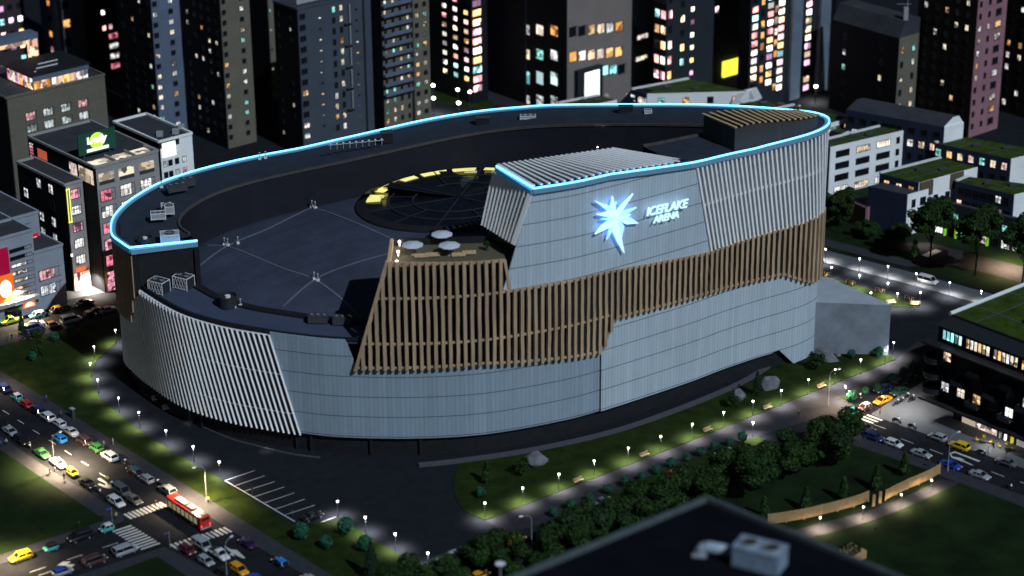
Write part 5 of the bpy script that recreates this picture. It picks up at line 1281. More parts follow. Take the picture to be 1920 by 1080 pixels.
vs = [B_ @ Vector((cx + 1.25 * math.cos(math.pi * i / 14), .28, 2.1 + 1.2 * math.sin(math.pi * i / 14))) for i in range(15)]; mb.add(vs, [tuple(range(15))]); mb.build('sign_arch', emit('cream_sign', (1, .93, .65), .9), s_)
s_ = c.box('billboard', 'R', .36, .57, zt - 8.8, zt - 2.2, .1, .35, emit('crimson_board', (.30, .0, .03), .5)); s_['label'] = 'crimson billboard'
s_ = c.box('billboard', 'R', .36, .61, 4.9, zt - 9.0, .1, .35, emit('orange_board', (.75, .12, .01), .75)); s_['label'] = 'orange billboard with a cream oval'
mb = MB(); cx = c.wr * .47; vs = [B_ @ Vector((cx + 1.6 * math.cos(6.283 * i / 24), .4, zt - 12.5 + 2.3 * math.sin(6.283 * i / 24))) for i in range(24)]; mb.add(vs, [tuple(range(24))]); mb.build('billboard_oval', emit('cream_oval', (.9, .95, .8), .85), s_)
c.done()
c = pale(86, 548, 24, 0 + zat(86, 548, 399), 'pale shop block with a dark flat roof, tallest of the blocks at the left edge')
c.window('R', .78, c.z - 2.6, 8.4, 1.4, 'orange', 3); s_ = c.box('wall_sign', 'R', .84, .975, c.z - 7.6, c.z - 4.9, .1, .3, emit('red_board', (.42, .01, .03), .6)); s_['label'] = 'dark red wall sign reading EGO'
A = c.F + c.at('R', .865, c.z - 6.6, .33); Bp = c.F + c.at('R', .955, c.z - 6.6, .33); ontoroot(text2('lettering', 'EGO', A, Bp, .9, -c.uL, emit('pinkish_text', (.9, .5, .5), .7), s_), c); c.done()
# ---- white stepped building behind the sign building
b = Bd('commercial_building', 'low white stepped building with a bright billboard behind the Leafy sign', (300, 300, 560), 215, 362, ytop=268, matL='w_black', matR='w_white')
b.box('billboard', 'R', .08, .47, b.z - 4.2, b.z - .4, .1, .3, emit('white_board', (.95, 1, .85), 1.2)); b.box('dark_band', 'R', .02, .6, b.z - 1.6, b.z - .1, .02, .08, 'black'); b.grid('R', (.15, .3, .5, .72), b.z - 9, b.z - 6, 3, 1.2, 1.6, .7, 'office'); 
for x_, y_ in ((3, 4), (7, 3), (10, 5)):
    q = b.uR * x_ + b.uL * y_; mb = MB(); mb.box(q.x - .8, q.x + .8, q.y - .6, q.y + .6, b.z + .06, b.z + 1.3); mb.build('roof_unit', M['metal'], b.root)
b.done()
# ---- far, out of focus
def far(name, label, F, Lx, Rx, mL, mR, **k): return Bd(name, label, F, Lx, Rx, ztop=k.pop('z', 120), matL=mL, matR=mR, group='distant buildings', **k)
b = far('office_tower', 'blurred dusky tower at the top left corner', (-30, 60, 690), -140, 48, 'w_black', 'w_dusk'); b.grid('R', (.45, .66, .88), 3, 80, 4.2, 1.7, 1.9, .65, 'blur', ymax=110); b.done()
b = far('office_tower', 'blurred blue grey tower near the top left corner', (112, 60, 700), 78, 140, 'w_bluegrey', 'w_bluegrey'); b.grid('R', (.5,), 2, 80, 6, 2.4, 2.6, .5, 'orange', ymax=140); b.grid('L', (.5,), 2, 80, 5, 1.6, 2.0, .4, 'orange', ymax=140); b.done()
b = far('office_tower', 'blurred black tower slab left of the slate tower', (165, 100, 665), 141, 178, 'w_black', 'w_black'); b.done()
b = far('office_tower', 'blurred brown tower with sparse round lights, left of the slate tower', (166, 90, 690), 150, 236, 'w_black', 'w_brown'); b.grid('R', (.1, .45, .62), 12, 80, 5.0, 1.3, 1.7, .7, 'blur', ymax=150); b.grid('R', (.70,), 2, 12, 3.2, 4, 1.8, 1, 'shop', ymax=260); b.done()
b = far('office_tower', 'blurred black tower with rows of pink and amber lights behind the olive tower', (884, 80, 664), 806, 914, 'w_black', 'w_black'); b.grid('L', (.12, .38, .64), 7, 80, 2.9, 2.0, 1.5, .85, 'blur', ymax=160); b.grid('R', (.42,), 4, 80, 2.9, 4.2, 2.1, 1, 'blur', ymax=190); b.done()
b = far('office_building', 'blurred black building with a red and white lit sign at the top', (985, 80, 664), 905, 1006, 'w_black', 'w_black', z=58); b.box('sign_board', 'L', .05, .85, 50, 57, .1, .4, 'blur'); b.done()
b = Bd('office_building', 'taupe building with orange lit ribbon windows and a black side wall, top centre', (1062, 100, 652), 946, 1241, ztop=105, matL='w_black', matR='w_taupe', group='distant buildings')
zf = lambda y: (PX(b.F)[1] - y) * 0.1535   # metres up the front corner per picture row, refined below
def zpix(bd, u, face, y):
    a, c_ = -10, 200
    for _ in range(40):
        m = (a + c_) / 2
        if PX(bd.F + bd.at(face, u, m))[1] > y: a = m
        else: c_ = m
    return a
for r_, y in enumerate((52, 98, 142, 184)):
    for u in (.21, .44, .66):
        z = zpix(b, u, 'L', y + (1 - u) * 6); b.window('L', u, z, b.wl * .16, 3.2 if r_ != 2 else 4.0, ('orange', 'blind', 'cyan', 'office')[r_] if not (r_ == 0 and u > .5) else 'office', 0)
for u, y, mt in [(.07 + .095 * i, 57 - i * 1.9 + 2, ('glass', 'glass', 'blind', 'blind', 'office', 'orange')[i]) for i in range(6)] + [(.07 + .095 * i, 106 - i * 1.9, 'orange') for i in range(6)] + [(.40 + .09 * i, 132 - i * 1.6, ('cyan', 'cyan', 'glass')[i]) for i in range(3)]:
    b.window('R', u, zpix(b, u, 'R', y), b.wr * .088, 3.0, mt, 0)
b.window('R', .82, zpix(b, .82, 'R', 67), b.wr * .2, 1.6, 'shop', 3); b.window('R', .82, zpix(b, .82, 'R', 107), b.wr * .2, 1.5, 'blind', 3)
z = zpix(b, .2, 'R', 158); b.box('bay_frame', 'R', .08, .34, z - 6, z + 5.2, .05, 1.6, 'w_darkb'); b.box('lit_bay', 'R', .15, .30, z - 6, z + 4.2, 1.61, 1.7, 'whitelit')
b.box('fin', 'R', .69, .715, zpix(b, .7, 'R', 82), zpix(b, .7, 'R', 50), .05, .9, 'w_darkb')
for u in (.42, .64):
    l = spot('wall_light', 500, (1, .85, .7), 70, 1); lo = bpy.data.objects.new('wall_light', l); COL.objects.link(lo); lo.location = b.F + b.at('R', u, zpix(b, u, 'R', 168), .6)
b.done()
b = far('office_tower', 'blurred dark tower with a yellow sign low on its corner', (1248, 80, 656), 1225, 1400, 'w_black', 'w_darkb'); b.grid('L', (.2, .7), 4, 80, 4.6, 2.0, 2.6, .8, 'blur', ymax=150); b.grid('R', (.05,), 4, 80, 4.6, 1.6, 2.6, .8, 'blur', ymax=150); b.grid('R', (.32,), 3, 80, 3.9, 1.5, 1.6, .85, 'blur', ymax=150); b.grid('R', (.62, .2), 3, 80, 4.4, 1.6, 2.2, .6, 'blur', ymax=120); b.grid('R', (.95,), 3, 80, 3.0, 2.0, 2.4, .9, 'blur', ymax=170)
z = zpix(b, .8, 'R', 126); s_ = b.box('wall_sign', 'R', .70, .91, z - 2.4, z + 2.4, .2, .8, emit('yellow_sign', (.85, .9, .05), 1.6)); b.done()
b = far('office_tower', 'blurred tower with bright light columns between grey fins, top right of centre', (1405, 80, 656), 1385, 1562, 'w_black', 'w_darkb'); b.grid('R', (.06, .24, .37, .7), 1.5, 80, 2.6, 2.6, 1.9, .95, 'blur', ymax=165); b.grid('R', (.15, .31), 1.5, 80, 3.4, 1.5, 2.2, .8, 'orange', ymax=165); b.box('fin', 'R', .46, .58, 0, 120, .1, 1.5, 'w_bluegrey'); b.box('fin', 'R', .80, .98, 0, 120, .1, 1.5, 'w_bluegrey'); b.done()
b = Bd('apartment_building', 'dark building with a sloping sheet roof and an olive gable, upper right', (1684, 100, 640), 1560, 1722, ytop=72, matL='w_black', matR='w_olive', parapet=False)
b.grid('R', (.2, .75), 4, b.z - 4, 4.2, 1.2, 1.9, .6, 'blind', ymax=215); b.grid('L', (.25, .8), 4, b.z - 4, 4.6, 1.2, 1.9, .3, 'blind', ymax=215)
mb = MB(); z = b.z; L_, R_ = b.uL * b.wl, b.uR * b.wr; mid = R_ * .5
mb.add([(0, 0, z), tuple(L_ + Vector((0, 0, z))), tuple(L_ + mid * .6 + Vector((0, 0, z + 4.5))), tuple(mid * .6 + Vector((0, 0, z + 4.5))), tuple(R_ + Vector((0, 0, z + 4.5))), tuple(R_ + L_ + Vector((0, 0, z + 4.5)))], [(0, 3, 2, 1), (3, 4, 5, 2)]); mb.add([(0, 0, z), tuple(R_ + Vector((0, 0, z))), tuple(R_ + Vector((0, 0, z + 4.5))), tuple(mid * .6 + Vector((0, 0, z + 4.5)))], [(0, 1, 2, 3)])
mb.build('pitched_roof', M['roofd'], b.root)
mb = MB(); q = R_ * .5 + L_ * .05; mb.tube((q.x, q.y, z + 4.5), (q.x, q.y, z + 12), .12, .08); mb.box(q.x - 1, q.x + .2, q.y - .8, q.y + .8, z + 4.5, z + 8); mb.beam((q.x - 3, q.y, z + 9), (q.x + 1, q.y, z + 9), .1, .1); mb.build('antenna_mast', M['metal'], b.root); b.done()
b = Bd('apartment_tower', 'dark brown tower with a pink lit side, upper right', (1824, 130, 632), 1716, 1880, ztop=105, matL='w_brown', matR='w_pink', group='apartment towers')
b.grid('L', (.15, .33, .50, .68, .86), 3, 104, 3.6, 1.3, 1.8, .22, 'blind', ymax=270, mull=1); b.grid('R', (.12, .42), 3, 104, 3.6, 1.1, 1.7, .3, 'blind', ymax=280); b.grid('R', (.73,), 3, 104, 3.6, 2.4, 1.9, .5, 'blind', ymax=280, mull=3, style='sill'); b.done()
b = Bd('apartment_tower', 'dark brown tower filling the upper right corner', (1990, 130, 640), 1881, 2050, ztop=105, matL='w_brown', matR='w_pink', group='apartment towers'); b.grid('L', (.72, .92), 3, 104, 3.6, 1.3, 1.8, .3, 'blind', ymax=300); b.done()
# ---- row houses on the right
def roof_bd(name, label, pts, z, mL='w_navy', mR='w_white', tiles=True, edge=True, base=0.0, mroof='roofg'):
    """pts: left, front, right, back roof corners in the photo at height z"""
    q = [Vector(G(a, c_, z)).xy for a, c_ in pts]; F = q[1]
    root = thing(name, label, 'row house', (F.x, F.y, 0), 0, 'row houses with green roofs'); loc = [(p - F) for p in q]
    mb = MB(); mb.prism([tuple(p) for p in loc], base, z - .2); mb.build('body', M['w_navy'], root)
    def skin(a, b_, m, nm='wall'):
        d = (b_ - a).normalized(); n = Vector((d.y, -d.x)); mb = MB(); mb.prism([tuple(a + n * .01), tuple(b_ + n * .01), tuple(b_ + n * .25), tuple(a + n * .25)], base, z + .05); mb.build(nm, M[m], root)
    skin(loc[0], loc[1], mL); skin(loc[1], loc[2], mR)
    mb = MB(); mb.prism([tuple(p) for p in loc], z - .2, z); mb.build('roof', M[mroof], root)
    if edge:
        mb = MB(); mb.beam(tuple(loc[0]) + (z + .15,), tuple(loc[3]) + (z + .15,), .7, .5); mb.build('parapet', M['white'], root)
    if tiles:
        for f_ in (.3, .68):
            a, b_ = loc[0].lerp(loc[1], f_), loc[3].lerp(loc[2], f_); mb = MB(); n = int((b_ - a).length / .9)
            for i in range(n):
                c_ = a.lerp(b_, (i + .5) / n); mb.box(c_.x - .3, c_.x + .3, c_.y - .25, c_.y + .25, z, z + .06)
            mb.build('stepping_tiles', M['kerb'], root)
        a, b_ = loc[0].lerp(loc[3], .5), loc[1].lerp(loc[2], .5); mb = MB(); n = int((b_ - a).length / .9)
        for i in range(n):
            c_ = a.lerp(b_, (i + .5) / n); mb.box(c_.x - .3, c_.x + .3, c_.y - .25, c_.y + .25, z, z + .062)
        mb.build('stepping_tiles', M['kerb'], root)
        for f_ in ((.4, .4), (.7, .6)):
            c_ = loc[0].lerp(loc[1], f_[0]).lerp(loc[3].lerp(loc[2], f_[0]), f_[1]); mb = MB(); mb.box(c_.x - .9, c_.x + .9, c_.y - .6, c_.y + .6, z + .1, z + .7); mb.build('roof_vent', M['dmetal'], root)
    def win(face, u, zz, w, h, lit, mull=1, style='std'):
        a, b_ = (loc[0], loc[1]) if face == 'L' else (loc[1], loc[2]); d = (b_ - a).normalized(); n = Vector((d.y, -d.x)); p = a.lerp(b_, u) + n * .25
        o = bpy.data.objects.new('window', win_mesh(w, h, lit, mull, style)); COL.objects.link(o); o.parent = root
        o.matrix_local = Matrix(((d.x, n.x, 0, p.x), (d.y, n.y, 0, p.y), (0, 0, 1, zz), (0, 0, 0, 1)))
    return root, loc, win
rt, lc, wn = roof_bd('row_house', 'white row house with ribbon windows and a green roof, nearest the arena', [(1549, 262), (1556, 276), (1693, 244.5), (1649, 237)], 14)
for r_ in range(4):
    for u, w_, l_ in ((.17, 4.6, 'glass'), (.45, 4.6, 'blind' if r_ == 0 else 'glass'), (.73, 4.6, 'orange' if r_ == 0 else 'glass'), (.93, 1.2, 'glass')):
        wn('R', u, 11.6 - r_ * 3.4, w_, 1.9, l_ if r_ < 3 else 'blind', 5 if w_ > 2 else 0)
rt, lc, wn = roof_bd('row_house', 'long navy house with a rounded dark roof and a white gable', [(1587, 205), (1770, 238), (1806, 229), (1628, 195)], 17, tiles=False, edge=False, mroof='roofd')
mb = MB(); a, b_, c_, d_ = [Vector((p.x, p.y, 17)) for p in lc]; up = Vector((0, 0, 2.2))
k1, k2 = a.lerp(d_, .45) + up, b_.lerp(c_, .45) + up; k3, k4 = a.lerp(d_, .75) + up, b_.lerp(c_, .75) + up
mb.add([tuple(v) for v in (a, b_, k2, k1, k4, k3, c_, d_)], [(0, 1, 2, 3), (3, 2, 4, 5), (5, 4, 6, 7)]); mb.build('curved_roof', M['roofd'], rt)
mb = MB(); mb.add([tuple(v) for v in (b_, c_, k4, k2)], [(0, 1, 2, 3)]); mb.build('gable', M['w_white'], rt)
for i in range(8): wn('L', .06 + i * .125, 14.4, 2.0 if i != 3 else 5, 1.9, 'glass', 0)
for i, l_ in enumerate(('blind', 'blind', 'glass', 'glass', 'glass', 'blind', 'blind', 'orange')): wn('L', .1 + i * .115, 10.9, 1.8, 2.1, l_)
for i in range(8): wn('L', .1 + i * .115, 7.2, 1.4, 2.1, 'glass', 0)
rt, lc, wn = roof_bd('row_house', 'navy row house with a line of lit windows under a broad green roof', [(1753, 268), (1895, 298), (1960, 283), (1796, 255)], 12.5)
for i, l_ in enumerate(('blind', 'orange', 'blind', 'office', 'blind', 'blind', 'office')): wn('L', .06 + i * .145, 10.2, 1.7, 2.2, l_, 1, 'cross')
for i in range(7): wn('L', .06 + i * .145, 6.4, 1.4, 2.3, 'glass' if i != 3 else 'cyan', 0)
rt, lc, wn = roof_bd('row_house', 'navy green roofed house with brown lattice panels behind the blank navy wall', [(1650, 325), (1722, 343), (1832, 313), (1764, 296)], 13.5)
for i, l_ in enumerate(('orange', 'blind', 'orange')): wn('L', .2 + i * .32, 11.2, 1.7, 2.1, l_, 1, 'cross')
for u in (.1, .62): 
    a, b_ = lc[1].lerp(lc[2], u - .09), lc[1].lerp(lc[2], u + .13); mb = MB(); d = (b_ - a).normalized(); n = Vector((d.y, -d.x)); mb.prism([tuple(a + n * .26), tuple(b_ + n * .26), tuple(b_ + n * .6), tuple(a + n * .6)], 9.6, 13.6); mb.build('brown_panel', mat('brown_cladding', (.10, .075, .05)), rt); wn('R', u + .02, 11.4, 3, 2.2, 'glass', 4, 'cross')
for i in range(5):
    for r_ in range(3): wn('R', .1 + .2 * i, 8 - r_ * 3.2, 1.5, 2.1, 'orange' if (i + r_) % 3 == 0 else ('blind' if r_ == 2 else 'glass'), 0)
rt, lc, wn = roof_bd('row_house', 'blank navy end wall house beside the tall dark trees', [(1629, 349), (1701, 365), (1740, 354), (1668, 339)], 11.4, tiles=False, edge=False, mroof='roofd')
for r_, l_ in enumerate(('glass', 'orange', 'blind')): wn('R', .3, 8.6 - r_ * 3.1, 1.3, 2.2, l_, 0); wn('R', .75, 8.6 - r_ * 3.1, 2.0, 2.2, 'blind' if r_ else 'glass', 1)
rt, lc, wn = roof_bd('row_house', 'low navy row house with balconies at the right edge', [(1793, 340), (1901, 365), (1965, 350), (1815, 331)], 12.0)
for i in range(7): wn('L', .1 + i * .13, 9.8, 1.7, 2.1, 'blind' if i == 5 else 'glass', 1, 'cross')
for i in range(7): wn('L', .08 + i * .14, 6.3, 1.6, 2.2, ('orange', 'glass', 'glass', 'glass', 'glass', 'orange', 'glass')[i])
for i, l_ in enumerate(('whitelit', 'glass', 'cyan', 'glass', 'blind', 'shop', 'blind', 'glass')): wn('L', .05 + i * .13, 1.8, 2.2, 2.6, l_, 1)
rt, lc, wn = roof_bd('row_house', 'shop fronted dark house behind the tall trees', [(1735, 370), (1925, 415), (1932, 413), (1742, 368)], 9.0, mL='w_darkb', tiles=False, mroof='roofd', edge=False)
for i, l_ in enumerate(('whitelit', 'whitelit', 'glass', 'cyan', 'glass', 'shop', 'glass', 'blind', 'shop')): wn('L', .05 + i * .11, 1.6, 2.4, 2.6, l_, 2)
for i in range(8): wn('L', .08 + i * .12, 5.8, 1.6, 2.0, ('orange', 'glass', 'blind', 'glass')[i % 4])
for i, (x_, c_) in enumerate(((.22, (.25, .6, .02)), (.33, (.3, .6, .02)), (.52, (.2, .5, .05)), (.64, (.25, .6, .02)))):
    a = lc[0].lerp(lc[1], x_); d = (lc[1] - lc[0]).normalized(); n = Vector((d.y, -d.x)); mb = MB(); mb.prism([tuple(a + n * .3), tuple(a + d * .5 + n * .3), tuple(a + d * .5 + n * 1.0), tuple(a + n * 1.0)], 0.2, 3.4); mb.build('banner', emit('banner_green%d' % i, c_, .5), rt)
for lab, pts, z in (('green roofed house with slanted sides, behind the arena roof block', [(1184, 168), (1213, 176), (1405, 171), (1291, 148)], 13), ('small green roof just above the neon rim at top centre', [(1047, 194), (1100, 199), (1156, 187), (1122, 179)], 11), ('green roofed house between the arena rim and the long navy house', [(1443, 207), (1550, 233), (1592, 221), (1489, 197)], 13), ('flat green roof strip right of the white trapezoid gable', [(1388, 193), (1470, 206), (1500, 197), (1418, 188)], 12), ('low green roofed house touching the right end of the arena', [(1500, 232), (1580, 250), (1600, 242), (1520, 225)], 11)):
    rt, lc, wn = roof_bd('row_house', lab, pts, z)
    for i in range(4): wn('L', .14 + i * .24, z - 2.2, 1.8, 2.0, ('blind', 'glass', 'orange', 'office')[i]); wn('R', .14 + i * .24, z - 2.2, 1.8, 2.0, ('blind', 'blind', 'glass', 'orange')[i])
    if lab.startswith('green roofed house with slanted'):
        mb = MB(); pt3 = [(1150, 205, 6), (1184, 168, 13), (1213, 176, 13), (1245, 215, 6)]
        v = [Vector(G(*p_)) - rt.location for p_ in pt3]; back = Vector((2, 3, 0)); mb.add([tuple(x_) for x_ in v] + [tuple(x_ + back) for x_ in v], [(0, 3, 2, 1), (4, 5, 6, 7), (0, 1, 5, 4), (1, 2, 6, 5), (2, 3, 7, 6), (3, 0, 4, 7)]); mb.build('slanted_wall', M['w_navy'], rt)
        mb = MB(); pt3 = [(1365, 206, 8), (1382, 176, 13), (1407, 170, 13), (1418, 190, 8)]
        v = [Vector(G(*p_)) - rt.location for p_ in pt3]; mb.add([tuple(x_) for x_ in v] + [tuple(x_ + back) for x_ in v], [(0, 3, 2, 1), (4, 5, 6, 7), (0, 1, 5, 4), (1, 2, 6, 5), (2, 3, 7, 6), (3, 0, 4, 7)]); mb.build('gable', M['w_white'], rt)
        mb = MB(); pt3 = [(1213, 177, 12.9), (1262, 170, 12.9), (1278, 192, 9), (1232, 198, 9)]
        v = [Vector(G(*p_)) - rt.location for p_ in pt3]; back = Vector((0, 1.5, 0)); mb.add([tuple(x_) for x_ in v] + [tuple(x_ + back) for x_ in v], [(0, 3, 2, 1), (4, 5, 6, 7), (0, 1, 5, 4), (1, 2, 6, 5), (2, 3, 7, 6), (3, 0, 4, 7)]); mb.build('bay', M['w_bluegrey'], rt)
# red brick house behind the arena-side tree
rt, lc, wn = roof_bd('row_house', 'dull red low house behind the dark tree by the arena', [(1592, 375), (1625, 390), (1640, 380), (1605, 368)], 6, mL='w_pink', mR='w_pink', tiles=False, edge=False, mroof='roofd')
# ---- dark apartment block, lower right
ZR = 24.0
P0 = Vector(G(1783, 590, ZR)).xy; d1, d2 = D1.xy, D2.xy; LN, WD = 62, 34
blk = thing('apartment_block', 'black apartment block with round balconies, green roof and lit shops, lower right', 'apartment block', (P0.x, P0.y, 0)); o2 = Vector((0, 0))
mb = MB(); c = [o2, d1 * LN, d1 * LN + d2 * WD, d2 * WD]; mb.prism([tuple(p) for p in c], ZR - 1, ZR); mb.build('roof', M['roofg'], blk)
mb = MB(); mb.tube(tuple(o2 - d2 * .3) + (ZR + .35,), tuple(d2 * WD) + (ZR + .35,), .45, .45, 10); mb.build('parapet', M['white'], blk)
mb = MB(); mb.beam(tuple(o2) + (ZR + .1,), tuple(d1 * LN) + (ZR + .1,), .4, .3); mb.build('parapet', M['black'], blk)
for f_ in (5, 16, 27):
    mb = MB()
    for i in range(60): c_ = d2 * (2.5 + f_) + d1 * (1 + i); mb.box(c_.x - .3, c_.x + .3, c_.y - .25, c_.y + .25, ZR, ZR + .07)
    mb.build('stepping_tiles', M['kerb'], blk)
for f_ in (6, 21, 36):
    mb = MB()
    for i in range(30): c_ = d1 * f_ + d2 * (1 + i); mb.box(c_.x - .3, c_.x + .3, c_.y - .25, c_.y + .25, ZR, ZR + .07)
    mb.build('stepping_tiles', M['kerb'], blk)
for a_, b_ in ((14, 9), (26, 7), (9, 26), (24, 22)): c_ = d1 * a_ + d2 * b_; mb = MB(); mb.box(c_.x - 1.6, c_.x + 1.6, c_.y - .8, c_.y + .8, ZR + .1, ZR + .9); mb.build('roof_vent', M['dmetal'], blk)
nL = -d2   # outward from the long lower-left face
mb = MB(); q = [o2, d1 * LN, d1 * LN + nL * 1.8, nL * 1.8 - d1 * 1.4]; top = [Vector((p.x, p.y, ZR - .05)) for p in (o2, d1 * LN)]; bot = [Vector((p.x, p.y, ZR - 2.2)) for p in (nL * 2.4 - d1 * 1.6, d1 * LN + nL * 2.4)]
mb.add([tuple(top[0]), tuple(top[1]), tuple(bot[1]), tuple(bot[0])], [(0, 3, 2, 1)]); mb.build('mansard', mat('roof_tiles', (.016, .018, .024), .6, .3, 2), blk)
mb = MB(); mb.prism([tuple(p) for p in (nL * 2.0 - d1 * 1.3, d1 * LN + nL * 2.0, d1 * LN + d2 * WD, d2 * WD - d1 * 1.3)], 4.6, ZR - 2.25); mb.build('wall', M['w_black'], blk)
mb = MB(); mb.prism([tuple(p) for p in (d1 * 2.5, d1 * LN, d1 * LN + d2 * WD, d2 * WD + d1 * 2.5)], 0, 4.55); mb.build('shop_wall', M['w_darkb'], blk)
mb = MB(); mb.prism([tuple(p) for p in (nL * 4.6 - d1 * 3.5, d1 * LN + nL * 4.6, d1 * LN + nL * 2.01, nL * 2.01 - d1 * 3.5)], 17.6, 18.0); mb.build('cornice', M['black'], blk)
mb = MB(); mb.prism([tuple(p) for p in (nL * 4.6 - d1 * 3.5, d1 * LN + nL * 4.6, d1 * LN + nL * 2.01, nL * 2.01 - d1 * 3.5)], 4.3, 4.7); mb.build('cornice', M['black'], blk)
Bl = Matrix(((d1.x, nL.x, 0, 0), (d1.y, nL.y, 0, 0), (0, 0, 1, 0), (0, 0, 0, 1)))
def bwin(x, z, w, h, lit, mull=1, style='std', out=2.0):
    o = bpy.data.objects.new('window', win_mesh(w, h, lit, mull, style)); COL.objects.link(o); o.parent = blk; o.matrix_local = Bl @ Matrix.Translation((x, out, z))
x = -.2
for k, (n_, l_) in enumerate(((5, 'cyan'), (6, 'blind'), (6, 'blind'), (6, 'blind'), (6, 'office'), (6, 'blind'))):
    for i in range(n_): bwin(x + .55 + i * 1.05, 20.0, .95, 2.3, ('cyan' if l_ == 'cyan' else ('orange' if (i + k) % 3 == 0 else 'blind')), 0)
    x += n_ * 1.05 + .9
rr = _r.Random(12)
for r_, z in enumerate((15.2, 11.6, 8.0)):
    for i in range(14):
        x = 1.5 + i * 4.2; lit = {(0, 0): 'orange', (2, 0): 'blind', (2, 1): 'orange', (2, 2): 'blind', (2, 4): 'whitelit', (1, 5): 'blind', (2, 6): 'blind', (2, 7): 'blind'}.get((r_, i), 'glass')
        bwin(x, z, 2.2, 2.3, lit, 1, 'cross')
        if (i + r_) % 2 == 0 and i > 0:
            mb = MB(); mb.box(x - 1.6, x + 1.6, 2.02, 3.9, z - 1.6, z - 1.4, Bl); mb.build('balcony', M['dark'], blk)
            mb = MB(); mb.box(x - 1.6, x - 1.5, 2.02, 3.9, z - 1.38, z - .3, Bl); mb.box(x - 1.49, x + 1.6, 3.8, 3.9, z - 1.38, z - .3, Bl); mb.build('balcony_glass', mat('balcony_glass_%d_%d' % (r_, i), (.05, .06, .08), .2), blk)
    c_ = Bl @ Vector((-1.2, 2.6, z - 1.6)); mb = MB(); mb.lathe(tuple(c_), [(2.4, 0), (2.4, .25)], 24); mb.build('balcony', M['dark'], blk)
    mb = MB(); mb.lathe(tuple(c_ + Vector((0, 0, .26))), [(2.4, 0), (2.4, .9), (2.3, .92), (2.3, .02)], 24); mb.build('balcony_glass', M['bowl'], blk)
# shops
def sbox(name, x0, x1, o0, o1, z0, z1, m, label=None, parent=None):
    mb = MB(); mb.box(x0, x1, o0, o1, z0, z1, Bl); o = mb.build(name, m if not isinstance(m, str) else M[m], parent or blk)
    if label: o['label'] = label
    return o
sbox('shopfront', 5, 8.6, .05, .1, .2, 3.6, emit('shop_beige', (.7, .58, .45), .6)); sbox('shopfront', 8.8, 14.2, .05, .1, .2, 2.4, 'office')
s_ = sbox('shop_sign', 8.6, 14.4, .6, .8, 2.6, 4.0, emit('cream_sign_glow', (1, .93, .6), 1.1), 'glowing cream and yellow shop sign'); sbox('sign_stripe', 11.2, 13.4, .82, .86, 3.5, 3.85, emit('yellow_stripe', (1, .8, .05), .9), parent=s_)
sbox('round_sign', 3.6, 4.6, .9, 1.1, 2.9, 3.9, emit('pale_round', (.95, .95, .6), .9)); sbox('round_sign', 28.8, 29.8, .9, 1.1, 2.9, 3.9, emit('pale_round2', (.95, .95, .6), .9))
sbox('banner', 18.4, 18.8, .3, .9, .4, 4.0, emit('yellow_banner', (.8, .7, .02), .6)); sbox('banner', 16.6, 17.0, .3, .7, .4, 3.8, 'whitelit'); sbox('banner', 15.2, 15.6, .3, .7, .4, 3.8, 'white')
mb = MB(); vs = [Bl @ Vector((23.0 + 3.6 * math.cos(math.pi * i / 16), .12, .1 + 1.8 + 1.9 * math.sin(math.pi * i / 16))) for i in range(17)] + [Bl @ Vector((19.4, .12, .1)), Bl @ Vector((26.6, .12, .1))]; mb.add([tuple(v) for v in vs], [tuple(range(18)) + (18,)])
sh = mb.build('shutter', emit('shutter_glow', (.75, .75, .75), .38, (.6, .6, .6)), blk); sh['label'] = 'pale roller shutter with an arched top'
mb = MB(); [mb.box(19.6, 26.4, .14, .2, .3 + i * .3, .38 + i * .3, Bl) for i in range(8)]; mb.build('shutter_rib', M['metal'], sh)
s_ = sbox('shop_window', 27.0, 31.0, .1, .2, 1.0, 3.6, 'glass', 'black shop window with a yellow pineapple shaped picture'); mb = MB(); mb.lathe((0, 0, 0), [(.2, 0), (.5, .3), (.5, .8), (.15, 1.1)], 8)
for i, v in enumerate(mb.v): mb.v[i] = tuple(Bl @ Vector((29 + v[0], .25 + v[1] * .1, 1.6 + v[2])))
mb.build('picture', emit('yellow_picture', (.9, .75, .1), .8), s_)
sbox('shopfront', 31.4, 36, .1, .2, .2, 3.2, 'shop')
sbox('awning', -1.2, 3.0, .2, 3.0, 3.9, 4.2, 'white')
# ---- foreground roof
zf_ = 67.0
roofpts = [G(1325, 934, zf_), G(1800, 1130, zf_), G(1500, 1400, zf_), G(840, 1133, zf_)]
fg = thing('foreground_building', 'out of focus black flat roof with a pale edge, bottom right of centre', 'building', (roofpts[0].x, roofpts[0].y, 0)); fo = roofpts[0]
mb = MB(); mb.prism([(p.x - fo.x, p.y - fo.y) for p in roofpts], 0, zf_ - .5); mb.build('body', mat('fg_roof', (.004, .005, .008), .95, .3, .2, spec=.05), fg)
mb = MB(); c = [(p.x - fo.x, p.y - fo.y) for p in roofpts]
for a, b_ in zip(c, c[1:] + c[:1]): mb.beam((a[0], a[1], zf_ - .15), (b_[0], b_[1], zf_ - .15), .55, .9)
mb.build('parapet', mat('fg_parapet', (.07, .09, .10), .9), fg)
ac = thing('air_conditioner', 'big blurred twin fan air conditioner on the black foreground roof', 'air conditioner', tuple(G(1424, 1062, zf_ - .4).xy) + (zf_ - .5,), R(-28))
mb = MB(); mb.box(-3.4, 3.4, -1.9, 1.9, .3, 3.2); mb.box(-3.5, 3.5, -2.0, 2.0, 3.2, 3.4); mb.build('casing', mat('fg_casing', (.20, .27, .36), .6), ac)
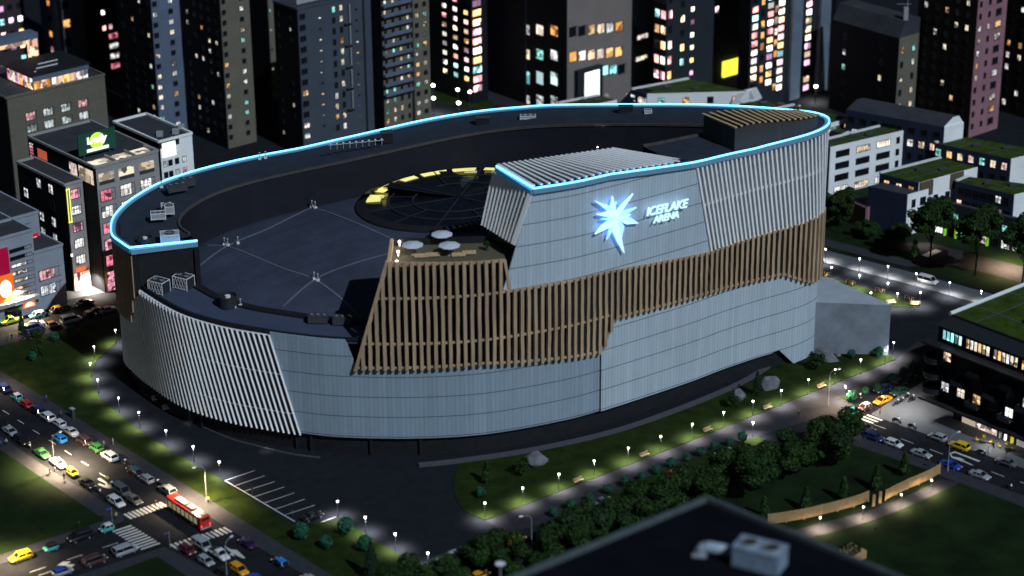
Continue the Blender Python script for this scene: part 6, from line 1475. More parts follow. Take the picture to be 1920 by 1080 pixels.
for s_ in (-1.65, 1.65):
    mb = MB(); mb.lathe((s_, 0, 3.4), [(1.35, 0), (1.35, .25), (1.15, .28), (1.15, .02)], 20); mb.build('fan_ring', M['metal'], ac)
    mb = MB(); mb.lathe((s_, 0, 3.41), [(1.14, 0), (1.14, .02)], 20); mb.build('fan_well', M['black'], ac)
    mb = MB(); [mb.beam((s_, 0, 3.55), (s_ + 1.1 * math.cos(k * 1.05), 1.1 * math.sin(k * 1.05), 3.55), .3, .05) for k in range(6)]; mb.build('fan_blade', M['dmetal'], ac)
mb = MB(); [mb.box(-3.5, -3.42, -1.8 + i * .6, -1.5 + i * .6, .5, 3.0) for i in range(6)]; mb.build('louvre', M['dmetal'], ac)
du = thing('roof_duct', 'pale blurred elbow duct left of the twin fan unit on the black roof', 'duct', tuple(G(1335, 1040, zf_ - .4).xy) + (zf_ - .5,), R(-10))
mb = MB(); prof = [Vector((2.4, 0, .9)), Vector((.6, 0, 1.2)), Vector((-.8, 0, 1.3)), Vector((-1.5, 0, .9)), Vector((-1.7, 0, 0))]
for a, b_ in zip(prof, prof[1:]): mb.tube(a, b_, .8, .8, 12)
mb.build('pipe', mat('duct_metal', (.34, .42, .5), .5), du); mb = MB(); mb.box(-2.7, -.7, -1, 1, 0, .2); mb.build('base', M['metal'], du)
sat = thing('roof_dish', 'small blurred pale dish at the left edge of the black foreground roof', 'dish', tuple(G(938, 1062, 40).xy) + (0,), 0)
mb = MB(); mb.tube((0, 0, 30), (0, 0, 40), .15, .1, 6); mb.build('pole', M['metal'], sat); mb = MB(); mb.lathe((0, 0, 40), [(.15, 0), (.6, .25), (.85, .5)], 14); mb.build('bowl', M['white'], sat)
# ================================================================ VEHICLES
def carpaint(name, col, rough=0.3):
    m, t, b, L = newmat(name); b.inputs['Base Color'].default_value = c4(col); b.inputs['Roughness'].default_value = rough
    b.inputs['Coat Weight'].default_value = 0.5; b.inputs['Coat Roughness'].default_value = 0.1; return m
PC = {k: carpaint('car_' + k, v) for k, v in dict(white=(.62, .63, .65), silver=(.30, .32, .35), black=(.01, .011, .013), grey=(.09, .10, .12), navy=(.015, .03, .11), blue=(.01, .20, .62), deepblue=(.01, .05, .40), red=(.45, .012, .015),
      darkred=(.12, .012, .02), brown=(.07, .035, .03), tan=(.16, .14, .12), yellow=(.75, .50, .01), taxi=(.72, .30, .01), green=(.03, .16, .04), teal=(.03, .38, .33), darkteal=(.02, .12, .13), purple=(.035, .012, .06), dkgreen=(.01, .07, .04), cream=(.55, .52, .42), lime=(.45, .55, .02)).items()}
CARM = {}
# stations: x from rear (-) to front (+): (x, halfwidth, z_low, z_belt)
TYPES = {
 'sedan': dict(L=4.7, W=1.84, belt=[(-1, .78, .42, .80), (-.97, .90, .30, .96), (-.6, 1, .24, 1.0), (0, 1, .22, .98), (.5, 1, .24, .94), (.88, .93, .28, .80), (1, .74, .38, .62)], cab=(-.62, -.34, .14, .50), H=1.44, rw=.74),
 'hatch': dict(L=4.1, W=1.78, belt=[(-1, .82, .42, .86), (-.96, .93, .30, 1.0), (-.6, 1, .24, 1.02), (0, 1, .22, 1.0), (.5, 1, .24, .96), (.86, .93, .28, .84), (1, .76, .38, .66)], cab=(-.93, -.74, .20, .56), H=1.5, rw=.76),
 'suv': dict(L=4.7, W=1.92, belt=[(-1, .84, .5, .92), (-.97, .94, .36, 1.08), (-.6, 1, .30, 1.12), (0, 1, .28, 1.1), (.5, 1, .30, 1.08), (.88, .95, .34, .96), (1, .8, .46, .78)], cab=(-.95, -.78, .20, .54), H=1.72, rw=.80),
 'van': dict(L=5.0, W=1.95, belt=[(-1, .88, .45, 1.0), (-.98, .97, .34, 1.12), (-.6, 1, .28, 1.14), (0, 1, .26, 1.14), (.5, 1, .28, 1.12), (.88, .95, .32, .98), (1, .8, .44, .78)], cab=(-.985, -.93, .38, .68), H=1.95, rw=.88),
 'pickup': dict(L=5.4, W=1.95, belt=[(-1, .86, .55, 1.02), (-.98, .95, .42, 1.1), (-.6, 1, .34, 1.12), (0, 1, .32, 1.12), (.5, 1, .34, 1.12), (.88, .95, .38, 1.0), (1, .8, .5, .84)], cab=(-.22, -.12, .26, .50), H=1.82, rw=.80),
 'compact': dict(L=2.9, W=1.66, belt=[(-1, .84, .42, .9), (-.95, .94, .30, 1.02), (-.5, 1, .24, 1.04), (0, 1, .22, 1.02), (.5, 1, .24, .98), (.85, .93, .28, .86), (1, .78, .38, .68)], cab=(-.94, -.70, .28, .68), H=1.56, rw=.76)}
def loft(rings, closed_ends=True):
    vs = []; fs = []; n = len(rings[0])
    for r_ in rings: vs += r_
    for k in range(len(rings) - 1):
        for i in range(n): fs.append((k * n + i, k * n + (i + 1) % n, (k + 1) * n + (i + 1) % n, (k + 1) * n + i))
    if closed_ends: fs += [tuple(range(n))[::-1], tuple((len(rings) - 1) * n + i for i in range(n))]
    return vs, fs
for tn, T in TYPES.items():
    hl, hw = T['L'] / 2, T['W'] / 2; rings = []
    for x, wf, zl, zb in T['belt']:
        w_ = hw * wf; rings.append([(x * hl, -w_ * .86, zl), (x * hl, w_ * .86, zl), (x * hl, w_, zl + .14), (x * hl, w_, zb - .2), (x * hl, w_ * .93, zb - .03), (x * hl, w_ * .6, zb + .025), (x * hl, -w_ * .6, zb + .025), (x * hl, -w_ * .93, zb - .03), (x * hl, -w_, zb - .2), (x * hl, -w_, zl + .14)])
    mb = MB(); mb.add(*loft(rings)); bm_ = mb.mesh('body', PC['white'], True)
    c0, c1, c2, c3 = [c * hl for c in T['cab']]; zb = T['belt'][3][3] - .02; H = T['H']; rw = T['rw'] * hw; bw = hw * .93
    def cabring(x, w_, z, k=0): return (x, w_, z)
    # glass house
    mb = MB(); vs = [(c0, -bw, zb), (c0, bw, zb), (c3, bw, zb), (c3, -bw, zb), (c1, -rw, H - .05), (c1, rw, H - .05), (c2, rw, H - .05), (c2, -rw, H - .05)]
    mb.add(vs, [(0, 1, 5, 4), (1, 2, 6, 5), (2, 3, 7, 6), (3, 0, 4, 7), (4, 5, 6, 7)]); gm = mb.mesh('glass', M['glass'])
    # roof + pillars in body colour
    mb = MB(); xs_ = [c1 - .04, lerp(c1, c2, .3), lerp(c1, c2, .7), c2 + .04]; rr_ = [[(x, -rw - .02, H - .07), (x, rw + .02, H - .07), (x, rw * .9, H + (.0 if k in (0, 3) else .04)), (x, -rw * .9, H + (.0 if k in (0, 3) else .04))] for k, x in enumerate(xs_)]
    mb.add(*loft(rr_)); 
    for s_ in (-1, 1):
        for (a, b_) in (((c0, bw * s_, zb), (c1, rw * s_, H - .04)), ((c3, bw * s_, zb), (c2, rw * s_, H - .04)), ((lerp(c0, c3, .42), bw * s_, zb), (lerp(c1, c2, .40), rw * s_, H - .04))): mb.beam(a, b_, .09, .07)
    rm = mb.mesh('roof', PC['white'])
    wr_ = .33 if tn != 'pickup' and tn != 'suv' else .38
    mb = MB(); mb.tube((0, -.11, 0), (0, .11, 0), wr_, wr_, 14); wm = mb.mesh('wheel', M['rubber'])
    mb = MB(); mb.tube((0, -.125, 0), (0, .125, 0), wr_ * .62, wr_ * .62, 10); km = mb.mesh('rim', M['chrome'])
    mb = MB(); mb.box(-.05, .05, -.2, .2, -.07, .07); hm = mb.mesh('headlight', M['head']); mb = MB(); mb.box(-.04, .04, -.17, .17, -.08, .08); tm = mb.mesh('tail_light', M['tail'])
    mb = MB(); mb.box(-.04, .04, -.5, .5, -.09, .09); pm = mb.mesh('bumper_grille', M['frame'])
    mb = MB(); mb.box(-.1, .1, -.08, .08, -.06, .06); mm_ = mb.mesh('mirror', M['dmetal'])
    CARM[tn] = (T, bm_, gm, rm, wm, km, hm, tm, pm, mm_, wr_)
HEADR = random.Random(4)
def car(px, py, ang, typ, col, label, roofcol=None, cat='car', name='parked_car', z=0.016, lights=False, group='cars on the streets', taxi=False):
    T, bm_, gm, rm, wm, km, hm, tm, pm, mm_, wr_ = CARM[typ]; hl, hw = T['L'] / 2, T['W'] / 2
    p = G(px, py, .7); t = thing(name, label, cat, (p.x, p.y, z), ang, group)
    def add(nm, me, loc=(0, 0, 0), m=None, par=None, rz=0):
        o = link(nm, me, par or t, loc, rz)
        if m: o.material_slots[0].link = 'OBJECT'; o.material_slots[0].material = m
        return o
    add('body', bm_, m=PC[col]); add('glass', gm); add('roof', rm, m=PC[roofcol or col])
    for sx_ in (-.62, .60):
        for sy_ in (-1, 1): w_ = add('wheel', wm, (sx_ * hl, sy_ * (hw - .12), wr_)); add('rim', km, par=w_)
    for sy_ in (-1, 1): add('headlight', hm, (hl * .955, sy_ * hw * .62, T['belt'][5][3] - .16)); add('tail_light', tm, (-hl * .99, sy_ * hw * .68, T['belt'][0][3] - .08)); add('mirror', mm_, (T['cab'][3] * hl - .15, sy_ * (hw + .08), T['belt'][3][3] + .05))
    add('bumper_grille', pm, (hl * .99, 0, .5))
    if typ == 'pickup': mb = MB(); mb.box(-hl * .96, -hl * .24, -hw * .8, hw * .8, 1.13, 1.15); mb.build('load_bed', M['rubber'], t)
    if taxi: mb = MB(); mb.box(-.15, .1, -.35, .35, T['H'], T['H'] + .14); mb.build('taxi_sign', emit('taxi_glow', (1, .9, .5), .6), t)
    if lights:
        l = spot('headlight_beam', 260, (1, .9, .7), 70, .7); lo = bpy.data.objects.new('headlight_beam', l); COL.objects.link(lo); lo.parent = t; lo.location = (hl + .1, 0, .65); lo.rotation_euler = (0, -R(78), 0)
    return t
UPL = A1 + math.pi; DNR = A1
def adir(a, b_): d = G(*b_) - G(*a); return math.atan2(d.y, d.x)
AV = adir((10, 722), (403, 976)); UPL = AV + math.pi; DNR = AV; XS = adir((0, 1058), (215, 983)); TS = adir((0, 632), (212, 577)); RS = adir((1645, 782), (1920, 878)); BS = adir((1100, 965), (1560, 775))
for a in [
 (5, 727, UPL, 'suv', 'navy', 'navy car cut by the left edge at the top of the avenue'), (31, 744, UPL, 'compact', 'teal', 'little teal car with a white roof at the top of the avenue', 'white'), (48, 757, UPL, 'hatch', 'red', 'red hatchback parked on the avenue'),
 (69, 769, UPL, 'suv', 'black', 'black car with a navy roof behind the red hatchback', 'navy'), (88, 781, UPL, 'suv', 'white', 'white car with dark sides parked fifth from the top of the avenue'), (110, 793, UPL, 'hatch', 'white', 'small white hatchback between two white cars on the avenue'),
 (132, 808, UPL, 'sedan', 'white', 'white sedan just above the bright blue car'), (112, 821, UPL, 'hatch', 'blue', 'bright blue hatchback driving up the avenue'), (157, 825, UPL, 'suv', 'brown', 'dark brown car parked below the white sedan'),
 (180, 838, UPL, 'hatch', 'green', 'green hatchback with yellow doors parked on the avenue'), (205, 855, UPL, 'suv', 'white', 'large white car with a sunroof driving up the avenue'), (251, 882, UPL, 'hatch', 'black', 'dark hatchback with a teal roof parked on the avenue', 'darkteal'),
 (274, 897, UPL, 'hatch', 'silver', 'white and black hatchback parked above the bus'), (314, 919, UPL, 'suv', 'grey', 'car with a pale roof half hidden behind the bus front', 'silver'),
 (2, 793, DNR, 'suv', 'black', 'black car cut by the left edge in the near lane'), (19, 808, DNR, 'sedan', 'silver', 'silver sedan parked at the left edge of the avenue'), (41, 825, DNR, 'suv', 'black', 'black box shaped car behind the silver sedan'), (79, 850, DNR, 'sedan', 'green', 'green sedan parked under the street lamp'),
 (109, 868, DNR, 'sedan', 'white', 'white sedan lit warmly by the street lamp', None, 'car', 'parked_car', .016, False, 'cars on the streets', True), (135, 886, DNR, 'compact', 'yellow', 'small yellow car under the street lamp'), (163, 905, DNR, 'sedan', 'black', 'black sedan parked below the small yellow car'),
 (218, 941, DNR, 'suv', 'white', 'white car waiting at the upper crosswalk'), (228, 920, DNR, 'van', 'grey', 'grey van waiting behind the upper crosswalk'), (251, 936, DNR, 'sedan', 'tan', 'tan sedan first in line at the upper crosswalk'),
 (351, 1030, DNR, 'hatch', 'darkred', 'dark red car on the lower crosswalk'), (379, 1022, DNR, 'van', 'silver', 'silver blue van on the lower crosswalk'), (386, 1051, DNR, 'hatch', 'silver', 'small white hatchback below the dark red car'), (411, 1039, DNR, 'pickup', 'white', 'white pickup below the silver blue van'),
 (464, 1018, UPL, 'sedan', 'purple', 'dark purple sedan at the kerb below the bus'), (448, 1068, DNR, 'suv', 'taxi', 'orange car at the bottom edge'), (525, 1054, UPL, 'hatch', 'black', 'little black car with a blue roof near the bottom edge', 'blue'), (424, 1078, DNR, 'suv', 'black', 'black car cut by the bottom edge beside the orange car'), (482, 1086, DNR, 'sedan', 'deepblue', 'deep blue car cut by the bottom edge'), (580, 1086, UPL, 'hatch', 'silver', 'silver car just entering at the bottom edge'),
 (39, 1044, XS + math.pi, 'suv', 'yellow', 'large yellow car on the side street'), (95, 1026, XS + math.pi, 'compact', 'teal', 'little teal car with a black roof on the side street', 'black'), (150, 1006, XS + math.pi, 'van', 'black', 'long black van on the side street'), (200, 990, XS + math.pi, 'compact', 'teal', 'little teal car with a white roof by the left crosswalk', 'white'),
 (235, 1032, XS, 'van', 'silver', 'silver van on the side street'), (178, 1051, XS, 'van', 'brown', 'brown van on the side street'), (117, 1071, XS, 'hatch', 'silver', 'silver hatchback with a blue roof at the bottom edge', 'deepblue'),
 (586, 967, adir((580, 987), (630, 969)), 'sedan', 'black', 'lone black sedan in the parking bay'),
 (21, 600, TS + math.pi, 'pickup', 'lime', 'yellow pickup on the street at the left edge'), (70, 590, TS + math.pi, 'hatch', 'darkteal', 'teal estate car with a cream roof behind the yellow pickup', 'cream'), (105, 581, TS + math.pi, 'compact', 'black', 'small black car with a yellow roof near the pale building', 'yellow'),
 (66, 607, TS, 'sedan', 'white', 'white sedan beside the yellow pickup'), (62, 615, TS, 'van', 'navy', 'blue car behind the dark conifer'), (98, 609, TS, 'compact', 'silver', 'small silver car with an orange roof', 'taxi'), (133, 599, TS, 'van', 'white', 'white van on the street at the left'),
 (158, 567, TS + math.pi, 'sedan', 'black', 'black sedan in the dark by the pale building'), (168, 589, TS, 'compact', 'black', 'small black taxi with a yellow roof beside the white van', 'yellow'), (184, 582, TS, 'hatch', 'black', 'dark hatchback near the timber end of the arena'), (201, 580, TS, 'sedan', 'silver', 'silver sedan nearest the timber end of the arena'),
 (1656, 728, BS + math.pi, 'sedan', 'navy', 'navy sedan behind the orange taxi'), (1681, 717, BS + math.pi, 'sedan', 'black', 'black sedan by the dark building'), (1686, 733, BS + math.pi, 'sedan', 'dkgreen', 'dark green sedan right of the orange taxi'), (1702, 709, BS + math.pi, 'sedan', 'black', 'black sedan furthest up the street by the dark building'),
 (1655, 750, BS + math.pi, 'sedan', 'taxi', 'orange taxi with its lights on at the crosswalk', None, 'car', 'parked_car', .016, True, 'cars on the streets', True), (1622, 763, BS + math.pi, 'compact', 'darkred', 'dark red car before the right crosswalk', 'cream'), (1597, 773, BS + math.pi, 'compact', 'teal', 'bright teal car half hidden by the tallest tree'),
 (1622, 801, RS, 'sedan', 'brown', 'brown sedan half on the right crosswalk'), (1638, 819, RS, 'suv', 'navy', 'dark blue car first in the right street'), (1676, 831, RS, 'hatch', 'white', 'small white car on the right street'), (1727, 850, RS, 'sedan', 'silver', 'silver sedan on the right street'),
 (1758, 819, RS + math.pi, 'hatch', 'silver', 'pale blue hatchback at the far kerb of the right street'), (1799, 836, RS + math.pi, 'suv', 'yellow', 'yellow car at the far kerb of the right street'), (1783, 871, RS, 'sedan', 'deepblue', 'bright blue sedan by the end of the timber fence'), (1887, 866, RS + math.pi, 'sedan', 'grey', 'dark grey sedan at the far kerb near the right edge'), (1837, 890, RS, 'sedan', 'silver', 'silver sedan near the right edge'),
 (1083, 963, BS, 'sedan', 'yellow', 'yellow sports car beside the tree row'), (966, 1011, BS, 'sedan', 'taxi', 'orange car at the left end of the tree row'), (1187, 921, BS, 'sedan', 'black', 'black sedan hidden among the trees'), (1268, 887, BS, 'hatch', 'red', 'red car among the trees'), (1358, 847, BS, 'sedan', 'silver', 'silver car between the bushes and the trees'),
 (1130, 940, BS, 'sedan', 'grey', 'grey car under the trees right of the yellow sports car'), (900, 1078, BS, 'hatch', 'taxi', 'orange car cut by the bottom edge under the trees'), (800, 1072, BS, 'hatch', 'deepblue', 'blue car at the bottom edge under the trees'),
 (1740, 527, adir((1700, 508), (1860, 551)), 'van', 'white', 'lone white van on the pale walkway', None, 'van', 'parked_van', .15)]:
    car(*a)
# ---- buses
def bus(px, py, ang, col, label, lit=True, L_=12.2):
    p = G(px, py, 1.5); t = thing('city_bus', label, 'bus', (p.x, p.y, .016), ang, 'city buses'); h = L_ / 2; W_2 = 1.28
    mb = MB(); rings = []
    for x, k in ((-h, .95), (-h + .15, 1), (h - .35, 1), (h, .93)): rings.append([(x, -W_2 * k, .35), (x, W_2 * k, .35), (x, W_2 * k, 2.75), (x, W_2 * .86 * k, 3.0), (x, -W_2 * .86 * k, 3.0), (x, -W_2 * k, 2.75)])
    mb.add(*loft(rings)); mb.build('body', PC[col], t)
    for s_ in (-1, 1):
        mb = MB(); mb.box(-h + .9, h - .5, s_ * 1.281 - .012, s_ * 1.281 + .012, .5, 2.6); mb.build('side_panel', M['frame'], t)
        for i in range(7):
            x = -h + 1.7 + i * 1.5; mb = MB(); mb.box(x - .52, x + .52, s_ * 1.296 - .012, s_ * 1.296 + .012, 1.15, 2.45); w_ = mb.build('window', emit('bus_window', (.95, .85, .45), .2) if lit else M['glass'], t)
            if lit: mb = MB(); mb.box(x - .02, x + .02, s_ * 1.31 - .012, s_ * 1.31 + .012, 1.15, 2.45); mb.build('mullion', M['frame'], w_)
        for x in (-h + 2.9, h - 2.7): mb = MB(); mb.tube((x, s_ * 1.1, .5), (x, s_ * 1.33, .5), .5, .5, 16); w_ = mb.build('wheel', M['rubber'], t); mb = MB(); mb.tube((x, s_ * 1.12, .5), (x, s_ * 1.35, .5), .26, .26, 10); mb.build('rim', M['chrome'], w_)
        mb = MB(); mb.box(-h - .03, -h + .02, s_ * 1.0 - .12, s_ * 1.0 + .12, .8, 1.3); mb.build('tail_light', M['tailon'], t)
        mb = MB(); mb.box(h - .03, h + .04, s_ * .9 - .2, s_ * .9 + .2, .7, .95); mb.build('headlight', M['head'], t)
    mb = MB(); mb.box(-h - .02, -h + .02, -.85, .85, 2.1, 2.6); mb.build('rear_window', M['glass'], t); mb = MB(); mb.box(h - .02, h + .03, -1.0, 1.0, 1.1, 2.7); mb.build('windscreen', M['glass'], t)
    mb = MB(); mb.box(-h - .1, -h + .05, -1.2, 1.2, .3, .6); mb.build('bumper', M['metal'], t)
    for x0, x1, mm in ((h - 5.6, h - 2.2, 'metal'), (h - 8.6, h - 6.6, 'metal'), (h - 6.4, h - 5.8, 'dmetal')): mb = MB(); mb.box(x0, x1, -.6, .6, 3.0, 3.28); mb.box(x0 + .2, x1 - .2, -.6, .6, 3.28, 3.36); mb.build('roof_pod', M[mm], t)
    mb = MB(); mb.box(-h + .6, -h + 2.1, -1.0, .2, 3.0, 3.18); mb.build('roof_hatch', PC['cream'], t)
    return t
PC['busred'] = carpaint('bus_red', (.5, .012, .008))
bus(353, 960, UPL, 'busred', 'red city bus with lit yellow windows crossing the junction')
bus(862, 1045, BS, 'dkgreen', 'dark green bus half hidden by trees at the bottom', False)
# ---- motorbikes
def make_moto():
    t = thing('motorbike', 'm', 'motorbike')
    for x in (-.68, .68):
        mb = MB(); mb.tube((x, -.06, .31), (x, .06, .31), .31, .31, 14); w_ = mb.build('wheel', M['rubber'], t); mb = MB(); mb.tube((x, -.07, .31), (x, .07, .31), .17, .17, 10); mb.build('rim', M['chrome'], w_)
    mb = MB(); mb.add(*loft([[(x, -w_, a), (x, w_, a), (x, w_, b_), (x, -w_, b_)] for x, w_, a, b_ in ((-.75, .08, .62, .72), (-.3, .14, .40, .76), (.2, .16, .38, .92), (.5, .09, .62, .86))])); mb.build('body', PC['black'], t)
    mb = MB(); mb.box(-.6, .05, -.13, .13, .77, .86); mb.build('seat', M['rubber'], t)
    mb = MB(); mb.tube((.66, 0, .31), (.45, 0, .95), .04, .04, 6); mb.tube((.45, -.32, 1.0), (.45, .32, 1.0), .025, .025, 6); mb.build('fork', M['chrome'], t)
    mb = MB(); mb.box(.5, .62, -.09, .09, .8, .98); mb.build('headlight', M['head'], t); mb = MB(); mb.box(.42, .56, -.2, .2, .98, 1.15); mb.build('windscreen', M['white'], t); return t
MO = make_moto(); mf = [False]
for x, y, a_, lab in ((238, 870, UPL, 'motorbike parked below the large white car'), (299, 908, UPL, 'motorbike parked just above the bus'), (54, 838, DNR, 'motorbike behind the black box shaped car'), (185, 923, DNR, 'motorbike parked beyond the black sedan'), (207, 908, DNR, 'motorbike with a rider on the turning arrow'), (1609, 743, RS, 'motorbike parked by the small green island'),
    (1681, 789, RS, 'motorbike at the far kerb, nearest the right crosswalk'), (1710, 800, RS, 'motorbike at the far kerb, second from the right crosswalk'), (1840, 848, RS, 'motorbike at the far kerb beside the yellow car'), (1891, 914, RS, 'motorbike at the near kerb close to the right edge'), (1681, 757, BS, 'motorbike in the row beside the orange taxi'), (1689, 753, BS, 'second motorbike in the row beside the orange taxi'), (1709, 750, BS, 'pale motorbike on the pavement near the dark building'), (125, 577, TS, 'white motorbike by the pale building'), (1700, 745, BS, 'motorbike between the taxi and the dark building')):
    p = G(x, y, .4); place(MO, mf, (p.x, p.y, .13 if 'pavement' in lab else .016), a_, lab, 'motorbikes', 1.15)
# ---- bicycles in stands on the back plaza
def make_bike():
    t = thing('bicycle', 'b', 'bicycle')
    for x in (-.5, .5):
        mb = MB()
        for i in range(16): a, b_ = i * .3927, (i + 1) * .3927; mb.beam((x + .34 * math.cos(a), 0, .34 + .34 * math.sin(a)), (x + .34 * math.cos(b_), 0, .34 + .34 * math.sin(b_)), .05, .05, up=Vector((0, 1, 0)))
        mb.build('wheel', M['rubber'], t)
    mb = MB(); [mb.tube(a, b_, .03, .03, 5) for a, b_ in (((-.5, 0, .34), (-.15, 0, .85)), ((-.15, 0, .85), (.35, 0, .85)), ((.35, 0, .85), (-.05, 0, .35)), ((-.05, 0, .35), (-.2, 0, .95)), ((.5, 0, .34), (.32, 0, 1.0)), ((-.5, 0, .34), (-.05, 0, .35)))]; mb.build('frame', PC['taxi'], t)
    mb = MB(); mb.box(-.32, -.08, -.08, .08, .95, 1.0); mb.build('saddle', M['rubber'], t); mb = MB(); mb.tube((.32, -.25, 1.02), (.32, .25, 1.02), .025, .025, 5); mb.build('handlebar', M['chrome'], t); return t
BK = make_bike(); kf = [False]
for gi, (gx, gy, nm) in enumerate(((1546, 515, 'nearest the arena'), (1595, 531, 'second from the arena'), (1650, 546, 'third from the arena'), (1705, 561, 'furthest from the arena'))):
    for i in range(5):
        p = G(gx + (i - 2) * 4.2, gy + (i - 2) * 1.1, .4); place(BK, kf, (p.x, p.y, .02), R(70 + 12 * ((i * 7) % 3)), 'bicycle in the rack ' + nm, 'bicycles in the rack ' + nm)
# ================================================================ PEOPLE
def make_person(seed, walk=True):
    me = bpy.data.meshes.new('sk'); J = [(0, 0, .95), (0, 0, 1.2), (0, 0, 1.42), (0, .01, 1.52), (0, .03, 1.66), (0, .03, 1.74), (.19, 0, 1.40), (.25, .05 if walk else 0, 1.14), (.24, .18 if walk else .04, .92), (-.19, 0, 1.40), (-.25, -.05, 1.14), (-.24, -.06, .9), (.10, 0, .9), (.11, .14 if walk else .02, .5), (.11, .10 if walk else 0, .08), (.11, .24 if walk else .15, .04), (-.10, 0, .9), (-.11, -.04, .5), (-.11, -.26 if walk else 0, .12), (-.11, -.14 if walk else .15, .05)]
    E_ = [(0, 1), (1, 2), (2, 3), (3, 4), (4, 5), (2, 6), (6, 7), (7, 8), (2, 9), (9, 10), (10, 11), (0, 12), (12, 13), (13, 14), (14, 15), (0, 16), (16, 17), (17, 18), (18, 19)]
    rad = [.15, .14, .16, .065, .10, .085, .075, .05, .035, .075, .05, .035, .10, .07, .05, .04, .10, .07, .05, .04]
    me.from_pydata(J, E_, []); o = bpy.data.objects.new('tmp', me); COL.objects.link(o); m = o.modifiers.new('s', 'SKIN'); o.modifiers.new('u', 'SUBSURF').levels = 1
    for i, r_ in enumerate(rad): me.skin_vertices[0].data[i].radius = (r_, r_ * .8)
    me.skin_vertices[0].data[0].use_root = True; bpy.context.view_layer.update()
    out = bpy.data.meshes.new_from_object(o.evaluated_get(bpy.context.evaluated_depsgraph_get())); bpy.data.objects.remove(o); return out
PM = [make_person(0, True), make_person(1, False)]
def clothe(me, top, bottom, hair, skin=(.35, .2, .14)):
    m2 = me.copy(); m2.materials.clear()
    for c_ in (skin, top, bottom, hair): m2.materials.append(PMAT(c_))
    for p in m2.polygons:
        c = p.center; p.use_smooth = True
        p.material_index = 3 if c.z > 1.66 or (c.z > 1.58 and c.y < .0) else 0 if c.z > 1.48 else 2 if (c.z < .93 and abs(c.x) < .2) else (0 if c.z < .96 else 1)
    return m2
_pm = {}
def PMAT(c):
    if c not in _pm: m, t, b, L = newmat('cloth'); b.inputs['Base Color'].default_value = c4(c); b.inputs['Roughness'].default_value = .85; _pm[c] = m
    return _pm[c]
BLK, BLU, WHT, GRY, YEL, HIV, ORA, TAN = (.015, .015, .018), (.02, .06, .35), (.55, .55, .55), (.12, .12, .13), (.6, .4, .05), (.55, .65, .05), (.6, .2, .05), (.3, .22, .14)
PL = [(87, 748, BLU, BLK, 'person in a blue top on the avenue pavement'), (115, 777, GRY, BLK, 'person in dark clothes walking past the small kiosk'), (12, 829, WHT, BLK, 'person in a white top at the left edge pavement'), (2, 833, BLU, BLK, 'person in blue at the very left edge'), (93, 884, BLK, GRY, 'person in dark clothes standing left of the lit street lamp'), (120, 894, BLK, BLK, 'person in black walking under the lit street lamp'),
      (212, 828, WHT, TAN, 'person in a white shirt on the pavement across from the white car'), (195, 833, GRY, GRY, 'person in grey next to the green hatchback'), (292, 944, BLK, BLK, 'person in black crossing in front of the bus'), (391, 938, HIV, BLK, 'person in a high visibility vest behind the bus'), (218, 968, YEL, BLK, 'person in a yellow top waiting at the street corner'), (148, 985, BLK, BLK, 'person in black on the lawn by the side street'),
      (202, 900, HIV, BLK, 'person in a green top riding on the turning arrow'), (14, 635, GRY, BLK, 'person in grey at the left edge of the upper pavement'), (22, 632, BLK, BLK, 'person in black on the upper left pavement'), (67, 629, BLU, BLU, 'person all in blue by the dark conifer'), (108, 611, GRY, BLK, 'person beside the small silver car'), (1650, 772, ORA, BLK, 'person in orange by the taxi headlights'), (1612, 824, BLU, GRY, 'person in blue at the corner below the crosswalk'),
      (1863, 837, BLK, BLK, 'person in black between the two cafe tables'), (1853, 844, GRY, BLK, 'person in grey near the left cafe table'), (1887, 850, BLK, GRY, 'person in dark clothes before the right cafe table'), (1742, 869, BLK, BLK, 'person in black near the end of the fence'), (1642, 989, GRY, BLK, 'lone person on the big lower lawn'), (1498, 777, BLK, BLK, 'person in black walking on the promenade')]
for i, (x, y, tc_, bc, lab) in enumerate(PL):
    p = G(x, y, .9); o = link('person', clothe(PM[0 if i % 3 else 1], tc_, bc, BLK if i % 2 else TAN), None, (p.x, p.y, .15 if i not in (8, 12) else .03), i * 1.3); tag(o, lab, 'person', 'people'); 
    if i == 12: o.location.z = .25
# ================================================================ CAFE, KIOSK, SIGNS
def make_chair(col):
    t = thing('cafe_chair', 'c', 'chair'); mb = MB(); mb.box(-.24, .24, -.24, .24, .42, .48); mb.build('seat', col, t); mb = MB(); mb.box(-.24, .24, .2, .26, .5, .95); mb.build('backrest', col, t)
    for sx_ in (-.2, .2):
        for sy_ in (-.2, .2): mb = MB(); mb.tube((sx_, sy_, 0), (sx_, sy_, .42), .02, .02, 5); mb.build('leg', M['dmetal'], t)
    return t
YC = make_chair(mat('chair_yellow', (.7, .48, .02))); cf = [False]
for k, (x, y, s_) in enumerate(((1845, 826, 'left'), (1886, 838, 'right'))):
    p = G(x, y, .7); tb_ = thing('cafe_table', 'dark round cafe table, the %s one before the shutter' % s_, 'table', (p.x, p.y, .13), 0, 'cafe tables'); mb = MB(); mb.lathe((0, 0, .7), [(.8, 0), (.8, .05)], 16); mb.build('tabletop', M['dmetal'], tb_); mb = MB(); mb.lathe((0, 0, 0), [(.35, 0), (.05, .06), (.05, .7)], 8); mb.build('pedestal', M['dmetal'], tb_)
    for j, (dx, dy, a_) in enumerate(((-1.3, .5, R(70)), (1.3, -.5, R(250)), (.3, 1.3, 0), )):
        place(YC, cf, (p.x + dx, p.y + dy, .13), a_, 'yellow cafe chair on the %s side of the %s table' % (('left', 'right', 'far')[j], s_), 'yellow cafe chairs', 1.2)
t = thing('ticket_kiosk', 'small dark grey kiosk on the avenue pavement', 'kiosk', tuple(G(137, 785, 0).xy) + (.13,), AV)
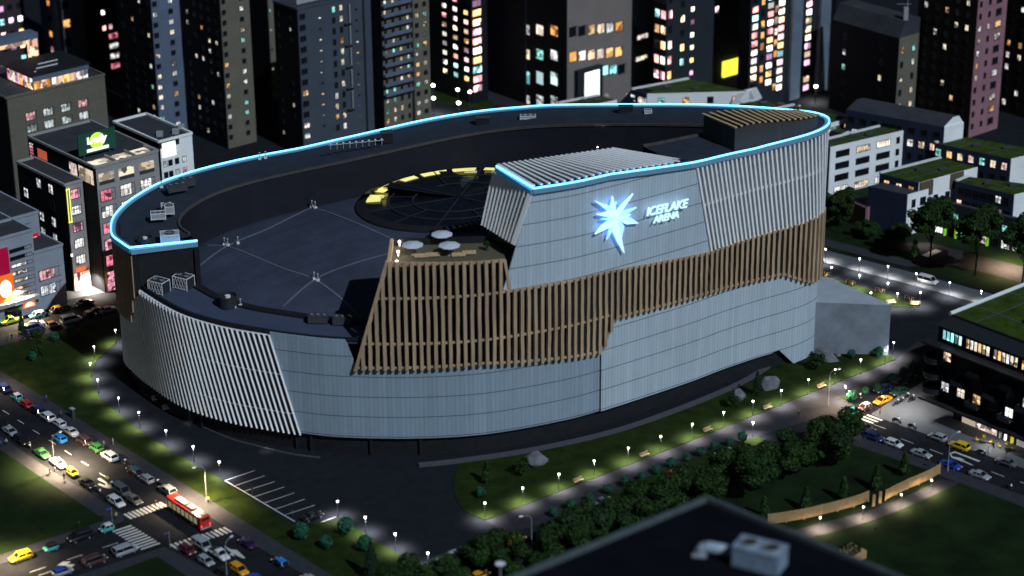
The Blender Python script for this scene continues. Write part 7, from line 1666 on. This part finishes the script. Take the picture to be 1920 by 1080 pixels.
mb = MB(); mb.box(-.5, .5, -.35, .35, 0, 2.3); mb.build('body', M['dmetal'], t); mb = MB(); mb.box(-.6, .6, -.45, .45, 2.3, 2.45); mb.build('roof', M['metal'], t); mb = MB(); mb.box(-.35, .35, .355, .37, .9, 2.0); mb.build('panel', M['glass'], t)
for x, y, c_, lab in ((211, 982, (.02, .05, .6), 'pole with a small blue street sign at the corner'), (319, 1028, (.05, .08, .2), 'pole with a small dark sign by the lower crosswalk')):
    t = thing('street_sign', lab, 'street sign', tuple(G(x, y, 0).xy) + (.13,), R(20)); mb = MB(); mb.tube((0, 0, 0), (0, 0, 3.6), .05, .05, 6); mb.build('pole', M['metal'], t); mb = MB(); mb.box(-1.0, -.05, -.03, .03, 3.2, 3.5); mb.build('sign_plate', PMAT(c_), t)
for x, y, lab in ((473, 928, 'thin post on the third parking line'), (549, 970, 'thin post at the last parking line')):
    t = thing('parking_post', lab, 'post', tuple(G(x, y, 0).xy) + (0,)); mb = MB(); mb.tube((0, 0, 0), (0, 0, 1.5), .05, .05, 6); mb.build('pole', M['dmetal'], t); mb = MB(); mb.box(-.2, .2, -.1, .1, 1.3, 1.6); mb.build('meter_head', M['dmetal'], t)
# planter bed at the bottom right corner
pl = thing('planter_box', 'timber planter with dark plants beside the black foreground roof', 'planter', tuple(G(1590, 1050, 0).xy) + (.14,), R(38)); mb = MB(); [mb.box(-3, 3, -2, 2, .1 + i * .35, .4 + i * .35) for i in range(5)]; mb.build('crate', M['fwood'], pl)
me = leaf_mesh('foliage', 500, blobs([(Vector((0, 0, 2.2)), Vector((3, 2, .8)))]), _r.Random(3), .25); me.materials.append(M['leaff']); link('foliage', me, pl)
# boats of seating in front of the arena, left
for x, y, s_ in ((296, 750, 'upper'), (316, 767, 'lower')):
    p = G(x, y, 0); pt_ = thing('patio_seat', '%s pale lounge seat by the arena wall on the left' % s_, 'lounge seat', (p.x, p.y, 0), .3, 'lounge seats by the arena wall'); mb = MB(); mb.box(-1.3, 1.3, -.5, .5, .25, .5); mb.build('seat', M['white'], pt_); mb = MB(); mb.box(-1.3, 1.3, .45, .6, .5, 1.0); mb.build('backrest', M['woodl'], pt_)
# ================================================================ ROOF PLANT ON THE ARENA
def on_plane(px, py, z): p = G(px, py, z); return (p.x, p.y, z)
def fan_unit(loc, rz, sx_, sy_, sz_, label, m='metal', fans=1, group='roof units'):
    t = thing('air_conditioner', label, 'air conditioner', loc, rz, group)
    mb = MB(); mb.box(-sx_, sx_, -sy_, sy_, .25, sz_); mb.build('casing', M['dark'] if m == 'cage' else M[m], t)
    mb = MB()
    for a in (-1, 1):
        for b_ in (-1, 1): mb.beam((a * sx_, b_ * sy_, 0), (a * sx_, b_ * sy_, sz_ + .02), .14, .14)
        mb.beam((a * sx_, -sy_, sz_), (a * sx_, sy_, sz_), .14, .14); mb.beam((-sx_, a * sy_, sz_), (sx_, a * sy_, sz_), .14, .14); mb.beam((-sx_, a * sy_, .25), (sx_, a * sy_, .25), .14, .14)
    if m == 'cage':
        for i in range(5):
            x0 = -sx_ + i * sx_ * .4; mb.beam((x0, -sy_ - .03, .3), (x0 + sx_ * .4, -sy_ - .03, sz_), .07, .05); mb.beam((x0 + sx_ * .4, -sy_ - .03, .3), (x0, -sy_ - .03, sz_), .07, .05)
    mb.build('frame', M['white' if m in ('cage', 'metal') else 'dmetal'], t)
    for i in range(fans):
        cx = -sx_ + (i + .5) * 2 * sx_ / fans; r_ = min(sx_ / fans, sy_) * .8; mb = MB(); mb.lathe((cx, 0, sz_), [(r_, 0), (r_, .18), (r_ * .85, .2), (r_ * .85, .03)], 14); f_ = mb.build('fan_ring', M['dmetal'], t)
        mb = MB(); [mb.beam((cx, 0, sz_ + .12), (cx + r_ * .8 * math.cos(k * 1.57), r_ * .8 * math.sin(k * 1.57), sz_ + .12), .2, .03) for k in range(4)]; mb.build('fan_blade', M['metal'], f_)
    return t
fan_unit(on_plane(319, 452, zc - .2), R(10), 2.0, 1.4, 1.9, 'large pale fan unit beside the neon strip at the left corner')
fan_unit(on_plane(297, 410, zc - .2), R(10), 1.6, 1.0, 1.5, 'pale triple fan unit on the left deck, lower one', fans=3); fan_unit(on_plane(318, 400, zc - .2), R(10), 1.0, 1.0, 1.9, 'tall pale box beside the triple fan unit', fans=1); fan_unit(on_plane(312, 392, zc - .2), R(10), 1.1, .9, 1.2, 'square pale unit behind the triple fan unit')
fan_unit(on_plane(299, 547, 26.2), R(-30), 1.9, 1.4, 2.8, 'caged chiller on the low terrace, left one', 'cage', 2); fan_unit(on_plane(345, 539, 26.2), R(-30), 1.9, 1.4, 2.8, 'caged chiller on the low terrace, right one', 'cage', 2)
fan_unit(on_plane(597, 604, 26.2), R(-2), 2.0, 1.0, 1.7, 'dark rack unit on the low terrace, left of two', 'dmetal', 3); fan_unit(on_plane(643, 607, 26.2), R(-2), 2.0, 1.0, 1.7, 'dark rack unit on the low terrace, right of two', 'dmetal', 3)
fan_unit(on_plane(332, 358, zc + .6), R(25), 2.2, 1.0, 1.7, 'dark rack unit on the upper left deck, front one', 'dmetal', 3); fan_unit(on_plane(352, 348, zc + .8), R(25), 1.6, 1.0, 1.8, 'dark rack unit on the upper left deck, rear one', 'dmetal', 2)
def drum(loc, r_, h_, label):
    t = thing('roof_drum', label, 'roof fan', loc, 0, 'round roof fans'); mb = MB(); mb.lathe((0, 0, 0), [(r_, 0), (r_, h_), (r_ * .88, h_ + .02), (r_ * .88, h_ - .5)], 24); mb.build('casing', M['dark'], t); mb = MB(); mb.lathe((0, 0, h_ - .5), [(r_ * .3, 0), (r_ * .3, .45), (.1, .5)], 10); mb.build('hub', M['white'], t)
drum(on_plane(428, 574, 26.2), 2.0, 2.6, 'black fan drum on the low terrace'); drum(on_plane(272, 452, zc - .2), 1.7, 1.0, 'flat dark round fan near the neon corner')
def vent(loc, label, k=0):
    t = thing('roof_vent', label, 'roof vent', loc, k, 'small roof vents'); mb = MB(); mb.tube((0, 0, 0), (0, 0, 1.5), .12, .12, 8); mb.lathe((0, 0, 1.5), [(.22, 0), (.22, .2), (.05, .35)], 8); mb.build('pipe', M['metal'], t); mb = MB(); mb.box(-.35, .35, -.3, .3, 0, .45); mb.build('base', M['white'], t)
for i, (x, y, lab) in enumerate(((421, 459, 'thin roof vent at the upper left seam joint, left'), (427, 461, 'thin roof vent at the upper left seam joint, right'), (446, 457, 'white capped roof vent near the upper left seam joint'), (585, 389, 'roof vent at the back seam joint, left'), (591, 391, 'roof vent at the back seam joint, right'), (589, 524, 'roof vent at the middle seam joint, left'), (596, 527, 'roof vent at the middle seam joint, right'), (653, 345, 'capped roof vent by the bowl wall, left one'), (684, 339, 'capped roof vent by the bowl wall, right one'))):
    h_ = roof_hit(x, y); vent((h_.x, h_.y, h_.z) if h_ else on_plane(x, y, 33), lab, i)
for x, y, lab in ((440, 577, 'white capped vent right of the black fan drum'), (451, 574, 'slim white vent right of the black fan drum')): vent(on_plane(x, y, 26.2), lab)
for x, y, lab in ((487, 299, 'small white box near the rear rim, left'), (498, 297, 'small white box near the rear rim, right'), (303, 352, 'small white vent on the upper left deck')):
    zz = zr_back(G(x, y, 40).x) - .3; vent(on_plane(x, y, zz), lab)
z_ = zr_back(-25) - .3; t = thing('pipe_rack', 'long row of pipes and lamps on the rear deck', 'pipe rack', on_plane(668, 276, z_), R(14), 'rear deck equipment'); mb = MB()
for i in range(9): mb.tube((-6 + i * 1.5, 0, 0), (-6 + i * 1.5, 0, 1.3), .1, .1, 6)
mb.tube((-6.5, 0, 1.1), (6.5, 0, 1.1), .1, .1, 6); mb.build('frame', M['metal'], t); mb = MB(); [mb.box(-6.2 + i * 1.5, -5.8 + i * 1.5, -.2, .2, 1.3, 1.5) for i in range(9)]; mb.build('cap_row', M['white'], t)
z_ = zr_back(-28) - .3; t = thing('roof_hut', 'small black hut on the rear deck by the pipes', 'roof hut', on_plane(725, 266, z_), R(10)); mb = MB(); mb.box(-1.3, 1.3, -1, 1, 0, 2.4); mb.build('wall', M['black'], t); mb = MB(); mb.box(-1.4, 1.4, -1.1, 1.1, 2.4, 2.55); mb.build('roof', M['dmetal'], t)
for x, y, lab in ((905, 232, 'dark pair of posts on the rear deck'), (1173, 211, 'dark box against the rear rim near the top')):
    z_ = zr_back(G(x, y, 48).x) - .3; t = thing('roof_cabinet', lab, 'cabinet', on_plane(x, y, z_), 0, 'rear deck equipment'); mb = MB(); mb.box(-1.6, 1.6, -.8, .8, 0, 1.6); mb.build('casing', M['black'], t); mb = MB(); mb.box(-1.7, 1.7, -.9, .9, 1.6, 1.7); mb.build('lid', M['dmetal'], t)
for x, y, lab in ((990, 223, 'pale low unit on the rear deck'), (1215, 213, 'pale small unit near the rear rim')):
    z_ = zr_back(G(x, y, 48).x) - .3; fan_unit(on_plane(x, y, z_), R(0), 1.8 if x < 1100 else .8, .7, .9, lab, 'metal', 3)
# wall light in the bowl
p = inn(sx(0)); 
hh = None
for k in range(400):
    s_ = STOT * (.55 + .3 * k / 400); q = inn(s_, 1.0); z_ = zr_back(q.x) - 4.5; X_, Y_ = PX((q.x, q.y, z_))
    if hh is None or abs(X_ - 1121) < hh[0]: hh = (abs(X_ - 1121), q.copy(), z_)
q = hh[1]; t = thing('wall_lamp', 'small up and down lamp on the dark inner wall of the bowl', 'wall lamp', (q.x, q.y - .9, hh[2])); mb = MB(); mb.box(-.2, .2, -.15, .5, -.3, .3); mb.build('casing', M['dmetal'], t); mb = MB(); mb.box(-.16, .16, -.1, .1, -.36, -.31); mb.box(-.16, .16, -.1, .1, .31, .36); mb.build('lens', M['globe'], t)
for up_ in (0, 1):
    l = spot('wall_light', 900, (1, .93, .85), 60, .6); lo = bpy.data.objects.new('wall_light', l); COL.objects.link(lo); lo.parent = t; lo.location = (0, -.2, .4 if up_ else -.4)
    if up_: lo.rotation_euler = (math.pi, 0, 0)
# terrace furniture: parasols, benches, planters
def make_parasol():
    t = thing('parasol', 'p', 'parasol'); mb = MB(); mb.tube((0, 0, 0), (0, 0, 2.5), .05, .05, 6); mb.lathe((0, 0, 0), [(.4, 0), (.4, .1), (.05, .15)], 8); mb.build('pole', M['metal'], t)
    mb = MB(); mb.lathe((0, 0, 2.25), [(2.3, 0), (1.2, .28), (.05, .5)], 8); mb.build('canopy', mat('parasol_cloth', (.55, .58, .66), .9, .05), t); return t
PA = make_parasol(); pf = [False]; TZ_ = tzz - .6
for x, y, lab in ((774, 478, 'pale parasol at the left front of the roof terrace'), (843, 479, 'pale parasol at the right front of the roof terrace'), (829, 458, 'pale parasol at the back of the roof terrace')):
    place(PA, pf, on_plane(x, y, TZ_), x, lab, 'parasols on the roof terrace')
for i, (x, y) in enumerate(((790, 484), (812, 482), (860, 482), (880, 478))):
    t = thing('terrace_bench', 'timber bench on the roof terrace, %s from the left' % ORD[i], 'bench', on_plane(x, y, TZ_), R(5), 'terrace benches'); mb = MB(); mb.box(-1.4, 1.4, -.35, .35, .3, .45); mb.build('seat', M['woodl'], t); mb = MB(); mb.box(-1.4, 1.4, .3, .42, .45, .9); mb.build('backrest', M['woodl'], t)
t = thing('potted_tree', 'small potted tree by the terrace door', 'potted plant', on_plane(913, 470, TZ_)); mb = MB(); mb.lathe((0, 0, 0), [(.3, 0), (.42, .6)], 10); mb.build('pot', M['dmetal'], t); me = leaf_mesh('foliage', 200, blobs([(Vector((0, 0, 1.5)), Vector((.7, .7, .7)))]), _r.Random(1), .18); me.materials.append(M['leaf']); link('foliage', me, t)
# bokeh lamps of the far streets
for i, (x, y, lab) in enumerate(((813, 184, 'far round street lamp left of the two by the grass verge'), (860, 193, 'far round street lamp right of the two by the grass verge'), (858, 168, 'far pale green lamp at the foot of the black tower'), (881, 172, 'far pinkish lamp at the foot of the black tower'), (1406, 141, 'far reddish lamp under the coloured light columns'), (1438, 147, 'far white lamp under the coloured light columns'), (1413, 162, 'far white lamp below the yellow sign'), (1530, 162, 'far round lamp at the foot of the grey fins'), (812, 160, 'far pale green lamp beside the olive balcony tower'))):
    p = G(x, y, 5); t = thing('far_lamp', lab, 'street lamp', (p.x, p.y, 0), 0, 'far street lamps'); mb = MB(); mb.tube((0, 0, 0), (0, 0, 4.6), .1, .08, 6); mb.build('post', M['dmetal'], t)
    mb = MB(); mb.lathe((0, 0, 4.6), [(.2, 0), (.5, .25), (.5, .55), (.15, .8)], 10); mb.build('globe', emit('far_globe%d' % i, (.75, 1, .55) if 'green' in lab else (1, .5, .45) if 'red' in lab or 'pink' in lab else (1, .97, .9), 16), t)
    if i in (0, 1, 5, 6, 7): l = spot('lamp_light', 9000, (1, .9, .75), 140); lo = bpy.data.objects.new('lamp_light', l); COL.objects.link(lo); lo.parent = t; lo.location = (0, 0, 4.5)
